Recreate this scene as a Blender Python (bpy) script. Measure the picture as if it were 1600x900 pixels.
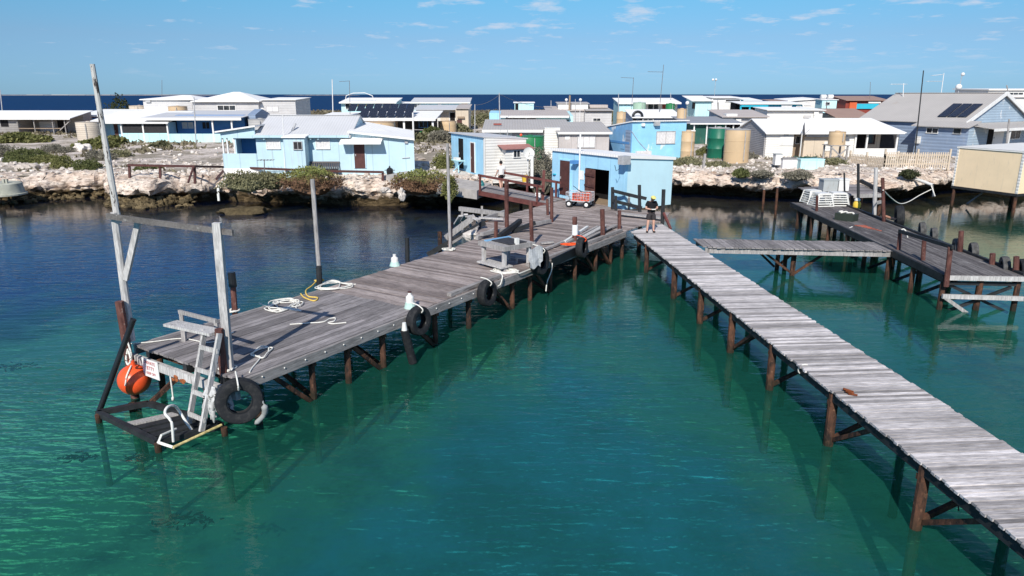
import bpy, math, random
from mathutils import Vector, Matrix, noise
R = math.radians
random.seed(11)
sc = bpy.context.scene
for o in list(bpy.data.objects): bpy.data.objects.remove(o)
COL = sc.collection

# ------------------------------------------------------------------ camera
HC, F, PITCH = 7.3, 1100.0, R(15.4)
CP, SP = math.cos(PITCH), math.sin(PITCH)
cd = bpy.data.cameras.new('camera'); cam = bpy.data.objects.new('camera', cd); COL.objects.link(cam)
cam.location = (0, 0, HC); cam.rotation_euler = (R(90) - PITCH, 0, 0)
cd.sensor_width = 36; cd.lens = F / 1600 * 36; cd.clip_start = .2; cd.clip_end = 30000
sc.camera = cam

# ------------------------------------------------------------------ world, sun, exposure
SUN_EL, SUN_DX, SUN_DY = R(37), -.22, -.975       # towards the sun (horizontal part)
w = bpy.data.worlds.new('World'); sc.world = w; w.use_nodes = True
nt = w.node_tree; N = nt.nodes; Lk = nt.links
for n in list(N): N.remove(n)
out = N.new('ShaderNodeOutputWorld'); bg = N.new('ShaderNodeBackground')
sky = N.new('ShaderNodeTexSky'); sky.sky_type = 'NISHITA'; sky.sun_disc = False
sky.sun_elevation = SUN_EL; sky.sun_rotation = math.atan2(SUN_DX, SUN_DY)
sky.air_density = 1.0; sky.dust_density = .0; sky.ozone_density = 3.0; sky.altitude = 0
tc = N.new('ShaderNodeTexCoord')
sep = N.new('ShaderNodeSeparateXYZ'); Lk.new(tc.outputs['Generated'], sep.inputs[0])
def wmath(op, a, b=None, clamp=False):
    m = N.new('ShaderNodeMath'); m.operation = op; m.use_clamp = clamp
    for i, v in enumerate((a, b)):
        if v is None: continue
        if isinstance(v, (int, float)): m.inputs[i].default_value = v
        else: Lk.new(v, m.inputs[i])
    return m.outputs[0]
# clear marine air: the sky node's horizon is too yellow, so the band near the horizon is filtered bluer
zr_ = N.new('ShaderNodeValToRGB'); Lk.new(sep.outputs[2], zr_.inputs[0]); els = zr_.color_ramp.elements
for _ in range(5): els.new(.5)
for el_, (p_, c_) in zip(els, [(0, (.2, .4, .8)), (.017, (.233, .427, .796)), (.07, (.336, .49, .71)), (.122, (.33, .62, .77)), (.208, (.38, .62, .95)), (.42, (.55, .72, 1)), (.75, (1, 1, 1))]):
    el_.position = p_; el_.color = (*c_, 1)
flt = N.new('ShaderNodeMixRGB'); flt.blend_type = 'MULTIPLY'; flt.inputs[0].default_value = 1; Lk.new(sky.outputs[0], flt.inputs[1]); Lk.new(zr_.outputs[0], flt.inputs[2])
# low broken cloud: noise on a plane high above (direction / height), so it flattens towards the horizon
den = wmath('ADD', wmath('MAXIMUM', sep.outputs[2], 0.0), .11)
cx = wmath('DIVIDE', sep.outputs[0], den); cy = wmath('DIVIDE', sep.outputs[1], den)
cmb = N.new('ShaderNodeCombineXYZ'); Lk.new(cx, cmb.inputs[0]); Lk.new(cy, cmb.inputs[1])
cn = N.new('ShaderNodeTexNoise'); cn.inputs['Scale'].default_value = 3.1; cn.inputs['Detail'].default_value = 5; cn.inputs['Roughness'].default_value = .62
Lk.new(cmb.outputs[0], cn.inputs['Vector'])
cb = N.new('ShaderNodeTexNoise'); cb.inputs['Scale'].default_value = .35; cb.inputs['Detail'].default_value = 1
Lk.new(cmb.outputs[0], cb.inputs['Vector'])
right = wmath('MULTIPLY', wmath('ADD', sep.outputs[0], .1), .08)
tot = wmath('ADD', wmath('ADD', cn.outputs[0], wmath('MULTIPLY', wmath('SUBTRACT', cb.outputs[0], .5), .35)), right)
rmp = N.new('ShaderNodeMapRange'); rmp.inputs[1].default_value = .565; rmp.inputs[2].default_value = .7; rmp.inputs[3].default_value = 0; rmp.inputs[4].default_value = .62
Lk.new(tot, rmp.inputs[0])
fade = N.new('ShaderNodeMapRange'); fade.inputs[1].default_value = .015; fade.inputs[2].default_value = .07
Lk.new(sep.outputs[2], fade.inputs[0])
fac = wmath('MULTIPLY', rmp.outputs[0], fade.outputs[0])
mx = N.new('ShaderNodeMixRGB'); Lk.new(fac, mx.inputs[0]); Lk.new(flt.outputs[0], mx.inputs[1]); mx.inputs[2].default_value = (5.3, 5.7, 6.6, 1)
Lk.new(mx.outputs[0], bg.inputs[0]); bg.inputs[1].default_value = .113
Lk.new(bg.outputs[0], out.inputs[0])
sd = bpy.data.lights.new('sun', 'SUN'); sun = bpy.data.objects.new('sun', sd); COL.objects.link(sun)
sd.energy = 4.6; sd.angle = R(.53); sd.color = (1, .955, .88)
sun.rotation_euler = Vector((-SUN_DX * math.cos(SUN_EL), -SUN_DY * math.cos(SUN_EL), -math.sin(SUN_EL))).to_track_quat('-Z', 'Y').to_euler()
vs = sc.view_settings; vs.view_transform = 'Standard'; vs.look = 'None'; vs.exposure = .17; vs.gamma = 1
vs.use_curve_mapping = False
sc.cycles.max_bounces = 6; sc.cycles.transparent_max_bounces = 8; sc.cycles.caustics_reflective = False; sc.cycles.caustics_refractive = False

# ------------------------------------------------------------------ picture -> place
def ray(px, py):
    v = (450 - py) / F
    return Vector(((px - 800) / F, CP + v * SP, v * CP - SP))
CAM = Vector((0, 0, HC))
def at(px, py, z):                    # where the line of sight meets height z
    d = ray(px, py); return CAM + d * ((z - HC) / d.z)
def dep(px, py, Y):                   # where it meets the upright plane y = Y
    d = ray(px, py); return CAM + d * (Y / d.y)
def sst(a, b, x):
    t = min(1, max(0, (x - a) / (b - a))); return t * t * (3 - 2 * t)

# shoreline (waterline) as y over x
SH = [(-400, 60), (-120, 52)] + [tuple(at(px, py, 0).xy) for px, py in
      [(-120, 319), (0, 316), (60, 312), (110, 308), (170, 306), (186, 318), (240, 322), (290, 320), (302, 312), (345, 313), (420, 318), (500, 321), (560, 322), (640, 322), (700, 323), (752, 320), (800, 309), (900, 305), (1000, 304), (1060, 305), (1129, 309), (1190, 312), (1240, 312), (1300, 310), (1382, 316), (1443, 309), (1480, 301), (1560, 300)]] + [(60, 52), (130, 55), (400, 60)]
SH.sort()
def shore(x):
    for (a, ya), (b, yb) in zip(SH, SH[1:]):
        if a <= x <= b:
            return ya + (yb - ya) * (x - a) / max(1e-6, b - a)
    return 55
def nz(x, y, z=0.0, s=1.0): return noise.noise(Vector((x * s, y * s, z * s)))
def g(x, y):
    d = y - shore(x)
    return 1.78 + .14 * sst(1, 9, d) + .35 * sst(8, 60, d) + .3 * sst(60, 160, d) + (.11 * nz(x, y, 3, .33) + .05 * nz(x, y, 9, 1.1)) * sst(.5, 4, d)
def ground(px, py):
    z = 1.9
    for _ in range(8):
        p = at(px, py, z); z = g(p.x, p.y)
    return at(px, py, z)

# ------------------------------------------------------------------ mesh collector
class MB:
    def __init__(s): s.v = []; s.f = []
    def add(s, vs, fs):
        b = len(s.v); s.v += [tuple(p) for p in vs]; s.f += [tuple(i + b for i in f) for f in fs]; return s
    def box(s, x0, x1, y0, y1, z0, z1):
        return s.add([(x0, y0, z0), (x1, y0, z0), (x1, y1, z0), (x0, y1, z0), (x0, y0, z1), (x1, y0, z1), (x1, y1, z1), (x0, y1, z1)],
                     [(3, 2, 1, 0), (4, 5, 6, 7), (0, 1, 5, 4), (1, 2, 6, 5), (2, 3, 7, 6), (3, 0, 4, 7)])
    def prism(s, bot, top):
        n = len(bot)
        return s.add(list(bot) + list(top), [tuple(range(n - 1, -1, -1)), tuple(range(n, 2 * n))] + [(i, (i + 1) % n, n + (i + 1) % n, n + i) for i in range(n)])
    def px(s, yz, x0, x1): return s.prism([(x0, y, z) for y, z in yz], [(x1, y, z) for y, z in yz])
    def py(s, xz, y0, y1): return s.prism([(x, y1, z) for x, z in xz], [(x, y0, z) for x, z in xz])
    def slab(s, q, t):
        return s.prism([Vector(p) - Vector((0, 0, t)) for p in q], [Vector(p) for p in q])
    def beam(s, p, q, w, h, up=(0, 0, 1), roll=0):
        p, q = Vector(p), Vector(q); d = (q - p).normalized(); up = Vector(up)
        if abs(d.dot(up)) > .98: up = Vector((0, 1, 0))
        a = d.cross(up).normalized(); b = a.cross(d)
        if roll: a, b = a * math.cos(roll) + b * math.sin(roll), b * math.cos(roll) - a * math.sin(roll)
        c = [(-1, -1), (1, -1), (1, 1), (-1, 1)]
        return s.prism([p + a * (i * w / 2) + b * (j * h / 2) for i, j in c][::-1], [q + a * (i * w / 2) + b * (j * h / 2) for i, j in c][::-1])
    def cyl(s, p, q, r0, r1=None, n=12, wob=0):
        r1 = r0 if r1 is None else r1
        p, q = Vector(p), Vector(q); d = (q - p).normalized()
        a = d.orthogonal().normalized(); b = d.cross(a)
        k = [1 + random.uniform(-wob, wob) for _ in range(n)]
        def ring(c, r): return [c + (a * math.cos(2 * math.pi * i / n) + b * math.sin(2 * math.pi * i / n)) * r * k[i] for i in range(n)]
        return s.prism(ring(p, r0), ring(q, r1))
    def tube(s, pts, r, n=6, closed=False):
        pts = [Vector(p) for p in pts]; m = len(pts); rings = []
        for i, p in enumerate(pts):
            d = (pts[min(m - 1, i + 1)] - pts[max(0, i - 1)])
            if d.length < 1e-6: d = Vector((0, 0, 1))
            d.normalize(); up = Vector((0, 0, 1)) if abs(d.z) < .95 else Vector((0, 1, 0))
            a = d.cross(up).normalized(); b = a.cross(d)
            rr = r[i] if isinstance(r, (list, tuple)) else r
            rings += [p + (a * math.cos(2 * math.pi * k / n) + b * math.sin(2 * math.pi * k / n)) * rr for k in range(n)]
        fs = [(i * n + k, i * n + (k + 1) % n, (i + 1) * n + (k + 1) % n, (i + 1) * n + k) for i in range(m - 1) for k in range(n)]
        fs += [tuple(range(n - 1, -1, -1)), tuple((m - 1) * n + k for k in range(n))]
        return s.add(rings, fs)
    def lathe(s, prof, n, M=None, closed=False):
        M = M or Matrix(); m = len(prof); vs = []
        for r, z in prof:
            vs += [M @ Vector((r * math.cos(2 * math.pi * i / n), r * math.sin(2 * math.pi * i / n), z)) for i in range(n)]
        fs = [(j * n + i, j * n + (i + 1) % n, ((j + 1) % m) * n + (i + 1) % n, ((j + 1) % m) * n + i) for j in range(m if closed else m - 1) for i in range(n)]
        if not closed:
            if prof[0][0] > 1e-5: fs.append(tuple(range(n - 1, -1, -1)))
            if prof[-1][0] > 1e-5: fs.append(tuple((m - 1) * n + i for i in range(n)))
        return s.add(vs, fs)
    def ball(s, c, r, n=14, m=9, sq=(1, 1, 1), jit=0, seed=0):
        c = Vector(c); vs = []
        for j in range(m + 1):
            t = math.pi * j / m
            for i in range(n):
                d = Vector((math.sin(t) * math.cos(2 * math.pi * i / n), math.sin(t) * math.sin(2 * math.pi * i / n), math.cos(t)))
                k = 1 + jit * noise.noise(d * 1.7 + Vector((seed, seed * .7, 0)))
                vs.append(c + Vector((d.x * sq[0], d.y * sq[1], d.z * sq[2])) * r * k)
        return s.add(vs, [(j * n + i, (j + 1) * n + i, (j + 1) * n + (i + 1) % n, j * n + (i + 1) % n) for j in range(m) for i in range(n)])
    def mesh(s, name, m, M=None, smooth=None):
        me = bpy.data.meshes.new(name)
        me.from_pydata([M @ Vector(p) for p in s.v] if M else s.v, [], s.f)
        if m: me.materials.append(m)
        if smooth:
            me.polygons.foreach_set('use_smooth', [True] * len(me.polygons)); me.set_sharp_from_angle(angle=R(smooth))
        me.update(); return me

def tag(o, label=None, cat=None, group=None, kind=None):
    for k, v in (('label', label), ('category', cat), ('group', group), ('kind', kind)):
        if v: o[k] = v
    return o
class T:                               # a thing: an Empty at its base, parts below it
    def __init__(s, name, label, cat, loc, rz=0, group=None):
        o = s.o = bpy.data.objects.new(name, None); COL.objects.link(o); o.location = loc; o.rotation_euler = (0, 0, rz)
        o.empty_display_size = .2
        tag(o, label, cat, group)
        s.M = Matrix.Translation(loc) @ Matrix.Rotation(rz, 4, 'Z'); s.Mi = s.M.inverted()
    def part(s, name, mb, m, parent=None, world=False, smooth=None, label=None, loc=None):
        if world: me = mb.mesh(name, m, s.Mi, smooth)
        else: me = mb.mesh(name, m, None, smooth)
        o = bpy.data.objects.new(name, me); COL.objects.link(o); o.parent = parent or s.o
        if loc: o.location = loc
        if label: o['label'] = label
        return o
def solo(name, label, cat, mb, m, group=None, smooth=None, kind=None):
    xs = [v[0] for v in mb.v]; ys = [v[1] for v in mb.v]; zs = [v[2] for v in mb.v]
    c = Vector(((min(xs) + max(xs)) / 2, (min(ys) + max(ys)) / 2, min(zs)))
    o = bpy.data.objects.new(name, mb.mesh(name, m, Matrix.Translation(-c), smooth)); COL.objects.link(o); o.location = c
    return tag(o, label, cat, group, kind)
def struct(name, mb, m, smooth=None, kind='structure'):
    o = bpy.data.objects.new(name, mb.mesh(name, m, None, smooth)); COL.objects.link(o); o['kind'] = kind; return o
def copy_tree(o, parent=None):
    c = o.copy(); COL.objects.link(c); c.parent = parent
    for ch in o.children: copy_tree(ch, c)
    return c

# ------------------------------------------------------------------ materials
class Mat:
    def __init__(s, name, rough=.7, spec=.3):
        s.m = bpy.data.materials.new(name); s.m.use_nodes = True; s.nt = s.m.node_tree; s.N = s.nt.nodes; s.L = s.nt.links
        s.b = s.N['Principled BSDF']; s.b.inputs['Roughness'].default_value = rough; s.b.inputs['Specular IOR Level'].default_value = spec
        s.tc = s.N.new('ShaderNodeTexCoord')
    def link(s, a, b): s.L.new(a, b)
    def noise(s, scale, detail=3, rough=.55, stretch=None, coord='Object', rot=None, dist=0):
        n = s.N.new('ShaderNodeTexNoise'); n.inputs['Scale'].default_value = scale; n.inputs['Detail'].default_value = detail; n.inputs['Roughness'].default_value = rough
        n.inputs['Distortion'].default_value = dist
        src = s.tc.outputs[coord] if coord != 'Pos' else s.geo().outputs['Position']
        if stretch or rot:
            mp = s.N.new('ShaderNodeMapping'); s.L.new(src, mp.inputs[0])
            if stretch: mp.inputs['Scale'].default_value = stretch
            if rot: mp.inputs['Rotation'].default_value = rot
            src = mp.outputs[0]
        s.L.new(src, n.inputs['Vector']); return n.outputs[0]
    def geo(s):
        if not hasattr(s, '_g'): s._g = s.N.new('ShaderNodeNewGeometry')
        return s._g
    def island(s): return s.geo().outputs['Random Per Island']
    def ramp(s, f, stops):
        r = s.N.new('ShaderNodeValToRGB'); s.L.new(f, r.inputs[0]); e = r.color_ramp.elements
        while len(e) < len(stops): e.new(.5)
        for el, (p, c) in zip(e, stops): el.position = p; el.color = (*c, 1)
        return r.outputs[0]
    def map(s, f, a, b, c=0, d=1):
        r = s.N.new('ShaderNodeMapRange'); s.L.new(f, r.inputs[0])
        for i, v in enumerate((a, b, c, d)): r.inputs[i + 1].default_value = v
        return r.outputs[0]
    def math(s, op, a, b):
        r = s.N.new('ShaderNodeMath'); r.operation = op
        for i, v in enumerate((a, b)):
            if isinstance(v, (int, float)): r.inputs[i].default_value = v
            else: s.L.new(v, r.inputs[i])
        return r.outputs[0]
    def mix(s, f, a, b, mode='MIX'):
        r = s.N.new('ShaderNodeMixRGB'); r.blend_type = mode
        for i, v in enumerate((f, a, b)):
            if isinstance(v, (int, float)): r.inputs[i].default_value = v
            elif isinstance(v, tuple): r.inputs[i].default_value = (*v, 1)
            else: s.L.new(v, r.inputs[i])
        return r.outputs[0]
    def col(s, c):
        if isinstance(c, tuple): s.b.inputs['Base Color'].default_value = (*c, 1)
        else: s.L.new(c, s.b.inputs['Base Color'])
        return s
    def bump(s, f, st=.4, dist=.02):
        b = s.N.new('ShaderNodeBump'); b.inputs['Strength'].default_value = st; b.inputs['Distance'].default_value = dist
        s.L.new(f, b.inputs['Height']); s.L.new(b.outputs[0], s.b.inputs['Normal']); return s

def wave(m, axis, scale):
    n = m.N.new('ShaderNodeTexWave'); n.bands_direction = axis; n.inputs['Scale'].default_value = scale; n.inputs['Distortion'].default_value = 0
    m.L.new(m.tc.outputs['Object'], n.inputs['Vector']); return n.outputs[1]
def painted(name, c, worn=.12, dirt=(.25, .2, .15), boards=None, peel=None, rough=.6, joints=None):
    m = Mat(name, rough, .3)
    a = m.noise(.9, 5, .6); b = m.noise(3.5, 4, .6, (1.6, 1.6, .35))
    k = m.map(a, .35, .7, 1 - worn, 1 + worn * .4)
    col = m.mix(1, c, k, 'MULTIPLY')
    col = m.mix(m.map(b, .56, .8, 0, .3 + worn), col, dirt)
    if peel: col = m.mix(m.map(m.noise(1.1, 6, .65, (1, 1, .5)), .6, .64, 0, .85), col, peel)
    if boards:
        wv = wave(m, boards[0], boards[1]); m.bump(wv, .5, .03)
        col = m.mix(m.map(wv, .0, .12, .35, 0), col, (c[0] * .45, c[1] * .45, c[2] * .5))
    if joints:       # cover strips between the sheets, and rusty runs below them
        jv = wave(m, 'X', joints); col = m.mix(m.map(jv, .0, .012, .4, 0), col, tuple(v * .4 for v in c))
        col = m.mix(m.map(m.noise(2.2, 4, .6, (3, 3, .12)), .62, .74, 0, .35), col, (.42, .3, .2))
    return m.col(col).m
def roofing(name, c, axis='X', scale=1.6, rust=.1):
    m = Mat(name, .6, .12); wv = wave(m, axis, scale)
    col = m.mix(m.map(m.noise(.6, 5, .6), .4, .75, 0, .3), c, tuple(v * .72 for v in c))
    col = m.mix(m.map(wv, 0, .35, .22 if c[0] < .7 else .1, 0), col, tuple(v * .5 for v in c))
    col = m.mix(m.map(m.noise(1.4, 5, .7, (1, .4, 1)), .62, .75, 0, rust * 2.5), col, (.32, .2, .13))
    m.bump(wv, .35, .03); return m.col(col).m
def timber(name, c0, c1, axis, grain=1.0):   # weathered boards; axis = the way the grain runs in the part's own frame
    m = Mat(name, .85, .15); st = {'X': (.12, 1, 1), 'Y': (1, .12, 1), 'Z': (1, 1, .12)}[axis]
    gr = m.noise(26 * grain, 4, .7, st); big = m.noise(.8, 3, .6)
    col = m.mix(m.island(), c0, c1)
    col = m.mix(1, col, m.map(gr, .3, .7, .55, 1.3), 'MULTIPLY')
    col = m.mix(1, col, m.map(big, .3, .7, .78, 1.15), 'MULTIPLY')
    spots = m.noise(7, 3, .6, st)
    col = m.mix(m.map(spots, .63, .74, 0, .45), col, (.5, .48, .45))
    col = m.mix(m.map(m.noise(4.1, 4, .65, st), .63, .72, 0, .55), col, (.045, .035, .03))
    m.bump(gr, .5, .01); return m.col(col).m
def plain(name, c, rough=.6, spec=.3, var=.12, scale=4):
    m = Mat(name, rough, spec)
    m.col(m.mix(1, c, m.map(m.noise(scale, 4, .6), .3, .7, 1 - var, 1 + var), 'MULTIPLY')); return m.m

M = {}
M['deck_x'] = timber('weathered_deck_lengthwise', (.17, .155, .152), (.34, .31, .305), 'X')
M['deck_y'] = timber('weathered_deck_crosswise', (.19, .155, .142), (.42, .355, .33), 'Y')
M['walk_y'] = timber('silvered_walkway_boards', (.26, .24, .232), (.72, .67, .65), 'Y')
M['dark_x'] = timber('dark_jetty_boards', (.10, .09, .09), (.19, .175, .17), 'X')
M['gang_x'] = timber('grey_gangway_boards', (.2, .185, .18), (.34, .31, .3), 'Y')
M['greywood'] = timber('grey_timber', (.3, .28, .265), (.42, .4, .385), 'Z')
M['palewood'] = timber('pale_grey_timber', (.46, .44, .42), (.56, .54, .52), 'Z')
M['beam'] = timber('edge_timber', (.25, .23, .215), (.35, .325, .31), 'X')
m = Mat('rusty_pile', .8, .2)
c = m.mix(m.map(m.noise(5, 5, .65, (1, 1, .35)), .4, .62), (.028, .02, .017), (.13, .06, .036))
c = m.mix(m.map(m.noise(9, 4, .6), .6, .72, 0, .7), c, (.26, .14, .085))
sp = m.N.new('ShaderNodeSeparateXYZ'); m.link(m.geo().outputs['Position'], sp.inputs[0])
c = m.mix(m.map(m.math('ADD', sp.outputs[2], m.map(m.noise(3, 2), .3, .7, -.15, .15)), .05, .3, .75, 0), c, (.022, .02, .012))
c = m.mix(m.map(sp.outputs[2], -.05, -.3, 0, .9), c, (.13, .3, .19))
M['pile'] = m.col(c).bump(m.noise(14, 4, .6), .5, .02).m
m = Mat('rust_brown_post', .75, .25)
c = m.mix(m.map(m.noise(6, 5, .65, (1, 1, .3)), .38, .65), (.07, .028, .024), (.16, .07, .055))
M['post'] = m.col(m.mix(m.map(m.noise(11, 4), .62, .74), c, (.28, .2, .17))).bump(m.noise(18, 3), .3, .01).m
M['blackwood'] = plain('black_painted_timber', (.022, .024, .026), .6, .3, .4)
M['maroon'] = plain('maroon_painted_timber', (.13, .045, .038), .6, .3, .3)
m = Mat('peeling_white_pole', .7, .2)
M['peel'] = m.col(m.mix(m.map(m.noise(6, 5, .7, (1, 1, .25)), .52, .56), (.52, .5, .47), (.05, .04, .036))).m
m = Mat('tyre_rubber', .75, .3)
M['rubber'] = m.col(m.mix(m.map(m.noise(8, 5, .65), .5, .75, 0, .7), (.014, .015, .017), (.06, .058, .055))).bump(m.noise(30, 2), .2, .01).m
M['blackpipe'] = plain('black_plastic_pipe', (.012, .013, .015), .35, .5, .3)
M['rope'] = plain('white_rope', (.72, .7, .63), .85, .1, .18, 30)
M['yrope'] = plain('yellow_rope', (.72, .5, .12), .8, .1, .2, 30)
M['orange_rope'] = plain('orange_rope', (.75, .1, .03), .8, .1, .2, 30)
M['orange'] = plain('orange_buoy', (.85, .1, .025), .35, .5, .12, 3)
M['white'] = painted('white_paint', (.78, .77, .74), .1)
M['signwhite'] = plain('sign_white', (.8, .8, .78), .4, .4, .04)
M['red'] = plain('red_lettering', (.42, .03, .04), .5, .3, .1)
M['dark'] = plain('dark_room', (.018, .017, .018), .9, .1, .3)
m = Mat('window_glass', .08, .5); M['glass'] = m.col(m.mix(m.map(m.noise(2, 2), .4, .6), (.02, .025, .03), (.06, .065, .07))).m
M['curtain'] = plain('white_curtain', (.66, .64, .63), .8, .1, .15, 6)
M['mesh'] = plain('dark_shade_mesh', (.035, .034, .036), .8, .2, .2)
M['cyan'] = painted('pale_cyan_paint', (.49, .66, .73), .08, (.5, .62, .66), joints=.27)
M['hutblue'] = painted('sky_blue_paint', (.38, .68, .87), .12, (.45, .55, .6), joints=.3)
M['huttop'] = painted('light_blue_paint', (.57, .8, .86), .06, (.55, .66, .68))
M['peelblue'] = painted('peeling_blue_paint', (.3, .62, .84), .12, (.45, .55, .6), None, (.68, .74, .76))
M['deepblue'] = painted('strong_blue_paint', (.09, .26, .55), .12, (.2, .3, .4))
M['greyblue'] = painted('blue_grey_weatherboard', (.25, .32, .43), .12, (.4, .42, .42), ('Z', 1.1))
M['turq'] = painted('turquoise_paint', (.03, .42, .55), .08)
M['aqua'] = painted('pale_aqua_paint', (.52, .8, .82), .08, joints=.26)
M['clap'] = painted('white_weatherboard', (.76, .74, .69), .07, (.5, .45, .38), ('Z', 1.6))
M['greywall'] = painted('grey_white_boards', (.55, .54, .53), .1, (.4, .37, .34), ('Z', 1.3))
M['cream'] = painted('cream_cladding', (.62, .52, .4), .1, (.45, .36, .28), joints=.28)
M['beige'] = painted('beige_cladding', (.95, .74, .48), .06, (.45, .37, .28))
M['pinkgrey'] = painted('pink_grey_boards', (.5, .46, .44), .12, joints=.3)
M['boards'] = painted('bare_grey_boards', (.3, .28, .26), .2, (.15, .13, .11), ('Z', 1.2))
M['darkred'] = painted('dark_red_paint', (.26, .05, .035), .15)
M['orangewall'] = painted('orange_red_paint', (.6, .12, .04), .12)
M['brown'] = plain('brown_door_paint', (.085, .035, .03), .6, .3, .2)
M['oldwood'] = painted('rough_tan_boards', (.35, .26, .18), .25, (.15, .1, .07), ('X', 1.5))
M['darkgreen'] = painted('dark_green_shade', (.02, .1, .075), .15)
M['rwhite'] = roofing('white_roof_sheet', (.88, .86, .82), 'X', 1.6, .02)
M['rgrey'] = roofing('grey_roof_sheet', (.58, .58, .585), 'X', 1.6, .04)
M['rwarm'] = roofing('weathered_grey_roof_sheet', (.46, .43, .4), 'X', 1.3, .12)
M['rpink'] = roofing('dusty_roof_sheet', (.5, .44, .4), 'X', 1.3, .14)
M['rrust'] = roofing('rusty_roof_sheet', (.36, .24, .19), 'X', 1.3, .3)
M['rdark'] = roofing('slate_grey_roof_sheet', (.3, .31, .33), 'X', 1.3, .06)
M['corr'] = painted('corrugated_wall', (.4, .38, .37), .15, (.2, .15, .12), ('Z', 2.0))
M['tanktan'] = painted('tan_tank', (.58, .42, .25), .08, (.5, .4, .28), None, None, .5)
M['tankpale'] = painted('pale_ribbed_tank', (.6, .52, .42), .08, (.4, .33, .26), ('Z', 1.5))
M['tankgreen'] = painted('green_tank', (.025, .2, .07), .08, (.1, .2, .1), None, None, .45)
M['tankdark'] = painted('dark_green_tank', (.012, .14, .085), .08, (.1, .2, .15), None, None, .45)
M['tankgrey'] = painted('grey_tank', (.42, .41, .39), .08, (.3, .27, .24), ('Z', 1.5))
M['tankmint'] = painted('faded_green_tank', (.35, .5, .38), .1)
m = Mat('solar_cells', .12, .6)
bk = m.N.new('ShaderNodeTexBrick'); bk.offset = 0; bk.inputs['Scale'].default_value = 6; bk.inputs['Mortar Size'].default_value = .012
bk.inputs['Color1'].default_value = (.01, .012, .022, 1); bk.inputs['Color2'].default_value = (.014, .016, .03, 1); bk.inputs['Mortar'].default_value = (.09, .1, .12, 1)
m.link(m.tc.outputs['Object'], bk.inputs['Vector']); M['solar'] = m.col(bk.outputs[0]).m
M['alu'] = plain('aluminium', (.6, .61, .62), .35, .5, .1)
M['galv'] = plain('galvanised_steel', (.4, .4, .4), .45, .5, .2)
M['antenna'] = plain('grey_antenna', (.16, .15, .15), .6, .3, .2)
M['concrete'] = plain('old_concrete', (.4, .4, .33), .85, .2, .2, 2)
M['plastic'] = plain('white_plastic', (.74, .73, .68), .45, .4, .08)
M['greybox'] = painted('grey_metal_box', (.42, .44, .43), .1)
M['yellow'] = plain('yellow_plastic', (.75, .5, .05), .5, .4, .1)
M['teal'] = plain('teal_gas_bottle', (.02, .16, .17), .4, .4, .1)
M['skin'] = plain('skin', (.58, .34, .25), .55, .3, .08)
M['hair'] = plain('black_hair', (.012, .01, .01), .6, .3, .2, 30)
M['tee'] = plain('black_cotton', (.016, .016, .018), .9, .1, .25, 12)
M['shorts'] = plain('charcoal_shorts', (.045, .04, .042), .9, .1, .2, 12)
M['whitetee'] = plain('white_cotton', (.72, .7, .67), .9, .1, .1, 12)
M['cap'] = plain('yellow_cap', (.7, .62, .2), .8, .1, .1, 12)
M['redtrim'] = plain('red_short_liner', (.3, .03, .03), .8, .1, .1)
M['boulder'] = None

# rock: pale limestone above, stained brown and black where the tide reaches
m = Mat('shore_limestone', .95, .1)
a = m.noise(1.3, 7, .68, (.7, .7, 2.2), coord='Pos'); b = m.noise(4.0, 5, .72, (.7, .7, 2.4), coord='Pos'); d = m.noise(.35, 3, .6, coord='Pos')
c = m.ramp(a, [(.3, (.35, .255, .19)), (.43, (.64, .51, .41)), (.55, (.79, .67, .56)), (.72, (.83, .75, .65))])
c = m.mix(m.map(d, .5, .7, 0, .5), c, (.5, .33, .23))
c = m.mix(m.map(b, .36, .49, .85, 0), c, (.13, .09, .07))
sp = m.N.new('ShaderNodeSeparateXYZ'); m.link(m.geo().outputs['Position'], sp.inputs[0])
hz = m.math('ADD', sp.outputs[2], m.map(m.noise(.8, 5, .65, coord='Pos'), .25, .75, -.55, .55))
c = m.mix(m.map(hz, .45, .85, 1, 0), c, m.ramp(b, [(.3, (.03, .022, .013)), (.55, (.11, .078, .042)), (.75, (.22, .16, .09))]))
vo = m.N.new('ShaderNodeTexVoronoi'); vo.inputs['Scale'].default_value = 1.8; m.link(m.geo().outputs['Position'], vo.inputs['Vector'])
m.bump(m.math('ADD', m.math('MULTIPLY', b, .7), m.math('ADD', a, vo.outputs[0])), .9, .16)
M['rock'] = m.col(c).m
m = Mat('rubble_limestone', .95, .1)
c = m.mix(m.island(), (.45, .38, .32), (.82, .76, .69))
M['rubble'] = m.col(m.mix(1, c, m.map(m.noise(5, 5, .7), .3, .7, .6, 1.15), 'MULTIPLY')).bump(m.noise(6, 5, .7), .8, .06).m
m = Mat('tidal_stones', .85, .2)
c = m.mix(m.island(), (.05, .038, .02), (.2, .15, .08))
M['wetrock'] = m.col(m.mix(1, c, m.map(m.noise(5, 5, .7), .3, .7, .5, 1.3), 'MULTIPLY')).bump(m.noise(6, 5, .7), .8, .06).m
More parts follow.
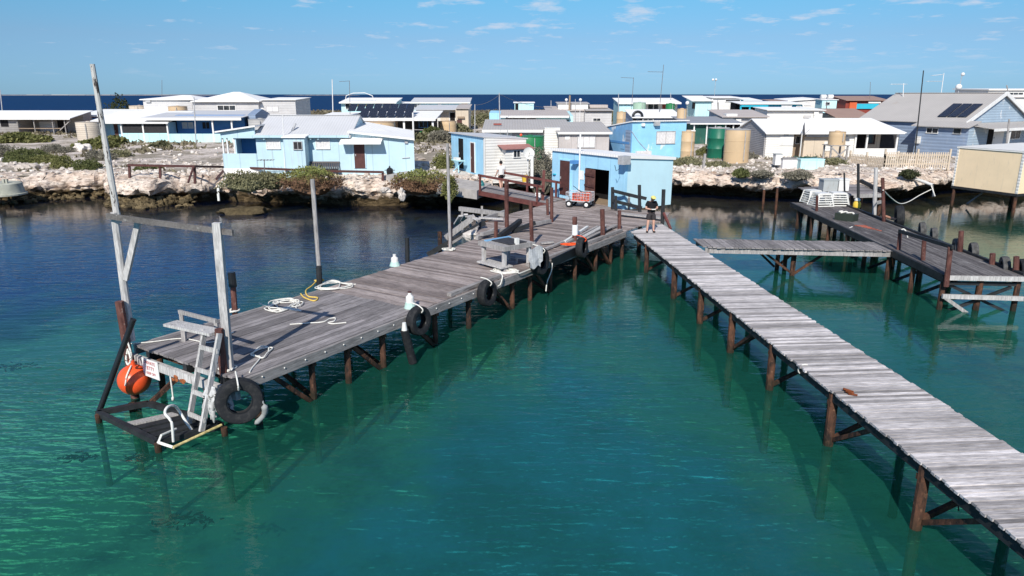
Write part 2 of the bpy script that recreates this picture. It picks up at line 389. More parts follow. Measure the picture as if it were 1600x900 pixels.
# island ground: coral sand, limestone pavement, dry scrub litter
m = Mat('coral_sand_ground', .95, .1)
a = m.noise(.28, 6, .62, coord='Pos'); b = m.noise(1.6, 6, .68, coord='Pos'); d = m.noise(7, 4, .7, coord='Pos')
c = m.ramp(b, [(.32, (.34, .28, .23)), (.46, (.6, .52, .455)), (.66, (.76, .68, .61))])
c = m.mix(m.map(m.math('ADD', a, m.map(b, .3, .7, -.14, .14)), .46, .56, 0, .85), c, m.ramp(d, [(.3, (.15, .13, .09)), (.7, (.32, .27, .2))]))
m.bump(m.math('ADD', b, d), .7, .1)
M['ground'] = m.col(c).m
def leafmat(name, c0, c1, c2=None):
    m = Mat(name, .75, .2); c = m.mix(m.island(), c0, c1)
    if c2:
        s3 = m.N.new('ShaderNodeSeparateXYZ'); m.link(m.tc.outputs['Object'], s3.inputs[0])
        c = m.mix(m.map(m.math('ADD', s3.outputs[2], m.map(m.noise(2.5, 3, .6), .3, .7, -.3, .3)), .25, .65, .9, 0), c, c2)
    return m.col(c).m
M['lf_green'] = leafmat('green_saltbush', (.05, .065, .02), (.14, .15, .055))
M['lf_bright'] = leafmat('yellow_green_shrub', (.085, .095, .025), (.21, .205, .08))
M['lf_grey'] = leafmat('grey_saltbush', (.1, .095, .07), (.24, .22, .17))
M['lf_olive'] = leafmat('olive_shrub', (.1, .1, .05), (.25, .235, .13))
M['lf_red'] = leafmat('green_shrub_turning_red', (.11, .13, .035), (.26, .27, .085), (.15, .075, .05))
M['oldrubber'] = plain('sun_bleached_rubber', (.09, .088, .085), .8, .2, .5, 6)
M['shadeblue'] = painted('shaded_side_peeling_blue', (.19, .4, .64), .15, (.4, .5, .55), None, (.66, .7, .72))  # peeling blue with the half-lit side's shade put into its darker tone
M['barwood'] = timber('darkened_old_bar', (.12, .11, .105), (.2, .185, .175), 'X')
M['shingle'] = painted('patchy_blue_shingles', (.36, .46, .55), .1, (.4, .42, .42), ('Z', 1.4), (.66, .68, .69))
M['lf_dark'] = leafmat('dark_shrub', (.02, .028, .012), (.06, .068, .03))
M['weed'] = plain('brown_seaweed', (.02, .018, .01), .8, .2, .3)

# ------------------------------------------------------------------ water, sea bed, far sea
m = Mat('seabed_sand_and_weed', 1, 0)
a = m.noise(.075, 4, .58, coord='Pos'); b = m.noise(.4, 5, .68, coord='Pos')
c = m.ramp(a, [(.36, (.14, .52, .4)), (.5, (.25, .7, .43)), (.64, (.46, .9, .56))])
c = m.mix(m.map(b, .51, .66, 0, .72), c, (.03, .15, .17))
c = m.mix(m.map(m.noise(2.1, 4, .6, coord='Pos'), .56, .72, 0, .3), c, (.006, .05, .06))
sp = m.N.new('ShaderNodeSeparateXYZ'); m.link(m.geo().outputs['Position'], sp.inputs[0])
west = m.math('ADD', m.math('MULTIPLY', m.math('ADD', sp.outputs[0], 5.95), -.84), m.math('MULTIPLY', m.math('ADD', sp.outputs[1], -14.3), .54))
c = m.mix(m.map(m.math('ADD', west, m.map(b, .3, .7, -2, 2)), 3, 9, 0, .6), c, (.72, .98, .86))
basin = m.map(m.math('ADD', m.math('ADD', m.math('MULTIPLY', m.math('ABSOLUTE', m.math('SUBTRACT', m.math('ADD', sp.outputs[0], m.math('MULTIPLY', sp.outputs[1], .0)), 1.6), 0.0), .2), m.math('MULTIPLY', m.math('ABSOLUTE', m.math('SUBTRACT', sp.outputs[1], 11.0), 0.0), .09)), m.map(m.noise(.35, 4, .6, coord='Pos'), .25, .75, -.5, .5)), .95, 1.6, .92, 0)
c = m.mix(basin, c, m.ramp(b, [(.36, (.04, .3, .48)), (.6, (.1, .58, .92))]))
sky_tint_bed = m.math('ADD', m.math('ADD', m.math('MULTIPLY', sp.outputs[1], .11), m.math('MULTIPLY', sp.outputs[0], -.06)), m.map(m.noise(.16, 4, .6, coord='Pos'), .25, .75, -1.1, 1.1))
c = m.mix(m.map(sky_tint_bed, 3.3, 3.9, 0, .9), c, (.02, .06, .14))  # dark weedy bed, blued so its colour carries the deep sky reflection
shal = m.map(m.math('ADD', sp.outputs[2], m.map(b, .3, .7, -.15, .15)), -1.45, -.75, 0, 1)
c = m.mix(shal, c, m.ramp(b, [(.35, (.16, .12, .06)), (.65, (.42, .33, .18))]))
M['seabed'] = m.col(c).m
def watermat(name, tint, body, bodyfac, fmax, scale, st, dist, rough=.03, lee=False):
    m = bpy.data.materials.new(name); m.use_nodes = True; nt = m.node_tree; N = nt.nodes; L = nt.links
    for n in list(N): N.remove(n)
    o = N.new('ShaderNodeOutputMaterial'); ge = N.new('ShaderNodeNewGeometry')
    def ns(sc_, det, ro, stretch, rot):
        mp = N.new('ShaderNodeMapping'); mp.inputs['Scale'].default_value = stretch; mp.inputs['Rotation'].default_value = (0, 0, rot)
        L.new(ge.outputs['Position'], mp.inputs[0]); n = N.new('ShaderNodeTexNoise'); n.inputs['Scale'].default_value = sc_; n.inputs['Detail'].default_value = det; n.inputs['Roughness'].default_value = ro
        n.inputs['Distortion'].default_value = .4
        L.new(mp.outputs[0], n.inputs['Vector']); return n.outputs[0]
    def mt(op, a, b):
        r = N.new('ShaderNodeMath'); r.operation = op
        for i, v in enumerate((a, b)):
            if isinstance(v, (int, float)): r.inputs[i].default_value = v
            else: L.new(v, r.inputs[i])
        return r.outputs[0]
    h = mt('ADD', mt('MULTIPLY', ns(scale, 3, .55, (.4, 1.5, 1), R(12)), 1.0), mt('ADD', mt('MULTIPLY', ns(scale * 2.7, 2, .5, (.6, 1.3, 1), R(-12)), .28), mt('MULTIPLY', ns(scale * .3, 2, .5, (1, 1, 1), 0), .8)))
    calm = N.new('ShaderNodeMapRange'); calm.inputs[1].default_value = .35; calm.inputs[2].default_value = .65; calm.inputs[3].default_value = .35; calm.inputs[4].default_value = 1.25
    L.new(ns(.07, 2, .5, (1, 1, 1), 0), calm.inputs[0])
    h = mt('MULTIPLY', h, calm.outputs[0])
    if lee:      # open water west of the jetty is ruffled, the basin between the jetties and the lee of the rocks lie calmer
        s3 = N.new('ShaderNodeSeparateXYZ'); L.new(ge.outputs['Position'], s3.inputs[0])
        def mr(v, a, b, c, d):
            r = N.new('ShaderNodeMapRange'); L.new(v, r.inputs[0])
            for i, q in enumerate((a, b, c, d)): r.inputs[i + 1].default_value = q
            return r.outputs[0]
        wl = mt('ADD', mt('MULTIPLY', mt('ADD', s3.outputs[0], 5.95), -.84), mt('MULTIPLY', mt('ADD', s3.outputs[1], -14.3), .54))
        h = mt('MULTIPLY', h, mt('MULTIPLY', mr(wl, -2, 6, .36, 1.0), mt('MULTIPLY', mr(s3.outputs[1], 14, 32, 1.0, .45), mr(s3.outputs[1], 36, 44, 1.0, .25))))
    bp = N.new('ShaderNodeBump'); bp.inputs['Strength'].default_value = st; bp.inputs['Distance'].default_value = dist; L.new(h, bp.inputs['Height'])
    fr = N.new('ShaderNodeFresnel'); fr.inputs[0].default_value = 1.333; L.new(bp.outputs[0], fr.inputs['Normal'])
    cl = N.new('ShaderNodeMath'); cl.operation = 'MINIMUM'; L.new(fr.outputs[0], cl.inputs[0]); cl.inputs[1].default_value = fmax
    gl = N.new('ShaderNodeBsdfGlossy'); gl.inputs['Roughness'].default_value = rough; L.new(bp.outputs[0], gl.inputs['Normal'])
    df = N.new('ShaderNodeBsdfDiffuse'); df.inputs[0].default_value = (*body, 1); L.new(bp.outputs[0], df.inputs['Normal'])
    if bodyfac < 1:
        tr = N.new('ShaderNodeBsdfTransparent'); tr.inputs[0].default_value = (*tint, 1)
        if lee:      # the shelf under the rocks is only knee deep and hardly tints what lies on it
            tm = N.new('ShaderNodeMixRGB'); tm.inputs[1].default_value = (*tint, 1); tm.inputs[2].default_value = (.88, .9, .82, 1); L.new(mr(s3.outputs[1], 36, 46, 0, 1), tm.inputs[0]); L.new(tm.outputs[0], tr.inputs[0])
        m1 = N.new('ShaderNodeMixShader'); m1.inputs[0].default_value = bodyfac
        if lee:
            L.new(mr(s3.outputs[1], 34, 46, bodyfac, .03), m1.inputs[0])
            dm = N.new('ShaderNodeMixRGB'); dm.inputs[1].default_value = (*body, 1); dm.inputs[2].default_value = (.03, .1, .36, 1); L.new(mr(mt('ADD', mt('ADD', mt('MULTIPLY', s3.outputs[1], .11), mt('MULTIPLY', s3.outputs[0], -.06)), mt('MULTIPLY', mt('SUBTRACT', ns(.16, 4, .6, (1, 1, 1), 0), .5), 4.0)), 3.1, 4.0, 0, 1), dm.inputs[0]); L.new(dm.outputs[0], df.inputs[0])  # blue of the reflected sky mixed into the water's own colour over that bed
        L.new(tr.outputs[0], m1.inputs[1]); L.new(df.outputs[0], m1.inputs[2]); under = m1.outputs[0]
    else: under = df.outputs[0]
    m2 = N.new('ShaderNodeMixShader'); L.new(cl.outputs[0], m2.inputs[0]); L.new(under, m2.inputs[1]); L.new(gl.outputs[0], m2.inputs[2])
    L.new(m2.outputs[0], o.inputs[0]); return m
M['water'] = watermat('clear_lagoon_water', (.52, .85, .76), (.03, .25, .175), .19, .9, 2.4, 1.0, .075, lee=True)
M['ocean'] = watermat('deep_sea_water', (0, 0, 0), (.003, .03, .098), 1, .1, .5, 1.0, .6, .25)
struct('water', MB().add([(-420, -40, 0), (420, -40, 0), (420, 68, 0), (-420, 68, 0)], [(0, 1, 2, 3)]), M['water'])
struct('ocean', MB().add([(-16000, 68, 0), (16000, 68, 0), (16000, 16000, 0), (-16000, 16000, 0)], [(0, 1, 2, 3)]), M['ocean'])
mb = MB(); nx, ny = 120, 60
for j in range(ny + 1):
    for i in range(nx + 1):
        x = -120 + 240 * i / nx; y = -20 + 85 * j / ny; d = shore(x) - y
        z = -.3 - 1.45 * sst(2.5, 17, d) + .15 * nz(x, y, 5, .15)
        mb.v.append((x, y, z))
mb.f = [(j * (nx + 1) + i, j * (nx + 1) + i + 1, (j + 1) * (nx + 1) + i + 1, (j + 1) * (nx + 1) + i) for j in range(ny) for i in range(nx)]
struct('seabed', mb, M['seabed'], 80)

# thin pale reef line far out
mb = MB()
for x0, x1, h in ((-3900, -1700, 4), (-1500, -1000, 2.5)):
    n = 40
    for k in range(n):
        xa, xb = x0 + (x1 - x0) * k / n, x0 + (x1 - x0) * (k + 1) / n
        e = math.sin(math.pi * (k + .5) / n) ** .5 * h * random.uniform(.7, 1.1)
        mb.box(xa, xb, 4800 - e * 3, 4830, -1, e)
struct('distant_land', mb, plain('far_reef_sand', (.5, .47, .42), .9, .1))

# ------------------------------------------------------------------ island: terrain sheet and overhanging rock shore
mb = MB(); ys = [0, .8, 1.6, 2.6, 3.6, 4.8, 6, 7.5, 9, 11, 13, 15.5, 18, 21, 25, 30, 36, 43, 52, 62, 75, 90, 108, 128, 150, 175]
nx = 300
for j, d in enumerate(ys):
    for i in range(nx + 1):
        x = -170 + 340 * i / nx; y = shore(x) + 1.0 + d
        z = g(x, y) - (.15 if j == 0 else 0)
        if j == len(ys) - 1: z = -.5
        mb.v.append((x, y, z))
mb.f = [(j * (nx + 1) + i, j * (nx + 1) + i + 1, (j + 1) * (nx + 1) + i + 1, (j + 1) * (nx + 1) + i) for j in range(len(ys) - 1) for i in range(nx)]
struct('ground', mb, M['ground'], 60)
prof = [(2.2, -.9), (1.9, -.3), (1.75, .1), (1.6, .35), (1.1, .6), (.35, .74), (-.2, .84), (-.42, 1.0), (-.38, 1.2), (-.15, 1.42), (.2, 1.58), (.7, 1.7), (1.3, 1.78), (2.2, 1.82), (3.2, 1.84), (4.4, 1.7)]
mb = MB(); xs = []; x = -75.0
while x < 95: xs.append(x); x += .14 if -40 < x < 45 else .5
pr = len(prof)
for x in xs:
    u = nz(x, 4, 0, .16); low = sst(.0, .3, nz(x, 60, 0, .11) - .08)      # where the ledge has broken down into a slope
    for (d, z) in prof:
        dd = d * (1 - .0 * low) if d > 1.5 and z < .5 else d
        if z < .75: dd = d * (1 - .85 * low) + (-.4 * low)
        px_, py_, pz_ = x, shore(x) + dd + .35 * u, z
        v = Vector((px_, py_, pz_)); amp = .1 if z > 1.75 else .3
        vl = Vector((v.x, v.y, v.z * 2.6)); q = Vector((noise.noise(v * .8), noise.noise(v * .8 + Vector((31, 0, 0))), noise.noise(v * .8 + Vector((0, 57, 0)))))
        q2 = Vector((noise.noise(vl * 1.9), noise.noise(vl * 1.9 + Vector((31, 0, 0))), noise.noise(vl * 1.9 + Vector((0, 57, 0))) * .6))
        q3 = Vector((noise.noise(v * 5.5), noise.noise(v * 5.5 + Vector((31, 0, 0))), noise.noise(v * 5.5 + Vector((0, 57, 0)))))
        v += q * amp * 1.2 + q2 * amp * .9 + q3 * amp * .45
        if z > 1.5: v.z += .14 * max(0, nz(x, py_, 2, .45))
        if d > 3: v.z = min(v.z, g(v.x, v.y) - .02 if d < 4.2 else g(v.x, v.y) - .25)
        mb.v.append(tuple(v))
mb.f = [(i * pr + j, (i + 1) * pr + j, (i + 1) * pr + j + 1, i * pr + j + 1) for i in range(len(xs) - 1) for j in range(pr - 1)]
struct('rocky_shore', mb, M['rock'], 50)

ICO = None
def rock(mb, c, r, sq=(1, 1, .7), seed=0):
    mb.ball(c, r, 7, 5, (sq[0] * random.uniform(.7, 1.3), sq[1] * random.uniform(.7, 1.2), sq[2] * random.uniform(.7, 1.3)), .7, seed)
mb = MB()
for k in range(4200):
    x = random.uniform(-46, 52); d = random.choice([random.uniform(.2, 4), random.uniform(2, 9), random.uniform(6, 40)])
    y = shore(x) + d
    if nz(x, y, 7, .2) < -.1 and random.random() < .7: continue
    r = random.uniform(.06, .2) * (1.5 if random.random() < .12 else 1)
    rock(mb, (x, y, g(x, y) + r * .15), r, seed=k)
struct('rubble', mb, M['rubble'], None, 'stuff')
mb = MB()
for k in range(500):
    px_ = random.choice([random.uniform(-20, 110), random.uniform(175, 305), random.uniform(180, 300), random.uniform(185, 300)])
    p = at(px_, random.uniform(310, 321), 0); d = random.uniform(-1.3, .5)
    r = random.uniform(.08, .27); rock(mb, (p.x, shore(p.x) + d, r * .2 + max(0, d * .4 + .3)), r, seed=k)
struct('tidal_stones', mb, M['wetrock'], None, 'stuff')
def boulder(label, px, py, z, r, sq, mat):
    mb = MB(); p = at(px, py, z); mb.ball(p, r, 28, 18, sq, .45, px)
    v2 = []
    for q in mb.v:
        q = Vector(q); k = noise.fractal(q * 1.6, .6, 2.2, 5); v2.append(tuple(q + (q - p).normalized() * k * .16))
    mb.v = v2
    return solo('boulder', label, 'boulder', mb, mat, None, 50)
boulder('flat brown weed-stained boulder standing in the shallow water', 383, 333, 0, .95, (1.7, .9, .42), M['wetrock'])
boulder('large whitish boulder between green bushes near the grey shack', 128, 233, 2.2, .7, (1.1, .9, .8), M['rubble'])
boulder('pale boulder beside the dome shrub under the blue house', 603, 298, 1.85, .24, (1.2, .9, .9), M['rubble'])
boulder('white boulder at the foot of the red-tinged dome bush', 627, 303, 1.8, .25, (.9, .9, 1.2), M['rubble'])
boulder('pale boulder on the rocks below the round concrete tank bushes', 40, 262, 1.95, .6, (1.3, 1, .7), M['rubble'])

# ------------------------------------------------------------------ vegetation
def foliage(c, rx, ry, rz, n, leaf, seed=0, top=.0):
    mb = MB(); rnd = random.Random(seed)
    c = Vector(c)
    mb.ball(c - Vector((0, 0, rz * .12)), .74, 12, 7, (rx, ry, rz), .45, seed)
    for _ in range(n):
        t = rnd.uniform(0, 2 * math.pi); z = rnd.uniform(-.3, 1); s = math.sqrt(max(0, 1 - z * z))
        d = Vector((s * math.cos(t), s * math.sin(t), z))
        k = (rnd.uniform(.8, 1.04)) * (1 + .45 * noise.noise(d * 1.7 + Vector((seed, seed * .7, 0))) * .9 + .16 * noise.noise(d * 5 + Vector((seed, 0, 9))))
        p = c + Vector((d.x * rx, d.y * ry, d.z * rz)) * k
        a = Vector((rnd.gauss(0, 1), rnd.gauss(0, 1), rnd.gauss(0, 1) + .5)).normalized(); b = a.orthogonal().normalized()
        a2 = (a + d * .6).normalized(); l = leaf * rnd.uniform(.6, 1.5); w_ = l * .45
        mb.add([p - b * w_, p + a2 * l * .6 - b * w_ * .6, p + a2 * l, p + a2 * l * .5 + b * w_], [(0, 1, 2, 3)])
    return mb
def bush(label, px, py, wpx, hpx, mat, name='shrub', z=None, n=None, cat='shrub', group=None):
    p = ground(px, py); s = p.y / F * 1.0
    rx, rz = wpx * s, hpx * s
    n = n or int(min(4200, 900 + 1700 * rx * rz)); t = T(name, label, cat, p, 0, group)
    t.part('foliage', foliage((0, 0, .02), rx, rx * .75, rz, n, .1 if p.y < 70 else .28, int(px)), M[mat])
    st = MB()
    for k in range(5):
        a = k * 1.26 + px; st.cyl((math.cos(a) * .06, math.sin(a) * .06, -.1), (math.cos(a) * rx * .5, math.sin(a) * rx * .4, rz * .55), .03, .012, 6)
    t.part('stem', st, M['oldwood'])
    return t
bush('large green bush spreading in front of the grey shack', 30, 222, 40, 10, 'lf_bright')
bush('broad green mound on the rocks nearest the round concrete tank', 45, 252, 34, 19, 'lf_green')
bush('yellow-green mound between the broad bush and the dark shrub', 72, 254, 22, 9, 'lf_bright')
bush('bushy green shrub just left of the dark olive shrub on the rocks', 98, 262, 17, 15, 'lf_bright')
bush('dark olive shrub beside the weathered white mooring pole', 138, 265, 20, 15, 'lf_green')
bush('wide grey-brown saltbush behind the green mounds', 88, 238, 24, 10, 'lf_grey')
bush('grey saltbush close behind the peeling white pole', 158, 250, 26, 13, 'lf_grey')
bush('bright bush below the ribbed cream water tank', 150, 231, 30, 9, 'lf_bright')
bush('low bright bush at the corner of the blue verandah house', 172, 226, 24, 10, 'lf_bright')
bush('grey-green shrub at the sandy path edge by the driftwood', 186, 245, 20, 9, 'lf_olive')
bush('dim grey bush at the edge of the photo beside the shack', 4, 246, 22, 18, 'lf_grey')
bush('small dry bush on the rubble before the blue verandah', 252, 232, 14, 7, 'lf_olive')
bush('low green tuft behind the rail fence on the sand', 232, 266, 20, 7, 'lf_green')
bush('dull grey-olive bush hanging over the rocks beside the rail fence', 385, 287, 38, 17, 'lf_olive')
bush('grey bush filling the gap between two bigger shore bushes', 425, 285, 24, 13, 'lf_olive')
bush('big green bush with reddish skirt before the dark bench', 487, 286, 46, 23, 'lf_red')
bush('smooth green dome bush with rust-red base above the undercut rock', 660, 288, 48, 20, 'lf_red')
bush('small leafy green plant beside the grey mooring pole', 702, 300, 11, 20, 'lf_bright')
bush('tall bright green plant against the blue shed wall', 692, 262, 16, 20, 'lf_bright')
bush('grey-brown saltbush between white shed and open boat hut', 845, 275, 23, 36, 'lf_grey')
bush('olive shrub between peeling blue house and dark green tank', 1102, 243, 13, 12, 'lf_bright')
bush('low olive shrub below the peeling blue house', 1075, 257, 26, 10, 'lf_olive')
bush('flat olive shrub below the two big tanks', 1120, 262, 24, 8, 'lf_olive')
bush('small round dark shrub alone on the pale rock shelf', 1158, 273, 13, 8, 'lf_green')
bush('dry grey tuft under the tan water tank', 1165, 248, 18, 9, 'lf_grey')
bush('flat grey shrub beside the discarded pale boxes', 1190, 274, 18, 6, 'lf_grey')
bush('spreading grey shrub below the discarded pale boxes', 1246, 276, 22, 8, 'lf_grey')
bush('dry olive shrub under the tank stand', 1305, 256, 18, 8, 'lf_olive')
bush('dark low shrub on the rocks below the picket fence', 1420, 274, 14, 7, 'lf_dark')
bush('round dark tree-like bush behind the long white roof', 190, 195, 21, 38, 'lf_dark', n=1500)
bush('green shrub in front of the solar roofed shed', 676, 212, 13, 10, 'lf_green')
bush('grey-green shrub on rubble beside the solar roofed shed', 655, 222, 22, 12, 'lf_olive')
bush('grey shrub uphill of the blue shed', 690, 222, 20, 13, 'lf_grey')
bush('olive shrub under the tan tank by the cream house', 712, 207, 20, 10, 'lf_olive')
bush('dark shrub in front of the far turquoise house', 667, 180, 10, 12, 'lf_dark')
bush('olive shrub mound on the rise behind the utility pole', 748, 195, 22, 15, 'lf_olive')
bush('dark olive bush below the far cyan and white house', 1118, 178, 20, 8, 'lf_olive')
bush('low dark shrub beside the grey low building', 960, 190, 14, 9, 'lf_olive')
mb = MB(); rnd = random.Random(5); cnt = 0
while cnt < 6500:
    x = rnd.uniform(-70, 80); d = rnd.uniform(2.5, 150); y = shore(x) + d
    if abs(x) > .78 * y + 4: continue
    if nz(x, y, 1, .09) + .5 * nz(x, y, 4, .4) < (.0 if d < 40 else -.08): continue
    cnt += 1; z = g(x, y); s = rnd.uniform(.12, .34) * (1 + d / 90)
    for _ in range(7):
        a = rnd.uniform(0, 6.28); e = rnd.uniform(.3, 1.2); q = Vector((x + rnd.gauss(0, s), y + rnd.gauss(0, s), z - .02)); dv = Vector((math.cos(a) * math.cos(e), math.sin(a) * math.cos(e), math.sin(e)))
        b = dv.orthogonal().normalized() * s * .3
        mb.add([q - b, q + b, q + dv * s + b * .5, q + dv * s * 1.2 - b * .3], [(0, 1, 2, 3)])
struct('ground_cover', mb, leafmat('dry_ground_cover', (.12, .1, .065), (.25, .22, .14), (.09, .1, .04)), None, 'stuff')

# ------------------------------------------------------------------ building kit
class Face:
    def __init__(s, th, o, a, n): s.th, s.o, s.a, s.n = th, Vector(o), Vector(a), Vector(n)
    def uz(s, px, py, d=0):           # photo position -> along, height on this wall
        o = s.th.M @ (s.o + s.n * d); n = (s.th.M.to_3x3() @ s.n); r = ray(px, py)
        p = CAM + r * ((o - CAM).dot(n) / r.dot(n)); l = s.th.Mi @ p - s.o
        return l.dot(s.a), l.z
    def P(s, u, d, z): return s.o + s.a * u + s.n * d + Vector((0, 0, z))
    def box(s, mb, u0, u1, d0, d1, z0, z1):
        return mb.prism([s.P(u0, d0, z0), s.P(u1, d0, z0), s.P(u1, d1, z0), s.P(u0, d1, z0)][::-1], [s.P(u0, d0, z1), s.P(u1, d0, z1), s.P(u1, d1, z1), s.P(u0, d1, z1)][::-1])
    def rect(s, px0, py0, px1, py1, d=0):
        a, b = s.uz(px0, py0, d), s.uz(px1, py1, d); return min(a[0], b[0]), max(a[0], b[0]), min(a[1], b[1]), max(a[1], b[1])
    def panel(s, name, r, mat, d0=-.03, d1=.03, parent=None, label=None, px=True, dd=0):
        u0, u1, z0, z1 = s.rect(*r, dd) if px else r
        return s.th.part(name, s.box(MB(), u0, u1, dd + d0, dd + d1, z0, z1), mat, parent, label=label)
    def window(s, r, frame='white', pane='glass', bars=1, fw=.07, px=True, dd=0, label=None):
        u0, u1, z0, z1 = s.rect(*r, dd) if px else r
        mb = MB()
        s.box(mb, u0 - fw, u1 + fw, dd - .03, dd + .06, z1, z1 + fw); s.box(mb, u0 - fw, u1 + fw, dd - .03, dd + .09, z0 - fw, z0)
        s.box(mb, u0 - fw, u0, dd - .03, dd + .058, z0, z1); s.box(mb, u1, u1 + fw, dd - .03, dd + .058, z0, z1)
        for k in range(bars):
            c = u0 + (u1 - u0) * (k + 1) / (bars + 1); s.box(mb, c - fw * .35, c + fw * .35, dd - .03, dd + .05, z0, z1)
        f = s.th.part('window', mb, M[frame], label=label)
        s.th.part('pane', s.box(MB(), u0, u1, dd - .03, dd + .02, z0, z1), M[pane], f); return f
    def door(s, r, mat='brown', px=True, dd=0, frame=None, label=None):
        u0, u1, z0, z1 = s.rect(*r, dd) if px else r
        o = s.th.part('door', s.box(MB(), u0, u1, dd - .03, dd + .045, z0, z1), M[mat], label=label)
        s.th.part('handle', s.box(MB(), u0 + .08, u0 + .13, dd + .045, dd + .1, (z0 + z1) / 2 - .08, (z0 + z1) / 2 + .06), M['galv'], o)
        if frame:
            mb = MB(); s.box(mb, u0 - .07, u0, dd - .03, dd + .06, z0, z1 + .07); s.box(mb, u1, u1 + .07, dd - .03, dd + .06, z0, z1 + .07); s.box(mb, u0, u1, dd - .03, dd + .058, z1, z1 + .07)
            s.th.part('door_frame', mb, M[frame])
        return o
class House(T):
    def __init__(s, label, D, xl, xr, eave, name='house', cat='house', yaw=0, z0=None, pos=None, w=None, h=None, group=None):
        if pos is None:
            a, b = dep(xl, eave, D), dep(xr, eave, D); s.w = b.x - a.x; z = z0 if z0 is not None else min(g(a.x, D), g(b.x, D), g((a.x + b.x) / 2, D + 3))
            pos = (a.x, D, z); s.h = a.z - z
        else: s.w, s.h = w, h
        s.D = D; T.__init__(s, name, label, cat, pos, yaw, group)
        s.front = Face(s, (0, 0, 0), (1, 0, 0), (0, -1, 0))
    def lx(s, px, py, ly=0): return s.Mi @ dep(px, py, s.D + ly)
    def right(s): return Face(s, (s.w, 0, 0), (0, 1, 0), (1, 0, 0))
    def left(s): return Face(s, (0, 0, 0), (0, 1, 0), (-1, 0, 0))
    # wall shells: yz outline swept along x
    def mono(s, x0, x1, y0, y1, zf, zb, mat, name='wall', label=None):
        return s.part(name, MB().px([(y0, -.6), (y1, -.6), (y1, zb), (y0, zf)], x0, x1), M[mat], label=label)
    def roof_mono(s, x0, x1, y0, y1, zf, zb, mat, ov=.3, t=.07, name='roof', ovx=.2):
        k = (zb - zf) / (y1 - y0)
        r = s.part(name, MB().slab([(x0 - ovx, y0 - ov, zf - k * ov + t), (x1 + ovx, y0 - ov, zf - k * ov + t), (x1 + ovx, y1 + ov, zb + k * ov + t), (x0 - ovx, y1 + ov, zb + k * ov + t)], t - .004), M[mat])
        return r
    def gutter(s, x0, x1, y, z, mat='white', roof=None, h=.16):
        return s.part('fascia', MB().box(x0, x1, y - .06, y, z - h, z), M[mat], roof)
    def gable_x(s, x0, x1, y0, y1, ze, zr, wall, roof, ov=.35, ovx=.25, t=.08, ridge=None):
        ym = ridge if ridge is not None else (y0 + y1) / 2
        s.part('wall', MB().px([(y0, -.6), (y1, -.6), (y1, ze), (ym, zr), (y0, ze)], x0, x1), M[wall])
        k = (zr - ze) / (ym - y0); k2 = (zr - ze) / (y1 - ym)
        mb = MB(); mb.slab([(x0 - ovx, y0 - ov, ze - k * ov + t), (x1 + ovx, y0 - ov, ze - k * ov + t), (x1 + ovx, ym, zr + t), (x0 - ovx, ym, zr + t)], t - .004)
        mb.slab([(x0 - ovx, ym, zr + t), (x1 + ovx, ym, zr + t), (x1 + ovx, y1 + ov, ze - k2 * ov + t), (x0 - ovx, y1 + ov, ze - k2 * ov + t)], t - .004)
        r = s.part('roof', mb, M[roof])
        s.part('ridge_cap', MB().beam((x0 - ovx, ym, zr + t + .02), (x1 + ovx, ym, zr + t + .02), .3, .04), M[roof], r)
        return r
    def hip(s, x0, x1, y0, y1, ze, zr, wall, roof, rx0, rx1, ov=.35):
        if wall: s.part('wall', MB().box(x0, x1, y0, y1, -.6, ze), M[wall])
        a, b, c, d = (x0 - ov, y0 - ov, ze), (x1 + ov, y0 - ov, ze), (x1 + ov, y1 + ov, ze), (x0 - ov, y1 + ov, ze); ym = (y0 + y1) / 2
        mb = MB().add([a, b, c, d, (rx0, ym, zr), (rx1, ym, zr)] + [(p[0], p[1], p[2] - .12) for p in (a, b, c, d)], [(0, 1, 5, 4), (1, 2, 5), (2, 3, 4, 5), (3, 0, 4), (6, 7, 1, 0), (7, 8, 2, 1), (8, 9, 3, 2), (9, 6, 0, 3), (9, 8, 7, 6)])
        return s.part('roof', mb, M[roof])
    def posts(s, xs, y, z0, z1, mat='white', r=.05):
        for x in xs: s.part('post', MB().box(x - r, x + r, y - r, y + r, z0, z1), M[mat])
def pz(H, px, py, ly=0): return H.lx(px, py, ly).z
def pxx(H, px, py, ly=0): return H.lx(px, py, ly).x

def tank(label, D, xl, xr, top, mat, lid=None, z0=None, base=None, group='water tanks', n=36):
    a, b = dep(xl, top, D), dep(xr, top, D); r = (b.x - a.x) / 2; cx = (a.x + b.x) / 2
    y = D + r; z = z0 if z0 is not None else g(cx, y) - .1
    h = a.z - z; t = T('water_tank', label, 'water tank', (cx, y, z), 0, group)
    t.part('body', MB().lathe([(r, 0), (r, h * .33), (r * 1.012, h * .335), (r * 1.012, h * .35), (r, h * .355), (r, h * .66), (r * 1.012, h * .665), (r * 1.012, h * .68), (r, h * .685), (r, h * .97), (r * .97, h)], n), M[mat], smooth=40)
    l = t.part('lid', MB().lathe([(r * 1.015, h - .03), (r * 1.02, h + .02), (r * .6, h + r * .04), (.0001, h + r * .06)], n), M[lid or mat], smooth=40)
    t.part('hatch', MB().lathe([(.22, h + r * .03), (.22, h + r * .03 + .07), (.001, h + r * .03 + .09)], 14), M[lid or mat], l)
    t.part('overflow_pipe', MB().tube([(r * .3, -r * .97, h - .12), (r * .3, -r * 1.0 - .06, h - .16), (r * .3, -r * 1.0 - .06, .3)], .035), M['galv'])
    return t

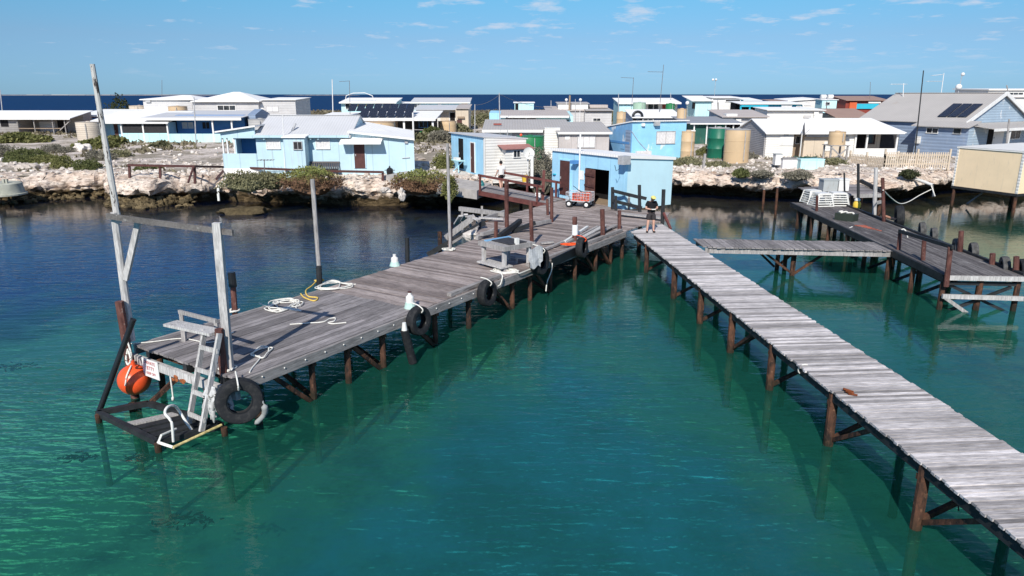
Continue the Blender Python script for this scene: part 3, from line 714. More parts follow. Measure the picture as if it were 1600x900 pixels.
# ------------------------------------------------------------------ houses, west to east
# grey shack with verandah
H = House('long grey shack with white roof and dark open verandah bays', 95, -45, 109, 185, 'shack')
zb = pz(H, 60, 174, 5); W = H.w; x25 = pxx(H, 27, 190)
H.mono(x25, W, 3, 5, H.h + .45, zb - .1, 'boards'); H.mono(0, x25, .3, 5, H.h - .05, zb - .1, 'boards')
r = H.roof_mono(0, W, 0, 5, H.h, zb, 'rwhite', .3); H.gutter(-.2, W + .2, -.3, H.h + .02, 'rwhite', r)
fb = Face(H, (0, 3, 0), (1, 0, 0), (0, -1, 0))
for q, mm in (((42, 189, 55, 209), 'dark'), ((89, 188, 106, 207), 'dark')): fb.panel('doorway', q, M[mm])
fb.panel('wall_sheet', (61, 190, 88, 206), M['greywall'], -.03, .05)
H.front.panel('shade_cloth', (0, 187, 14, 198), M['dark'], -.03, .03, dd=-.3)
H.posts([pxx(H, p, 190) for p in (26, 52, 81, 100)], .1, -.3, H.h - .05, 'boards', .06)
H.part('rail', MB().beam((pxx(H, 28, 205), .1, .75), (pxx(H, 95, 205), .1, .75), .08, .1), M['oldwood'])
H.part('brace', MB().beam((pxx(H, 93, 205), .1, .5), (pxx(H, 109, 190), .1, H.h - .3), .1, .1), M['greywood'])
# orange shed behind
H = House('low shed with orange and dark red walls under long white roof', 101, 108, 232, 180.5, 'shed', 'shed')
zb = pz(H, 160, 171.5, 9)
H.mono(0, H.w, .2, 9, H.h - .02, zb - .1, 'darkred'); r = H.roof_mono(0, H.w, 0, 9, H.h, zb, 'rwhite'); H.gutter(-.2, H.w + .2, -.3, H.h, 'rwhite', r)
H.front.panel('orange_wall_sheet', (110, 182, 147, 205), M['orangewall'], -.3, .02)
H.front.panel('blue_wall_sheet', (138, 184, 160, 206), M['deepblue'], -.3, .03)
# blue verandah house
H = House('blue house with white roofs, dark screened porch and open verandah', 81, 146, 372, 191)
xs = {p: pxx(H, p, 205) for p in (146, 160, 187, 190, 224, 262, 270, 333, 363, 372)}; hL = H.h
zu = pz(H, 300, 184.5); zb = pz(H, 300, 174, 8)
H.mono(xs[190], xs[262], 2.4, 7.5, hL + .3, hL + .6, 'deepblue'); H.mono(xs[146], xs[187], 1.2, 7, hL - .05, hL + .5, 'hutblue')
H.mono(xs[262], xs[372], 2.2, 8, zu + .25, zb - .1, 'deepblue')
H.part('low_wall', MB().box(xs[190], xs[262], 0, .12, -.6, pz(H, 220, 208)), M['aqua'])
H.part('verandah_wall', MB().box(xs[262] + .02, xs[372] + 1.4, 0, .1, -.6, pz(H, 300, 209)), M['aqua'])
H.part('side_wall', MB().box(xs[262] - .3, xs[262], .2, 2.4, -.6, hL - .05), M['hutblue'])
H.front.panel('screen', (190.5, 191.5, 261, 208), M['mesh'], -.05, -.01, dd=-.05)
r = H.roof_mono(xs[146] - .3, xs[262] + .15, 0, 6.5, hL, hL + .95, 'rwhite'); H.gutter(xs[146] - .5, xs[262] + .3, -.3, hL + .05, 'white', r, .2)
r2 = H.roof_mono(pxx(H, 225, 183), xs[372] + .4, 1.0 if False else 0, 8, zu, zb, 'rgrey'); H.gutter(pxx(H, 225, 183), xs[372] + .6, -.3, zu + .05, 'rwhite', r2, .28)
H.front.panel('skylight', (232, 183.5, 249, 186.5), M['mesh'], -1.6, -1.4, r)
H.posts([xs[190], xs[224], xs[262]], .06, 0, hL, 'white', .08); H.posts([xs[333], xs[363]], .06, 0, zu, 'white', .08)
Face(H, (0, 1.2, 0), (1, 0, 0), (0, -1, 0)).door((177, 191, 187, 218), 'brown')
fv = Face(H, (0, 2.2, 0), (1, 0, 0), (0, -1, 0))
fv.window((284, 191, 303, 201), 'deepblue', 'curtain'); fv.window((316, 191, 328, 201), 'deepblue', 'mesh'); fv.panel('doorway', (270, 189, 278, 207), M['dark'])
H.part('end_wall', MB().px([(2, -.6), (7, -.6), (7, zu + .3), (4.5, zu + .9), (2, zu + .3)], xs[372] + .5, xs[372] + 1.4), M['greyblue'])
# big far white house
H = House('large white house with two hipped white roofs and a flat wing', 110, 223, 461, 155)
x = {p: pxx(H, p, 155) for p in (223, 280, 302, 308, 355, 405, 461)}
zr1, zr2, ze2, zf = pz(H, 280, 148.5, 3.5), pz(H, 355, 143.5, 4), pz(H, 355, 158), pz(H, 430, 156)
H.hip(x[223], x[302], 0, 8, H.h, zr1, 'greywall', 'rwhite', x[280] - 1.2, x[280]); H.hip(x[308] - .2, x[405], -.8, 9, ze2, zr2, None, 'rwhite', x[355] - .5, x[355] + .5)
H.part('wall', MB().box(x[302] + .02, x[405], -.6, 8.4, -.6, ze2 - .02), M['greywall'])
H.mono(x[405] + .02, x[461], 0, 8, zf - .1, zf + .2, 'greywall'); H.roof_mono(x[405] + .5, x[461], 0, 8, zf - .05, zf + .25, 'rwhite')
fa = Face(H, (0, -.6, 0), (1, 0, 0), (0, -1, 0))
fa.window((340, 165, 368, 172), 'white', 'glass', 2, .1); H.front.panel('window_board', (300, 162, 306, 171), M['dark'])
fa.door((402.5, 163, 412, 183), 'white') if False else H.front.door((404, 163, 413, 183), 'white'); H.front.window((416, 166, 435, 174), 'greywall', 'curtain', 1, .06)
H.front.panel('chimney_box', (228, 156, 236, 160), M['galv'], -.2, .25)
# main blue house by the shore
H = BH = House('large pale blue house with grey gabled roof nearest the shore', 50, 345, 647, 211)
X = lambda p, y=235, ly=0: pxx(H, p, y, ly); Z = lambda y, p=500, ly=0: pz(H, p, y, ly)
ze = Z(211, 470); zr = Z(182, 490, 3.4)
H.gable_x(X(401), X(548), 0, 6.8, ze - .05, zr, 'cyan', 'rgrey', .35, .1)
# porch on its western side
zl, zh = Z(206, 348), Z(197.5, 400)
mb = MB().box(X(347), X(401) - .02, 0, .12, -.6, Z(240, 370)); mb.py([(X(347), Z(216, 350)), (X(401) - .02, Z(216, 395)), (X(401) - .02, zh), (X(347), zl)], 0, .12)
H.part('porch_wall', mb, M['cyan'])
H.part('porch_room', MB().box(X(365), X(401) - .02, 1.6, 5, -.6, zl - .1), M['deepblue'])
H.part('porch_side_wall', MB().prism([(X(365) - .1, 1.6, -.6), (X(365), 1.6, -.6), (X(369), .13, -.6), (X(369) - .1, .13, -.6)][::-1], [(X(365) - .1, 1.6, zl), (X(365), 1.6, zl), (X(369), .13, zl), (X(369) - .1, .13, zl)][::-1]), M['cyan'])
H.posts([X(347) + .05, X(355), X(366)], .16, 0, zl - .05, 'white', .05)
H.part('roof', MB().slab([(X(341), -.3, zl + .05), (X(404), -.3, zh + .08), (X(404), 5, zh + .12), (X(341), 5, zl + .1)], .1), M['rwhite'])
# eastern lean-to
zl2, zr2 = Z(217, 645), Z(206, 550)
xq = X(647); H.part('wall', MB().prism([(X(548) + .01, 0, -.6), (xq, 0, -.6), (xq - .85, 5.2, -.6), (X(548) + .01, 5.2, -.6)], [(X(548) + .01, 0, zr2 - .06), (xq, 0, zl2 - .06), (xq - .85, 5.2, zl2 + .1), (X(548) + .01, 5.2, zr2 + .25)]), M['cyan'])
H.part('roof', MB().slab([(X(546), -.35, zr2 + .06), (X(649), -.35, zl2 + .05), (X(649) - .9, 5.6, zl2 + .3), (X(546), 5.6, zr2 + .5)], .12), M['rwhite'])
# closet that steps forward
x0, x1 = pxx(H, 444, 240, -1), pxx(H, 477, 240, -1); zt = pz(H, 460, 215.5, -1)
H.part('closet', MB().box(x0, x1, -1, .02, -.6, zt), M['cyan']); H.part('closet_roof', MB().slab([(x0 - .08, -1.15, zt + .07), (x1 + .12, -1.15, zt + .07), (x1 + .12, .0, zt + .2), (x0 - .08, .0, zt + .2)], .06), M['rwhite'])
fc = Face(H, (0, -1, 0), (1, 0, 0), (0, -1, 0)); fc.window((459, 222, 472, 233), 'galv', 'mesh', 1, .05, label='small grey closet window')
H.front.window((416.5, 219, 438, 232), 'white', 'curtain', 1, .05); H.front.window((494, 218, 515, 232), 'white', 'curtain', 1, .05)
H.front.door((552.5, 221, 571.5, 263), 'brown', frame='cyan')
H.part('gutter', MB().box(X(401) - .1, X(548), -.42, -.33, ze - .16, ze), M['cyan'])
za = Z(217, 570); a0, a1 = X(535), X(599)
H.part('awning', MB().slab([(a0, -.95, za - .25), (a1, -.95, za - .25), (a1, -.01, za + .08), (a0, -.01, za + .08)], .06), M['rwhite'])
H.part('plinth', MB().box(X(345) + .05, X(402), -.02, .3, -.62, Z(263, 370)), M['white'])
for p in (416, 488, 500): H.part('rafter_end', MB().box(X(p) - .04, X(p) + .04, -.3, 0, ze - .3, ze - .17), M['cyan'])
H.part('wall_lamp', MB().box(X(633), X(638), -.12, -.01, Z(224, 635), Z(220, 635)), M['galv'])
H.part('tap_pipe', MB().tube([(X(628), -.04, Z(247, 628)), (X(640), -.04, Z(246, 640))], .035), M['galv'])
H.part('roof_vent', MB().tube([(X(455), .6, ze + .25), (X(459), .9, ze + .75)], .08, 8), M['galv'])
# solar shed
H = House('open fronted shed with rows of solar panels on its roof', 92, 535, 680, 185.5, 'shed', 'shed')
X = lambda p, y=190, ly=0: pxx(H, p, y, ly); zb = pz(H, 600, 174, 9)
H.mono(X(545), X(672), 3.2, 9, H.h + .3, zb, 'mesh'); r = H.roof_mono(X(560), X(680), 0, 9, H.h, zb, 'rwhite'); H.gutter(X(558), X(681), -.3, H.h + .05, 'white', r, .3)
H.roof_mono(X(495), X(560) - .25, 1, 9, H.h + .15, H.h + .5, 'rwhite')
H.posts([X(631), X(676)], .1, -.4, H.h, 'white', .12)
ax = [X(560 + 14 * i, 183) for i in range(7)]
for i in range(6): H.part('solar_panel', MB().slab([(ax[i] + .05, .2, H.h + .28), (ax[i + 1] - .05, .2, H.h + .28), (ax[i + 1] - .05, 2.4, H.h + 1.25), (ax[i] + .05, 2.4, H.h + 1.25)], .06), M['solar'])
for i in range(8):
    xa, xb = X(533 + 13.5 * i, 172), X(533 + 13.5 * (i + 1), 172)
    H.part('solar_panel', MB().slab([(xa + .05, 3.4, H.h + .9), (xb - .05, 3.4, H.h + .9), (xb - .05, 5.4, H.h + 1.75), (xa + .05, 5.4, H.h + 1.75)], .06), M['solar'])
fs = Face(H, (0, 3.2, 0), (1, 0, 0), (0, -1, 0)); fs.window((655, 190, 668, 199), 'deepblue', 'glass'); fs.door((613, 189, 622, 206), 'oldwood')
H.part('rail', MB().beam((X(633), .1, .8), (X(680), .1, .7), .07, .08), M['greywood'])
H.part('table', MB().box(X(654), X(668), 1, 1.9, .35, .45), plain('green_table_top', (.03, .35, .12)))
# far white roofed shed, turquoise house, cream house
H = House('far white roofed shed with blue windows under a hoop frame', 128, 532, 618, 160, 'shed', 'shed')
H.mono(0, H.w, .4, 7, H.h, pz(H, 570, 153.5, 7) - .1, 'aqua'); r = H.roof_mono(0, H.w, 0, 7, H.h, pz(H, 570, 153.5, 7), 'rwhite'); H.gutter(-.2, H.w + .2, -.3, H.h, 'rwhite', r)
ff = Face(H, (0, .4, 0), (1, 0, 0), (0, -1, 0))
for q in ((540, 162, 548, 170), (587, 161.5, 597, 170), (599, 161.5, 616, 170)): ff.window(q, 'white', 'glass', 0, .1)
ff.panel('yellow_board', (557, 163, 573, 166), M['yellow'])
H.part('hoop_frame', MB().tube([(pxx(H, 537, 160), 1, H.h), (pxx(H, 539, 150), 1, pz(H, 540, 149.5)), (pxx(H, 550, 146), 1, pz(H, 550, 145.5)), (pxx(H, 568, 146), 1, pz(H, 568, 145)), (pxx(H, 580, 150), 1, pz(H, 580, 149.5)), (pxx(H, 584, 155), 1, H.h)], .07), M['white'])
H = House('far turquoise house with a pale grey vaulted sheet roof', 133, 642, 733, 160.5)
zb = pz(H, 690, 153.5, 6); H.mono(0, H.w, 0, 6, H.h - .05, zb - .1, 'aqua'); r = H.roof_mono(0, H.w, 0, 6, H.h, zb, 'rgrey'); H.gutter(-.2, H.w + .2, -.3, H.h + .05, 'rwhite', r)
H.roof_mono(pxx(H, 619, 158), -.3, .5, 5, H.h - .1, H.h + .05, 'rwhite'); H.front.window((648, 163, 656, 168), 'white', 'glass', 1, .1); H.front.panel('vent_screen', (721, 161, 731, 170), M['tanktan'], -.03, .06)
H.front.door((684, 162, 690, 172), 'white')
H = House('cream house with white verandah wall and tan boxy end room', 105, 648, 732, 171.5)
xa = pxx(H, 712, 180); zb = H.h + .5
H.mono(0, xa, 1.2, 6, H.h, zb, 'clap'); H.mono(xa + .02, H.w, -.4, 6, H.h + .1, zb, 'cream'); H.roof_mono(0, xa, 0, 6, H.h, zb, 'rgrey'); H.roof_mono(xa + .3, H.w, -.4, 6, H.h + .15, zb + .1, 'rpink')
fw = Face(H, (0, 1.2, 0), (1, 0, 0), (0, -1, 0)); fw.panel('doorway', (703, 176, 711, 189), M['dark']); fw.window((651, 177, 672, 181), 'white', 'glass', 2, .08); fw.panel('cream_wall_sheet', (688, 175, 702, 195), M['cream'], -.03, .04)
fr = Face(H, (0, -.4, 0), (1, 0, 0), (0, -1, 0)); fr.panel('rack', (715, 182, 726, 185), M['oldwood'], 0, .3); fr.panel('doorway', (714, 187, 722, 197), M['brown'])
# blue and white boat shed (turned house) behind the ramp
P0 = at(706, 262, 1.85); P1 = at(757.5, 275.5, 1.85); v = P1 - P0; yaw = math.atan2(v.y, v.x)
H = House('sky blue shed with white weatherboard end and small red roof', 0, 0, 0, 0, 'shed', 'shed', yaw, pos=(P0.x, P0.y, 1.85), w=v.xy.length, h=dep(757, 215.5, P1.y).z - 1.85)
L, h, dp = H.w, H.h, 3.1
H.part('wall', MB().px([(0, -.5), (dp, -.5), (dp, h - .18), (0, h)], 0, L - .04), M['hutblue'])
H.part('end_wall', MB().px([(.05, -.5), (dp + .02, -.5), (dp + .02, h - .1), (.05, h + .02)], L - .038, L + .06), M['clap'])
H.part('roof', MB().slab([(-.15, -.15, h + .1), (L + .1, -.15, h + .1), (L + .1, dp + .15, h - .08), (-.15, dp + .15, h - .08)], .07), M['rgrey'])
H.front.door((717, 216, 724.5, 264), 'dark'); H.front.door((736, 223, 742.5, 270), 'brown', frame='white')
H.front.panel('corner_trim', (L - .12, L + .06, 0, h), M['white'], -.02, .04, px=False)
e = H.right(); e.door((779, 236, 784.5, 262), 'brown')
u0 = e.uz(783, 240)[0]; zt = e.uz(790, 232)[1]
an = H.part('annex', MB().box(L + .06, L + .75, u0, dp + .1, -.5, zt), M['clap'])
H.part('annex_roof', MB().slab([(L + .04, u0 - .3, zt + .28), (L + 1.0, u0 - .3, zt + .05), (L + 1.0, dp + .2, zt + .05), (L + .04, dp + .2, zt + .28)], .05), plain('faded_red_sheet', (.35, .16, .14), .7), an)
ea = Face(H, (L + .75, 0, 0), (0, 1, 0), (1, 0, 0)); ea.window((802.5, 235.5, 812, 245), 'white', 'glass', 1, .05); ea.panel('doorway', (819, 250, 829, 266), M['dark']) if False else None
H.part('chair_frame', MB().tube([(L - .6, u0 + .2, h), (L - .6, u0 + .2, h + .55), (L - .6, u0 + .75, h + .55), (L - .6, u0 + .75, h)], .03), M['galv'])
H.part('red_lamp', MB().ball((L - .2, dp - .25, h + .12), .1), M['orange'])
# grey house behind the green tank
H = House('grey roofed house with white gable and curtained front annex', 62, 757, 875, 203, yaw=0)
X = lambda p, y=215, ly=0: pxx(H, p, y, ly); zr = pz(H, 800, 191, 4)
H.mono(0, X(875), 0, 7, H.h, zr, 'pinkgrey'); H.roof_mono(0, X(890), 0, 7, H.h, zr + .05, 'rwarm', .35)
H.part('fascia', MB().box(-.2, X(848), -.42, -.36, H.h - .2, H.h + .02), M['white'])
H.part('gable_wall', MB().box(X(850), X(874), -.9, 0, -.6, pz(H, 860, 199)), M['clap'])
zf = pz(H, 910, 208, -2); xa, xb = X(873, 215, -2), X(952, 215, -2)
H.mono(xa, xb, -2, 5, zf, zr - .15, 'pinkgrey'); r = H.roof_mono(xa, xb, -2, 5, zf + .03, zr - .1, 'rwarm', .25); H.gutter(xa - .1, xb + .2, -2.25, zf + .1, 'white', r, .18)
fx = Face(H, (0, -2, 0), (1, 0, 0), (0, -1, 0)); fx.window((903, 212, 929, 230), 'galv', 'curtain', 2, .04); fx.panel('vent', (883, 213, 890, 218), M['white'])
H.front.panel('white_wall_sheet', (772, 206, 800, 245), M['clap'], 0, .04); H.front.panel('roof_hatch', (770, 194.5, 783, 197), M['darkred'], -2.4, -2.2)
Face(H, (0, -.9, 0), (1, 0, 0), (0, -1, 0)).panel('vent', (860, 231.5, 871, 235), M['mesh'])
# long blue-white house behind it
H = House('long blue and white house with dusty roof and dark glazing', 90, 764, 896, 181.5)
X = lambda p, y=185, ly=0: pxx(H, p, y, ly); zb = pz(H, 820, 173, 6)
H.mono(X(783), X(896), .6, 6.5, H.h, zb - .05, 'aqua'); H.mono(0, X(782), 1.5, 7, H.h + .35, zb, 'hutblue'); r = H.roof_mono(X(784), X(888), 0, 6.5, H.h, zb, 'rpink', .2); H.gutter(X(782), X(889), -.2, H.h + .06, 'white', r, .25)
fg = Face(H, (0, .6, 0), (1, 0, 0), (0, -1, 0)); fg.window((790, 184.5, 821, 196), 'white', 'glass', 2, .05); fg.window((823, 184.5, 837, 196), 'white', 'glass', 0, .05); fg.panel('vent', (873, 187, 889, 189), M['mesh']); fg.door((842, 185, 850, 198), 'aqua')
H = House('small white box hut with a dark doorway near the sea', 120, 804, 834, 161, 'hut', 'hut')
H.mono(0, H.w, 0, 3, H.h, H.h + .1, 'aqua'); H.roof_mono(0, H.w, 0, 3, H.h, H.h + .12, 'rwhite', .15, .06); H.front.panel('doorway', (805, 162, 810, 173), M['dark'])
# grey low building
H = House('low grey building of stepped flat roofs and board walls', 110, 855, 956, 173)
X = lambda p, y=173, ly=0: pxx(H, p, y, ly)
H.mono(0, X(914), 1.5, 8, H.h - .1, H.h + .4, 'greywall'); H.mono(X(914) + .02, H.w, 0, 7, H.h - .05, H.h + .25, 'greywall')
H.roof_mono(0, X(914), 1.5, 8, H.h - .05, H.h + .45, 'rpink'); H.roof_mono(X(914) + .3, H.w, 0, 7, H.h, H.h + .3, 'rwarm')
H.part('wall', MB().box(X(874), X(922), 3, 7, .5, H.h + 1.0), M['clap']); H.roof_mono(X(874), X(922), 3, 7, H.h + 1.0, H.h + 1.15, 'rwarm', .2); H.part('roof', MB().box(X(922) + .25, X(955), 4, 7, H.h + .35, H.h + .8), M['rpink'])
H.front.window((927, 185, 938, 189), 'white', 'glass', 1, .06); H.front.panel('fascia', (914, 173, 956, 174.5), M['mesh'], 0, .32)
# peeling blue house
P0 = dep(986, 248, 59.6); yaw = R(20)
H = House('peeling light blue house with a white shuttered window', 0, 0, 0, 0, yaw=yaw, pos=(P0.x, P0.y, P0.z), w=5.2, h=dep(986, 190.5, 59.6).z - P0.z)
h = H.h; H.part('wall', MB().px([(0, -.6), (5.4, -.6), (5.4, h - .75), (0, h)], 0, 5.2), M['peelblue'])
H.part('roof', MB().slab([(-.12, -.2, h + .1), (5.35, -.2, h + .1), (5.35, 5.6, h - .64), (-.12, 5.6, h - .64)], .08), M['rwhite'])
H.front.window((1026.5, 206, 1053.5, 223.5), 'galv', 'curtain', 1, .05)
l = H.left(); H.part('side_wall', MB().prism([(-.03, .02, -.6), (0, .02, -.6), (0, 5.38, -.6), (-.03, 5.38, -.6)], [(-.03, .02, h - .03), (0, .02, h - .03), (0, 5.38, h - .77), (-.03, 5.38, h - .77)]), M['shadeblue']); l.panel('dark_door', (978.5, 203, 984.5, 244), M['greyblue'], -.03, .05); l.panel('boarded_opening', (948, 221, 984, 222.2), M['deepblue'], -.03, .06); l.panel('vent', (970, 232, 976, 234), M['mesh'])  # thin side sheet carries the face's shade as a darker blue
H.front.panel('wall_light', (1021, 190, 1028, 196), M['galv'], -.02, .35); H.front.panel('wall_lamp', (1002, 192.5, 1006, 197), M['white'], -.02, .2)
H.front.panel('meter_box', (993, 236, 1015, 251), M['curtain'], -.02, .25); H.part('conduit', MB().tube([H.front.P(*(lambda q: (q[0], .04, q[1]))(H.front.uz(*p))) for p in ((986.5, 205), (997, 221), (1012, 237))], .025), M['galv'])
# open boat hut on the jetty
P0 = at(862, 306, 1.3); P1 = at(975, 327.5, 1.3); v = P1 - P0; yaw = math.atan2(v.y, v.x)
H = HUT = House('light blue boat hut on the jetty with one door standing open', 0, 0, 0, 0, 'hut', 'boat hut', yaw, pos=(P0.x, P0.y, 1.3), w=v.xy.length, h=dep(968, 247.5, P1.y).z - 1.3)
L, h, dp = H.w, H.h, 3.55; hb = h - .25
f = H.front; r0 = f.rect(915.5, 262, 950, 322.5); d0 = f.rect(876, 249, 890.5, 306.5)
# front wall with a real opening
mb = MB(); f.box(mb, 0, r0[0], -.12, 0, -.02, h); f.box(mb, r0[1], L, -.12, 0, -.02, h); f.box(mb, r0[0], r0[1], -.12, 0, r0[3], h)
mb.px([(.12, -.02), (dp, -.02), (dp, hb), (.12, h - .01)], 0, .12); mb.box(0.12, L - .12, dp - .12, dp, -.02, hb)
H.part('wall', mb, M['hutblue'])
H.part('end_wall', MB().px([(0, -.02), (dp, -.02), (dp, hb), (0, h)], L - .118, L + .012), M['huttop'])
H.part('floor', MB().box(.12, L - .12, .12, dp - .12, -.02, .03), M['oldwood'])
H.part('roof', MB().slab([(-.12, -.12, h + .16), (L + .1, -.12, h + .16), (L + .1, dp + .12, hb + .15), (-.12, dp + .12, hb + .15)], .15), M['rwhite'])
H.part('dark_infill', MB().box(.14, L - .14, 1.6, dp - .14, .04, h - .3), M['dark'])  # solid dark block standing in for the unlit depth of the hut
f.door((876, 250, 890.5, 306), 'brown', frame='hutblue')
# plank door, hung on the hut's inner jamb and swung half open
dw = (r0[1] - r0[0]) * .5; jx = r0[0]; mb = MB(); ang = R(7)
dx, dy = math.cos(ang), -math.sin(ang) * .9
for k in range(5):
    a, b = k / 5 * dw, (k + .94) / 5 * dw
    mb.prism([(jx + a * dx, a * dy - .06, .03), (jx + b * dx, b * dy - .06, .03), (jx + b * dx, b * dy - .01, .03), (jx + a * dx, a * dy - .01, .03)][::-1], [(jx + a * dx, a * dy - .06, r0[3] - .03), (jx + b * dx, b * dy - .06, r0[3] - .03), (jx + b * dx, b * dy - .01, r0[3] - .03), (jx + a * dx, a * dy - .01, r0[3] - .03)][::-1])
o = H.part('door', mb, plain('old_brown_plank_door', (.12, .055, .045), .8, .2, .35), label='old brown plank door standing open')
mb = MB()
for zz in (.4, 1.0, 1.6): mb.beam((jx + .02, -.09, zz), (jx + dw * dx, dw * dy - .09, zz), .05, .12)
H.part('door_brace', mb, M['brown'], o)
H.part('corner_trim', MB().box(L - .14, L + .03, -.03, .12, 0, h), M['hutblue'])
H.front.panel('wall_vent', (865.5, 271, 869, 273), M['turq'], -.02, .12); H.front.panel('floodlight', (899, 250, 906, 256), M['deepblue'], -.02, .4)
H.right().panel('floodlight', (966, 243.5, 977, 256), M['galv'], -.02, .4)
H.front.panel('notice', (906, 266, 912, 281), M['signwhite'], -.02, .03); u_ = H.front.uz(906.5, 290)[0]; H.part('mast', MB().tube([H.front.P(u_, .08, .2), H.front.P(u_, .08, H.front.uz(906, 206)[1])], .05, 8), M['white'])
H.part('conduit_loop', MB().tube([H.right().P(*(lambda q: (q[0], .03, q[1]))(H.right().uz(*p))) for p in ((960, 258), (962, 267), (967, 264), (966, 256))], .015), M['blackpipe'])
# white shed with green tanks
H = House('far white shed with deep eaves between two green tanks', 116, 967, 1062, 160.5, 'shed', 'shed')
zb = pz(H, 1000, 154, 6); H.mono(0, pxx(H, 990, 165), .1, 6, H.h - .02, zb - .1, 'aqua'); H.mono(pxx(H, 990, 165) + .02, H.w, 1.5, 6, H.h + .1, zb - .1, 'clap'); r = H.roof_mono(0, H.w, 0, 6, H.h, zb, 'rwhite'); H.gutter(-.2, H.w + .2, -.3, H.h + .05, 'rwhite', r, .25)
ff = Face(H, (0, 1.5, 0), (1, 0, 0), (0, -1, 0)); ff.window((1013, 161, 1020, 172), 'white', 'glass', 0, .08); ff.window((1022, 161, 1028, 172), 'white', 'glass', 0, .08); ff.panel('doorway', (1035, 163, 1041, 170), M['darkred'])
# pale shed with glossy white roof
H = House('low blue grey shed under a glossy white roof with tan tank', 86, 990, 1066, 184, 'shed', 'shed')
H.mono(0, H.w, .2, 6, H.h, H.h + .5, 'greyblue'); H.roof_mono(0, H.w, 0, 6, H.h, H.h + .75, 'rwhite', .25); H.front.window((1005, 186, 1020, 189), 'white', 'glass', 1, .06); H.part('pipe_coil', MB().lathe([(.55 + .16 * math.cos(a), .16 * math.sin(a)) for a in [k * math.pi / 4 for k in range(8)]], 20, Matrix.Translation((pxx(H, 997, 182), .3, pz(H, 997, 182))) @ Matrix.Rotation(R(80), 4, 'X'), True), M['blackpipe'])
# dark green shade house
H = House('slate roofed house with dark green shade screens along its front', 78, 1075, 1158, 193)
zb = pz(H, 1110, 183, 6); H.mono(pxx(H, 1084, 200), H.w, .3, 6, H.h, zb - .05, 'darkgreen'); r = H.roof_mono(-.3, H.w, 0, 6, H.h, zb, 'rdark', .2); H.gutter(.2, H.w + .2, -.2, H.h + .05, 'white', r, .14)
H.posts([pxx(H, p, 200) for p in (1085, 1105, 1118, 1134, 1146)], .1, 0, H.h, 'white', .06)
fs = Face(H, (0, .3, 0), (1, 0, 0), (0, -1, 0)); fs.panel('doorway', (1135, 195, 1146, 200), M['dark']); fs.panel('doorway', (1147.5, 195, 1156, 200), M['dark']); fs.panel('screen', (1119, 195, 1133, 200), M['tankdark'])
H.part('roof_white_sheet', MB().box(0, pxx(H, 1086, 190), -.5, 1, H.h - .8, H.h - .7), M['rwhite'])
# far cyan and white house
H = House('far cyan and white house with raised white roof beside tall aerial', 112, 1082, 1186, 158)
X = lambda p, y=160, ly=0: pxx(H, p, y, ly); z2 = pz(H, 1130, 153.5)
H.mono(X(1087), X(1112), .2, 6, H.h, H.h + .6, 'aqua'); H.mono(X(1112) + .02, X(1157), 0, 7, z2 - .1, z2 + .1, 'clap'); H.mono(X(1157) + .02, X(1176), .3, 6, z2 - .25, z2, 'aqua')
H.roof_mono(0, X(1112), 0, 6, H.h + .02, H.h + .7, 'rwhite'); H.roof_mono(X(1112) + .3, X(1160), 0, 7, z2, z2 + .25, 'rwhite'); H.roof_mono(X(1160) + .25, X(1188), 0, 6, z2 - .35, z2, 'rwhite')
H.front.window((1134, 156, 1156, 158.5), 'white', 'mesh', 0, .08); H.front.panel('doorway', (1083, 160, 1086, 170), M['dark'], -.5, 0); H.front.door((1115, 158, 1120, 171), 'white')
# turquoise long house and neighbours
H = House('long turquoise house with dark open bays and narrow white roof', 103, 1158, 1255, 163)
X = lambda p, y=165, ly=0: pxx(H, p, y, ly)
H.mono(X(1200), H.w, .2, 5, H.h - .05, H.h + .25, 'turq'); H.mono(0, X(1200) - .02, 2.5, 5, H.h, H.h + .25, 'dark'); H.roof_mono(0, H.w, 0, 5, H.h, H.h + .3, 'rwhite', .25)
H.front.panel('fascia', (1158, 163.5, 1200, 167), M['turq'], -.02, .1); H.posts([X(1158), X(1172), X(1186)], .1, 0, H.h, 'turq', .1); H.front.window((1222, 165, 1236, 168), 'white', 'curtain', 1, .08); H.front.window((1245, 166.5, 1251, 168.5), 'white', 'glass', 0, .08)
H = House('low plain white roofed store in front of the turquoise house', 92, 1200, 1287, 172.5, 'store', 'shed')
H.mono(0, H.w, .2, 5, H.h - .1, H.h + .2, 'clap'); H.roof_mono(0, H.w, 0, 5, H.h, H.h + .25, 'rwhite'); H.front.panel('wall_sheet', (1256, 180, 1267, 184), M['greywall'], -.02, .06); H.front.door((1272, 174, 1278, 186), 'white')
H = House('white building with a roof sloping up to the right', 116, 1212, 1275, 157.5)
H.part('wall', MB().py([(pxx(H, 1234, 165), -.6), (H.w, -.6), (H.w, pz(H, 1275, 154.5)), (pxx(H, 1234, 165), H.h - .1)], 0, 6), M['clap'])
H.part('roof', MB().slab([(pxx(H, 1230, 157), -.3, H.h + .05), (H.w + .2, -.3, pz(H, 1275, 154)), (H.w + .2, 6, pz(H, 1275, 154) + .2), (pxx(H, 1230, 157), 6, H.h + .3)], .12), M['rwhite']); H.roof_mono(0, pxx(H, 1234, 165), 0, 6, H.h - .2, H.h + .1, 'rrust'); H.part('wall', MB().box(.2, pxx(H, 1233, 165), .5, 5.5, -.6, H.h - .25), M['clap']); H.front.window((1258, 160, 1266, 164), 'white', 'curtain', 1, .08)
H = House('small aqua tower room carrying two white solar water heaters', 106, 1285, 1308, 156.5, 'tower', 'hut')
H.mono(0, H.w, 0, 2.4, H.h, H.h + .1, 'aqua'); H.roof_mono(0, H.w, 0, 2.4, H.h + .02, H.h + .12, 'rwhite', .15); H.front.window((1290, 160, 1296, 164), 'white', 'glass', 0, .07)
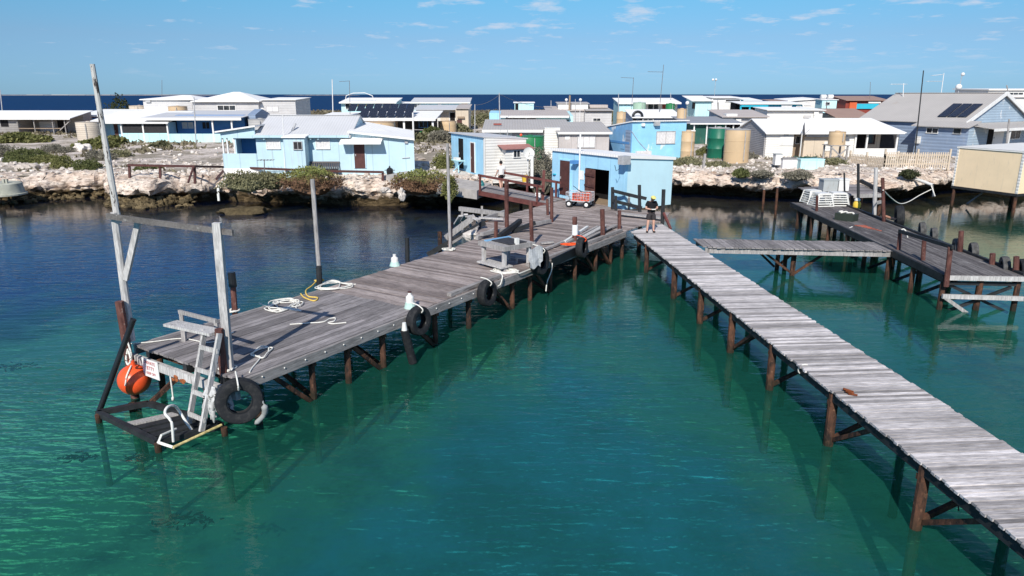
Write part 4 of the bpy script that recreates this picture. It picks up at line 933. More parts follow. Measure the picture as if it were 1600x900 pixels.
for p in (1289, 1300): H.part('water_heater', MB().cyl((pxx(H, p - 4, 153), .6, H.h + .5), (pxx(H, p + 4, 153), .6, H.h + .5), .28, None, 14), M['white'])
# white corrugated shed
H = House('white shed with broad ribbed roof and corrugated grey end wall', 62.7, 1197, 1325, 206, 'shed', 'shed')
X = lambda p, y=220, ly=0: pxx(H, p, y, ly); zr = pz(H, 1230, 186, 3.7)
H.part('end_wall', MB().px([(.1, -.6), (7.3, -.6), (7.3, H.h - .1), (3.7, zr - .1), (.1, H.h - .1)], -.04, .06), M['corr'])
H.part('wall', MB().box(.07, X(1240), 0, 7, -.6, H.h - .1), M['clap']); H.part('wall', MB().box(X(1240) + .01, X(1259), 1.2, 7, -.6, H.h - .1), M['oldwood']); H.part('wall', MB().box(X(1259) + .02, X(1325), .4, 7, -.6, H.h - .1), M['cream'])
k = (zr - H.h) / 3.7; mb = MB().slab([(-.15, -.3, H.h - k * .3 + .04), (X(1328), -.3, H.h - k * .3 + .04), (X(1328), 3.7, zr + .04), (-.15, 3.7, zr + .04)], .08); mb.slab([(-.15, 3.7, zr + .04), (X(1328), 3.7, zr + .04), (X(1328), 7.5, H.h), (-.15, 7.5, H.h)], .08)
r = H.part('roof', mb, M['rwhite']); H.gutter(-.1, X(1328), -.3, H.h - .05, 'white', r, .14)
H.front.panel('panel', (1219, 212, 1239, 227), M['white'], -.02, .04); H.front.panel('plank', (1225, 210, 1232, 211), M['mesh'], -.02, .05)
Face(H, (0, 1.2, 0), (1, 0, 0), (0, -1, 0)).window((1244, 213, 1249, 224), 'white', 'glass', 0, .06)
fc = Face(H, (0, .4, 0), (1, 0, 0), (0, -1, 0)); fc.panel('window_board', (1288, 221, 1297, 236), M['clap'], -.02, .05); H.part('eave_board', MB().box(X(1260), X(1325), .05, .38, H.h - .45, H.h - .12), M['galv'])
# cream verandah house
H = House('cream house with pale roof and dark open verandah by picket fence', 63, 1332, 1410, 207)
X = lambda p, y=215, ly=0: pxx(H, p, y, ly); zr = pz(H, 1360, 187, 5)
H.mono(X(1300), X(1406), 2.2, 8, H.h + .3, zr, 'cream'); H.part('wall', MB().box(X(1320), X(1337), .2, 2.2, -.6, H.h - .05), M['clap'])
r = H.roof_mono(X(1310), X(1409), 0, 6, H.h, zr, 'rwhite', .3); H.gutter(X(1310) - .2, X(1410), -.3, H.h + .04, 'white', r, .16)
H.posts([X(1338), X(1356), X(1403)], .1, 0, H.h, 'white', .07); H.part('verandah_wall', MB().box(X(1338), X(1404), 0, .1, -.6, pz(H, 1370, 232)), M['clap'])
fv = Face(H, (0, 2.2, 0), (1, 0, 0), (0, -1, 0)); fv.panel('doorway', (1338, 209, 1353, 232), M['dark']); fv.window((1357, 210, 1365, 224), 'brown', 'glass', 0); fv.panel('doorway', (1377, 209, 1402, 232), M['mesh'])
# big grey roofed house, its ridge running away to the left
C_ = dep(1507, 191, 63); L_ = dep(1346, 188, 71.5); yaw = math.atan2(C_.y - L_.y, C_.x - L_.x); z0 = g(38, 64)
H = House('big blue weatherboard house with broad grey roof and shingled gable', 0, 0, 0, 0, yaw=yaw, pos=(L_.x, L_.y, z0), w=(C_ - L_).xy.length, h=C_.z - z0)
W, h, dp = H.w, H.h, 11.0; zr = 7.32 - z0
r = H.gable_x(0, W, 0, dp, h, zr, 'greyblue', 'rwarm', .3, .3)
e = H.right()
H.part('gable_wall', MB().px([(.1, h - .1), (dp - .1, h - .1), (dp / 2, zr - .05)], W + .002, W + .04), M['shingle'])
mb = MB()
for ya in (-.3, dp + .3): mb.beam((W + .34, ya, h - .12), (W + .34, dp / 2, zr + .04), .32, .07, up=(1, 0, 0))
H.part('barge_board', mb, M['white'], r)
x0 = H.front.uz(1430, 215, 1.2)[0]; x1 = H.front.uz(1512, 215, 1.2)[0]; hs_ = h - .35
H.part('wall', MB().px([(-1.2, -.6), (.0, -.6), (.0, h - .05), (-1.2, hs_ - .1)], x0, x1), M['greyblue'])
H.part('roof', MB().slab([(x0 - .3, -1.6, hs_), (x1 + .2, -1.6, hs_), (x1 + .2, .2, h + .12), (x0 - .3, .2, h + .12)], .08), M['rwarm'])
f1 = Face(H, (0, -1.2, 0), (1, 0, 0), (0, -1, 0)); f1.window((1449, 200, 1465, 208), 'white', 'glass', 1, .05); f1.window((1491, 201, 1501, 209), 'galv', 'glass', 0, .05)
f1.panel('meter_box', (1433, 213, 1438, 224), M['clap'], -.02, .2)
H.part('side_wall', MB().px([(-1.2, -.6), (dp, -.6), (dp, h - .12), (-1.2, h - .5)], max(W, x1) + .002, max(W, x1) + .05), M['shingle'])
ew = Face(H, (max(W, x1) + .05, 0, 0), (0, 1, 0), (1, 0, 0)); ew.door((1553, 203, 1565, 226), 'white'); ew.window((1580, 203, 1592, 216), 'white', 'glass', 1, .06); ew.panel('doorway', (1545, 202, 1551, 226), M['dark'])
xv = max(W, x1) + 1.7
v = H.part('verandah_roof', MB().slab([(W + .06, -.6, h - .1), (xv, -.6, h - .42), (xv, dp + .3, h - .42), (W + .06, dp + .3, h - .1)], .07), M['rwarm'])
H.part('fascia', MB().box(xv, xv + .06, -.6, dp + .3, h - .66, h - .43), M['white'], v)
for y in (2.2, 5.4, 8.6): H.part('post', MB().box(xv - .18, xv - .04, y - .07, y + .07, -.6, h - .5), M['white'])
def onroof(px, py):      # meets the front roof slope
    k = (zr - h) / (dp / 2); n = Vector((0, -k, 1)).normalized(); n = H.M.to_3x3() @ n; o = H.M @ Vector((0, 0, h + .2)); d = ray(px, py)
    return H.Mi @ (CAM + d * ((o - CAM).dot(n) / d.dot(n)))
bl_, br_, tl_, tr_ = onroof(1464, 181.5), onroof(1511, 182), onroof(1489, 161.5), onroof(1537, 162)
for i in range(3):
    a, b = (i + .05) / 3, (i + .94) / 3
    H.part('solar_panel', MB().slab([bl_.lerp(br_, a), bl_.lerp(br_, b), tl_.lerp(tr_, b), tl_.lerp(tr_, a)], .05), M['solar'])
# right margin, far sheds
H = House('long white flat roofed building behind the grey gable', 92, 1545, 1680, 141, 'building', 'building'); H.mono(0, H.w, 0, 7, H.h, H.h + .1, 'clap'); H.roof_mono(0, H.w, 0, 7, H.h, H.h + .12, 'rwhite', .3, .14); H.front.window((1576, 145, 1598, 148), 'white', 'glass', 2, .06); H.front.panel('wall_sheet', (1548, 149, 1680, 152), M['curtain'], 0, .3)
H = House('rust roofed shed with red wall and turquoise panel', 110, 1323, 1388, 157, 'shed', 'shed'); H.mono(0, H.w, .2, 5, H.h, H.h + .4, 'darkred'); H.roof_mono(0, H.w, 0, 5, H.h, H.h + .55, 'rrust'); H.front.panel('orange_wall_sheet', (1328, 160, 1338, 170), M['orangewall'], -.1, .02); H.front.panel('turquoise_wall_sheet', (1339, 162, 1372, 170), M['turq'], -.1, .03); H.front.panel('white_trim', (1357, 158.5, 1376, 161.5), M['clap'], -.1, .06)
H = House('low tan roofed shed in front of the red shed', 92, 1306, 1362, 183, 'shed', 'shed'); H.mono(0, H.w, .2, 5, H.h, H.h + .4, 'cream'); H.roof_mono(0, H.w, 0, 5, H.h, H.h + .85, 'rrust'); H.front.door((1330, 185, 1336, 196), 'brown'); H.front.window((1340, 186, 1348, 190), 'white', 'glass', 1, .06)
H = House('low dusty roof shed behind the white corrugated shed', 82, 1130, 1200, 183, 'shed', 'shed'); H.mono(0, H.w, .2, 6, H.h, H.h + .5, 'greywall'); H.roof_mono(0, H.w, 0, 6, H.h, H.h + .6, 'rpink'); H.part('roof_plastic_sheet', MB().box(pxx(H, 1136, 180), pxx(H, 1153, 180), .2, 1.6, H.h + .1, H.h + .35), M['white']); H.front.door((1150, 186, 1157, 200), 'white')
# beige box on stilts
P0 = at(1488, 290, 1.4); P1 = at(1589, 303, 1.4); v = P1 - P0; yaw = math.atan2(v.y, v.x)
H = House('beige box shed on stilts over the water', 0, 0, 0, 0, 'shed', 'shed', yaw, pos=(P0.x, P0.y, 1.4), w=v.xy.length, h=dep(1498, 231, P0.y).z - 1.4)
L, h, dp = H.w, H.h, 6.0
H.part('wall', MB().px([(0, 0), (dp, 0), (dp, h + .1), (0, h)], 0, L), M['beige']); H.part('roof', MB().slab([(-.06, -.06, h + .1), (L + .06, -.06, h + .1), (L + .06, dp + .06, h + .2), (-.06, dp + .06, h + .2)], .1), M['clap'])
H.front.panel('corner_trim', (-.03, .1, 0, h), M['clap'], -.02, .03, px=False); H.front.panel('corner_trim', (L - .1, L + .035, 0, h), M['clap'], -.02, .03, px=False)
H.part('floor_frame', MB().box(-.05, L + .05, -.05, dp + .05, -.16, -.004), M['blackwood'])
for (a, b) in ((.1, .1), (L - .1, .1), (.1, dp - .2), (L - .1, dp - .2), (L / 2, dp / 2)): H.part('pile', MB().cyl((a, b, -3), (a, b, -.16), .1), M['pile'])
H.part('brace', MB().beam((.5, 1, -1.2), (1.6, 1, -.2), .09, .09), M['greywood'])

# ------------------------------------------------------------------ tanks
tank('pale ribbed tank standing at the end of the grey shack', 79, 109, 145, 191.5, 'tankpale')
tank('squat pinkish tank behind the long white roof by the dark bush', 116, 195, 225, 165.5, 'cream', z0=2.3)
tank('squat tan tank in front of the white hipped house', 100, 257, 285, 166.5, 'tanktan')
tank('grey lidded tank behind the main blue house', 62, 382, 419, 187, 'tankgrey')
tank('wide low tan tank before the solar roofed shed', 80, 562, 613, 191.5, 'tanktan')
tank('tan tank by the cream house and shrubs', 96, 683, 712, 190, 'tanktan')
tank('big green tank between white shed and grey house', 57, 807, 851, 214, 'tankgreen')
tank('pale mint green tank in front of the far white shed', 108, 991, 1011, 160.5, 'tankmint')
tank('small green tank at the end of the far white shed', 108, 1042, 1056, 162, 'tankgreen')
tank('small tan tank below the far white shed', 100, 965, 980, 175, 'tanktan')
tank('narrow tan tank at the end of the glossy white roof', 82, 1060, 1075, 170.5, 'tanktan')
tank('tall tan tank against the peeling blue house', 60, 1068, 1089, 206, 'tanktan')
tank('big dark green tank standing beside a tan one', 61, 1112, 1145, 200.5, 'tankdark', 'tankgrey')
tank('big tan tank standing against the dark green one', 57.5, 1140, 1179, 203, 'tanktan', 'tankgrey')
p = dep(1314, 227, 58); t = tank('pale tan tank raised on a timber stand', 58, 1302, 1327, 206.5, 'tanktan', z0=p.z)
r = .66; zg = g(p.x, 59) - p.z - .1
for a, b in ((-1, -1), (1, -1), (1, 1), (-1, 1)): t.part('leg', MB().beam((a * r, b * r, zg), (a * r, b * r, -.06), .12, .12), M['greywood'])
t.part('stand_deck', MB().box(-.8, .8, -.8, .8, -.06, -.004), M['greywood']); t.part('brace', MB().beam((-r, -r - .09, zg + .1), (r, -r - .09, -.2), .05, .1), M['greywood']); t.part('brace', MB().beam((r, -r - .16, zg + .1), (-r, -r - .16, -.2), .05, .1), M['greywood'])

# ------------------------------------------------------------------ aerials, poles, masts
def mast(label, pxb, pyb, pxt, pyt, D, mat='antenna', arms=(), name='antenna_mast', cat='aerial', r=.045, dot=None):
    b, tp = dep(pxb, pyb, D), dep(pxt, pyt, D); z = g(b.x, D); k = (tp.x - b.x) / max(.01, tp.z - b.z); b = Vector((b.x - k * (b.z - z), D, z - .1))
    t = T(name, label, cat, b, 0, 'masts and poles among the houses'); q = tp - b
    t.part('pole', MB().tube([(0, 0, 0), q], [r, r * .7], 7), M[mat])
    for (x0, y0, x1, y1) in arms:
        a, c = dep(x0, y0, D), dep(x1, y1, D); mb = MB().tube([a - b, c - b], r * .55, 5); n = 5
        for i in range(n):
            m_ = (a - b).lerp(c - b, (i + .5) / n); mb.tube([m_ - Vector((0, .5, 0)), m_ + Vector((0, .5, 0))], r * .35, 4)
        t.part('crossarm', mb, M[mat])
    for d in dot or (): 
        c = dep(*d[:2], D) - b; t.part('head', MB().ball(c, d[2], 10, 7), M['white'])
    return t
mast('tall white pole beside the far white roofed shed', 520, 168, 519, 124, 112, 'white', r=.09)
mast('dark mast with single arm by the solar shed', 547, 180, 546, 126, 97, 'antenna', [(530, 127.5, 546, 126.5)])
mast('dark aerial mast with arm above the far white shed', 986, 184, 990, 121, 99, 'antenna', [(970, 121, 990, 122)])
mast('tallest thin mast with a long arm above the peeling blue house', 1029, 186, 1037, 101, 90, 'antenna', [(1012, 112, 1036, 112.5)])
mast('thin pole topped by two small knobs behind cyan and white house', 1116, 155, 1118, 126, 122, 'galv', [(1114, 125, 1119, 124.5)], dot=[(1114, 124.5, .2), (1118.8, 124.5, .2)])
mast('tall leaning black mast before the big grey roof', 1434, 196, 1443, 110, 61.5, 'blackwood', r=.06)
mast('mast with two white yagi aerials behind the grey roof', 1470, 150, 1475, 114, 73, 'white', [(1457, 118, 1472, 116.5), (1449, 127, 1471, 127)])
mast('mast with white box and stub head behind solar panels', 1496, 150, 1504, 114, 73, 'galv', dot=[(1498, 136, .3), (1504.5, 116, .18)])
mast('mast carrying a white flat aerial at the grey ridge end', 1411, 150, 1412, 130, 73, 'white', [(1392, 131.5, 1416, 131.5)])
mast('thin mast above the rust roofed shed', 1359, 155, 1360, 128, 112)
mast('grey utility pole by the long blue-white house', 781, 193, 780, 145, 86, 'galv', r=.08)
mast('slim grey pole on the scrubby rise', 742, 205, 742, 163, 80, 'galv', r=.07)
mast('thin far aerial above the two hipped roofs', 253, 150, 253, 125, 122, 'antenna')
mast('pole at the photo edge above the shack', 4, 178, 0, 140, 101, 'galv', r=.08)
mast('stub pole on the long blue-white house roof', 861, 176, 861, 157, 96, 'galv', r=.06)
mast('broad post among the grey stepped roofs', 890, 168, 890.5, 149, 112, 'oldwood', r=.2)
mast('small wind vane pole by the broad post', 885, 168, 885, 156, 108, 'white', dot=[(885, 156, .22)])
mast('small wind vane pole in front of the grey stepped roofs', 906, 178, 907, 155, 104, 'white', dot=[(907, 156, .22)])
mast('slim pole in front of the grey low building', 899, 184, 899, 155, 100, 'galv', r=.06)
mast('corner pole of the far white shed', 966.5, 172, 966.5, 146, 115, 'galv', r=.08)
mast('short pole at the right end of the far white shed roof', 1048, 156, 1048, 145, 119, 'galv', r=.07)
mast('white tipped pole with a globe by the far cyan house', 1074, 172, 1074, 162, 105, 'galv', dot=[(1074, 161, .28)])
mast('grey pole standing before the blue verandah house', 306, 220, 303, 152, 77, 'galv', r=.07)
mast('white flue pole on the main blue house', 443, 215, 441.5, 180, 49.5, 'white', r=.045)
mast('white pole at the corner of the solar shed', 646, 210, 645, 176, 80, 'white', r=.12)
mast('pale pole in front of the long blue-white house roofs', 1122, 172, 1121, 156, 98, 'galv', r=.07)
mast('dark pole before the turquoise tower room', 1291, 176, 1292, 158, 98, 'antenna', r=.09)
mast('dark double pole by the cyan and white house', 1122, 180, 1122, 160, 92, 'antenna', r=.09)
mast('grey post behind the big blue house verandah', 1573, 224, 1577, 186, 59, 'greywood', r=.1)
mast('leaning grey post on the far white roof', 1578, 158, 1573, 133, 90, 'greywood', r=.1)
mast('low clothes line post with crossbar before the blue house', 413, 262, 413, 249, 48.8, 'antenna', [(403, 250, 428, 250)], 'clothes_line_post', 'clothes line', .04)
def dish(label, px, py, D, r, nrm):
    c = dep(px, py, D); z = g(c.x, D); b = Vector((c.x, D, z)); t = T('satellite_dish', label, 'satellite dish', b)
    n = Vector(nrm).normalized(); Mx = Matrix.Translation(c - b) @ n.to_track_quat('Z', 'Y').to_matrix().to_4x4()
    t.part('reflector', MB().lathe([(0.001, 0), (r * .5, .04), (r, .16), (r, .19), (r * .5, .07), (.001, .03)], 28, Mx), M['plastic'] if px < 1000 else M['antenna'], smooth=40)
    t.part('pole', MB().tube([(0, .0, 0), (0, 0, c.z - z - .05), (c - b) - n * .02], .045), M['white']); t.part('feed_arm', MB().tube([(c - b) - Vector((0, 0, r * .9)), (c - b) + n * r * .9], .02), M['antenna'])
dish('white satellite dish on a pole beside the white weatherboard shed', 825, 240, 46.5, .38, (.3, -1, .25))
dish('edge-on grey satellite dish against the cream wall', 1254, 203, 61.5, .62, (.93, -.37, .12))

def wire(label, a, Da, b, Db, sag):
    p, q = dep(*a, Da), dep(*b, Db); solo('power_line', label, 'wire', MB().tube([p.lerp(q, t / 8) - Vector((0, 0, sag * 4 * (t / 8) * (1 - t / 8))) for t in range(9)], .022, 4), M['antenna'])
wire('thin wire from the utility pole down to the dusty roof', (780, 147), 86, (862, 168), 96, .4)
wire('thin wire between the slim grey pole and the utility pole', (742, 164), 80, (780, 148), 86, .3)
t = T('wall_bench', 'small pale folding table against the sky blue shed doors', 'table', at(724, 268, 1.85) + Vector((-.35, -.2, 0)), R(-62))
t.part('tabletop', MB().box(-.7, .7, -.25, .25, .8, .85), M['aqua']); t.part('leg', MB().beam((-.5, -.2, 0), (.4, .2, .8), .06, .06), M['hutblue']); t.part('leg', MB().beam((.5, -.2, 0), (-.4, .2, .8), .06, .06), M['hutblue']); t.part('tub', MB().box(-.5, .1, -.15, .15, .852, 1.02), M['plastic'])
p = ground(820, 284); t = T('bucket', 'yellow bucket beside the white weatherboard shed', 'bucket', p); t.part('pail', MB().lathe([(.16, 0), (.22, .42), (.2, .42), (.14, .04)], 18), M['yellow'], smooth=40); t.part('handle', MB().tube([(-.21, 0, .4), (-.12, 0, .58), (.12, 0, .58), (.21, 0, .4)], .012), M['antenna'])
p = ground(831, 286); t = T('marker_post', 'white square post beside the satellite dish', 'post', p); t.part('shaft', MB().box(-.09, .09, -.09, .09, -.3, 1.75), M['white']); t.part('cap', MB().box(-.11, .11, -.11, .11, 1.75, 1.8), M['white'])
# ------------------------------------------------------------------ main jetty
DZ = 1.3                                 # deck level
A0, A1 = at(375, 592, DZ), at(977, 361, DZ); v = A1 - A0; YAW = math.atan2(v.y, v.x)
J = T('jetty', 'broad weathered timber jetty running out from the blue boat hut', 'jetty', (A0.x, A0.y, 0), YAW)
def jl(px, py, z=DZ): return J.Mi @ at(px, py, z)
def planks(mb, poly, axis, pitch, z, th=.05, jit=.025, rnd=None):
    # axis 'y': boards run along y, set side by side along x; 'x': the other way about
    rnd = rnd or random; k = 0 if axis == 'y' else 1
    lo, hi = min(p[k] for p in poly), max(p[k] for p in poly); c = lo
    while c < hi:
        wd = pitch * rnd.uniform(.9, 1.08); m_ = c + wd / 2; xs = []
        for a, b in zip(poly, poly[1:] + poly[:1]):
            if (a[k] <= m_) != (b[k] <= m_): xs.append(a[1 - k] + (b[1 - k] - a[1 - k]) * (m_ - a[k]) / (b[k] - a[k]))
        xs.sort()
        for u0, u1 in zip(xs[::2], xs[1::2]):
            cuts = [u0 - rnd.uniform(-jit, jit), u1 + rnd.uniform(-jit, jit)]
            if u1 - u0 > 4.5:
                n = int((u1 - u0) / 3.6); off = rnd.uniform(.2, .8)
                cuts = [cuts[0]] + [u0 + (u1 - u0) * (i + off) / (n + 1) for i in range(1, n + 1)] + [cuts[1]]
            for p, q in zip(cuts, cuts[1:]):
                dz = rnd.uniform(-.006, .006); gp = rnd.uniform(.008, .024)
                if axis == 'y': mb.box(c + gp / 2, c + wd - gp / 2, p + .004, q - .004, z - th + dz, z + dz)
                else: mb.box(p + .004, q - .004, c + gp / 2, c + wd - gp / 2, z - th + dz, z + dz)
        c += wd
    return mb
W_ = 4.05; S1 = 6.1; S2 = v.length
rd = random.Random(3)
J.part('deck', planks(MB(), [(-.05, .02), (S1, .02), (S1, W_), (-.05, W_)], 'x', .2, DZ, rnd=rd), M['deck_x'])
far = [(S1 + .01, .02), (S2, .02)] + [tuple(jl(*p).xy) for p in ((1006, 351), (1040, 345), (1046, 332), (975, 326), (862, 304), (850, 320), (800, 333), (745, 352), (745, 372), (692, 393))] + [(S1 + .01, W_)]
J.part('deck', planks(MB(), far, 'y', .155, DZ, rnd=rd), M['deck_y'])
# beams
J.part('edge_beam', MB().box(-.02, S1 + 2, -.09, .0, DZ - .26, DZ - .012), M['beam']); J.part('edge_beam', MB().box(S1 + 2.02, S2 - .1, -.09, .0, DZ - .26, DZ - .012), M['beam'])
J.part('edge_beam', MB().box(-.02, S2 - 7.6, W_, W_ + .09, DZ - .26, DZ - .012), M['beam'])
J.part('end_beam', MB().beam((-.12, -.05, DZ - .34), (-.12, W_ + .05, DZ - .3), .11, .2), M['palewood']); J.part('stringer', MB().box(-.05, S2, 1.9, 2.05, DZ - .3, DZ - .06), M['blackwood'])
J.part('stringer', MB().box(-.05, S2, .5, .65, DZ - .3, DZ - .06), M['blackwood']); J.part('stringer', MB().box(-.05, S2 - 7.6, 3.4, 3.55, DZ - .3, DZ - .06), M['blackwood'])
kerb = MB().box(2, S1 + 3.5, .05, .19, DZ + .008, DZ + .11) 
for (a, b) in ((7.6, 10.4), (12.2, 15.8), (16.2, S2 - .2)): J.part('kerb', MB().box(a, b, .04, .2, DZ + .01, DZ + .12), M['beam'])
for s in (.45, 2.1, 3.3, 4.6, 6.9, 8.6, 11.2, 12.4, 13.9, 15.9, 17.8, 19.3, 20.5):
    j = rd.uniform(-.1, .1)
    J.part('pile', MB().cyl((s + j * .6, .12, -2.6), (s, .14, DZ - .06), .085, .08, 9, .08), M['pile'])
    if s < S2 - 7 : J.part('pile', MB().cyl((s - j, W_ - .15, -2.6), (s, W_ - .18, DZ - .06), .085, .08, 9, .08), M['pile'])
    J.part('cross_beam', MB().box(s - .06, s + .06, .02, W_ - .02, DZ - .42, DZ - .3), M['pile'])
    if s in (2.1, 4.6, 6.9, 11.2, 13.9, 17.8, 19.3):
        J.part('brace', MB().beam((s - 1.1, .16, DZ - .35), (s, .1, -.15), .1, .1), M['pile']); J.part('brace', MB().beam((s + .1, .1, -.1), (s + .05, 2.6, DZ - .4), .09, .09), M['pile'])
for (px, py) in ((760, 335), (860, 330), (930, 345), (1000, 350)):
    q = jl(px, py); J.part('pile', MB().cyl((q.x, q.y, -2.6), (q.x, q.y, DZ - .06), .1, .1, 9, .08), M['pile'])
mb = MB()
for i in range(14):
    x = .5 + i * .62; mb.ball((x, -.1, DZ - .1), .02, 6, 4)
J.part('bolt_row', mb, M['plastic'])
def post(th, pxb, pyb, pxt, pyt, r, mat='post', z=DZ, down=.4, name='post', n=9, dx=0):
    b = at(pxb, pyb, z); tp = dep(pxt, pyt, b.y); d = (tp - b).normalized()
    return th.part(name, MB().cyl(b - d * down, tp, r, r * .93, n, .05), M[mat], world=True)
# posts along the deck
bl, br = at(200, 540, DZ), at(358, 578, DZ)
bq_ = at(357, 577, DZ) + Vector((-.04, -.17, 0)); J.part('post', MB().cyl(bq_ - Vector((0, 0, .5)), bq_ + Vector((0, 0, 1.02)), .095, .09, 9, .05), M['post'], world=True); bp_ = bl + Vector((.12, -.2, 0)); J.part('post', MB().cyl(bp_ - Vector((0, 0, 3)), bp_ + Vector((-.05, 0, 1.2)), .1, .095, 9, .05), M['post'], world=True)
for q in ((792, 362, 791, 283, .1), (831, 384, 829, 315, .085), (862, 347, 862, 293, .085), (856, 336, 855, 311, .075), (898, 376, 898, 339, .11), (942, 371, 941, 327, .11), (968, 361, 968, 329, .09), (775, 371, 775, 346, .09)):
    post(J, *q)
b = at(898, 376, DZ); J.part('white_sleeve', MB().cyl(Vector((b.x, b.y, dep(898, 367, b.y).z)), Vector((b.x, b.y, dep(898, 351, b.y).z)), .125, None, 12), M['signwhite'], world=True)
post(J, 703, 388, 704, 347, .09, 'post'); post(J, 367, 487, 364, 446, .085, 'post'); post(J, 364.2, 448, 361.5, 425, .11, 'blackpipe', dep(364, 448, at(367, 487, DZ).y).z, .0, 'post_sleeve', 12)
post(J, 499, 442, 498, 416, .1, 'blackwood')
J.part('pile', MB().cyl(at(637, 420, -.3), dep(636, 371, at(637, 420, -.3).y), .1), M['blackwood'], world=True)
J.part('pile', MB().cyl(at(688, 400, 0) - Vector((0, 0, 1)), dep(687, 362, at(688, 400, 0).y), .1), M['pile'], world=True)
mp = post(J, 500, 440, 488, 280, .075, 'greywood', name='mooring_pole'); post(J, 703.5, 390, 699, 224, .06, 'greywood', name='mooring_pole')
# gallows frame at the seaward end
bl, br = at(200, 540, DZ), at(358, 578, DZ)
tl, tr = dep(140, 100, bl.y), dep(339, 348, br.y)
pk = bl.lerp(tl, .02)
J.part('frame_pole', MB().cyl(bl + (tl - bl) * .02 + Vector((.1, 0, 0)), bl + (tl - bl) * .5 + Vector((.1, 0, 0)), .1, .085, 10, .04), M['palewood'], world=True)
J.part('frame_pole', MB().cyl(bl + (tl - bl) * .46 + Vector((.14, .05, 0)), tl + Vector((.06, 0, 0)), .085, .055, 10, .05), M['peel'], world=True)
J.part('frame_pole', MB().beam(br - Vector((0, 0, .3)), tr, .17, .13), M['palewood'], world=True)
cl, cr = dep(172, 336, bl.y), dep(360, 362, br.y)
J.part('crossbar', MB().beam(cl - Vector((0, .14, 0)), cr + Vector((.1, -.12, 0)), .05, .13), M['barwood'], world=True)
J.part('brace', MB().beam(dep(217, 344, bl.y - .1), dep(196, 437, bl.y - .05), .1, .13), M['palewood'], world=True)
# black railing beside the hut
RL = T('railing', 'black painted timber railing along the side of the boat hut', 'railing', at(957, 327, DZ)); zz = DZ
pa = [at(957, 326, DZ), at(999, 330, DZ), at(1035, 347, DZ)]
for (pb, pt, r) in (((957, 327), (957, 292.5), .085), ((962.5, 329), (962, 306), .075), ((1000, 331), (999, 289), .085), ((1035, 349), (1037, 296), .085)):
    b = at(*pb, DZ); tp = dep(*pt, b.y); RL.part('post', MB().beam(b - Vector((0, 0, .3)), tp, r * 1.8, r * 1.8), M['blackwood'], world=True)
b0, b1, b2 = at(957, 327, DZ), at(1000, 331, DZ), at(1035, 349, DZ)
for (p0, q0, p1, q1) in (((957, 298), b0, (1000, 308.5), b1), ((957, 313.5), b0, (1003, 325), b1), ((1000, 308), b1, (1010, 310.5), b1)):
    RL.part('rail', MB().beam(dep(*p0, q0.y - .1), dep(*p1, q1.y - .1), .07, .17), M['blackwood'], world=True)
RL.part('brace', MB().beam(dep(1037, 333, b2.y - .1), at(1048, 358, DZ - .1), .1, .1), M['maroon'], world=True); RL.part('kick_board', MB().beam(at(966, 333, DZ + .15), at(1036, 341, DZ + .15), .35, .06), M['greywood'], world=True)
RL.part('stub_post', MB().beam(at(982, 330, DZ - .1), at(982, 330, DZ) + Vector((0, 0, .75)), .12, .12), M['greywood'], world=True)

# ------------------------------------------------------------------ ramp to the shore
ra, rb = at(852, 319, DZ + .02), at(749, 299, 1.72); d = rb - ra; yw = math.atan2(d.y, d.x); Lr = d.xy.length
RP = T('ramp', 'maroon edged timber ramp from the jetty up to the shore', 'ramp', (ra.x, ra.y, DZ), yw)
sl = (1.72 - DZ) / Lr; rw = 2.1
mb = planks(MB(), [(0, -rw), (Lr + .6, -rw), (Lr + .6, 0), (0, 0)], 'x', .26, 0, .05, rnd=rd); mb.v = [(x, y, z + .06 + sl * x) for x, y, z in mb.v]
RP.part('deck', mb, M['deck_x'])
for y in (-rw - .05, .06): RP.part('edge_beam', MB().beam((-.1, y, -.06), (Lr + .3, y, -.06 + sl * Lr), .1, .26), M['maroon'])
for y, mm in ((.06, 'maroon'), (-rw - .05, 'maroon')):
    for x in (.5, Lr * .55, Lr - .1): RP.part('post', MB().box(x - .05, x + .05, y - .05, y + .05, -.1 + sl * x, sl * x + 1.0), M[mm])
    RP.part('rail', MB().beam((.2, y - .1, .95 + sl * .2), (Lr + .1, y - .1, .95 + sl * Lr), .06, .14), M[mm])
b = at(850, 316, DZ); RP.part('tall_post', MB().beam(b + Vector((-.1, 0, -.4)), dep(850, 266, b.y), .16, .16), M['maroon'], world=True)
for x in (.9, Lr * .6): RP.part('pile', MB().cyl((x, -.3, -2.8), (x, -.3, -.1 + sl * x), .1), M['pile']); RP.part('pile', MB().cyl((x, -1.8, -2.8), (x, -1.8, -.1 + sl * x), .1), M['pile'])
def text(parent, s, size, mat, loc, rot, name='lettering', align='CENTER'):
    c = bpy.data.curves.new(name, 'FONT'); c.body = s; c.size = size; c.align_x = align; c.align_y = 'CENTER'; c.extrude = .002; c.space_line = .95
    c.materials.append(mat); o = bpy.data.objects.new('tmp', c); COL.objects.link(o)
    me = bpy.data.meshes.new_from_object(o.evaluated_get(bpy.context.evaluated_depsgraph_get())); me.name = name; bpy.data.objects.remove(o)
    o = bpy.data.objects.new(name, me); COL.objects.link(o); o.parent = parent; o.location = loc; o.rotation_euler = rot; return o
# small notice on the ramp edge
p = at(840, 312, DZ + .0); S = T('notice', 'small white notice with dark writing at the ramp foot', 'notice', p + Vector((0, -.25, .1)), R(-20))
S.part('board', MB().box(-.16, .16, -.015, .015, 0, .34), M['signwhite']); text(S.o, 'PRIVATE\nJETTY', .075, M['blackwood'], (0, -.02, .18), (R(90), 0, 0))
S.part('stake', MB().box(-.02, .02, .016, .05, -.25, .3), M['greywood'])
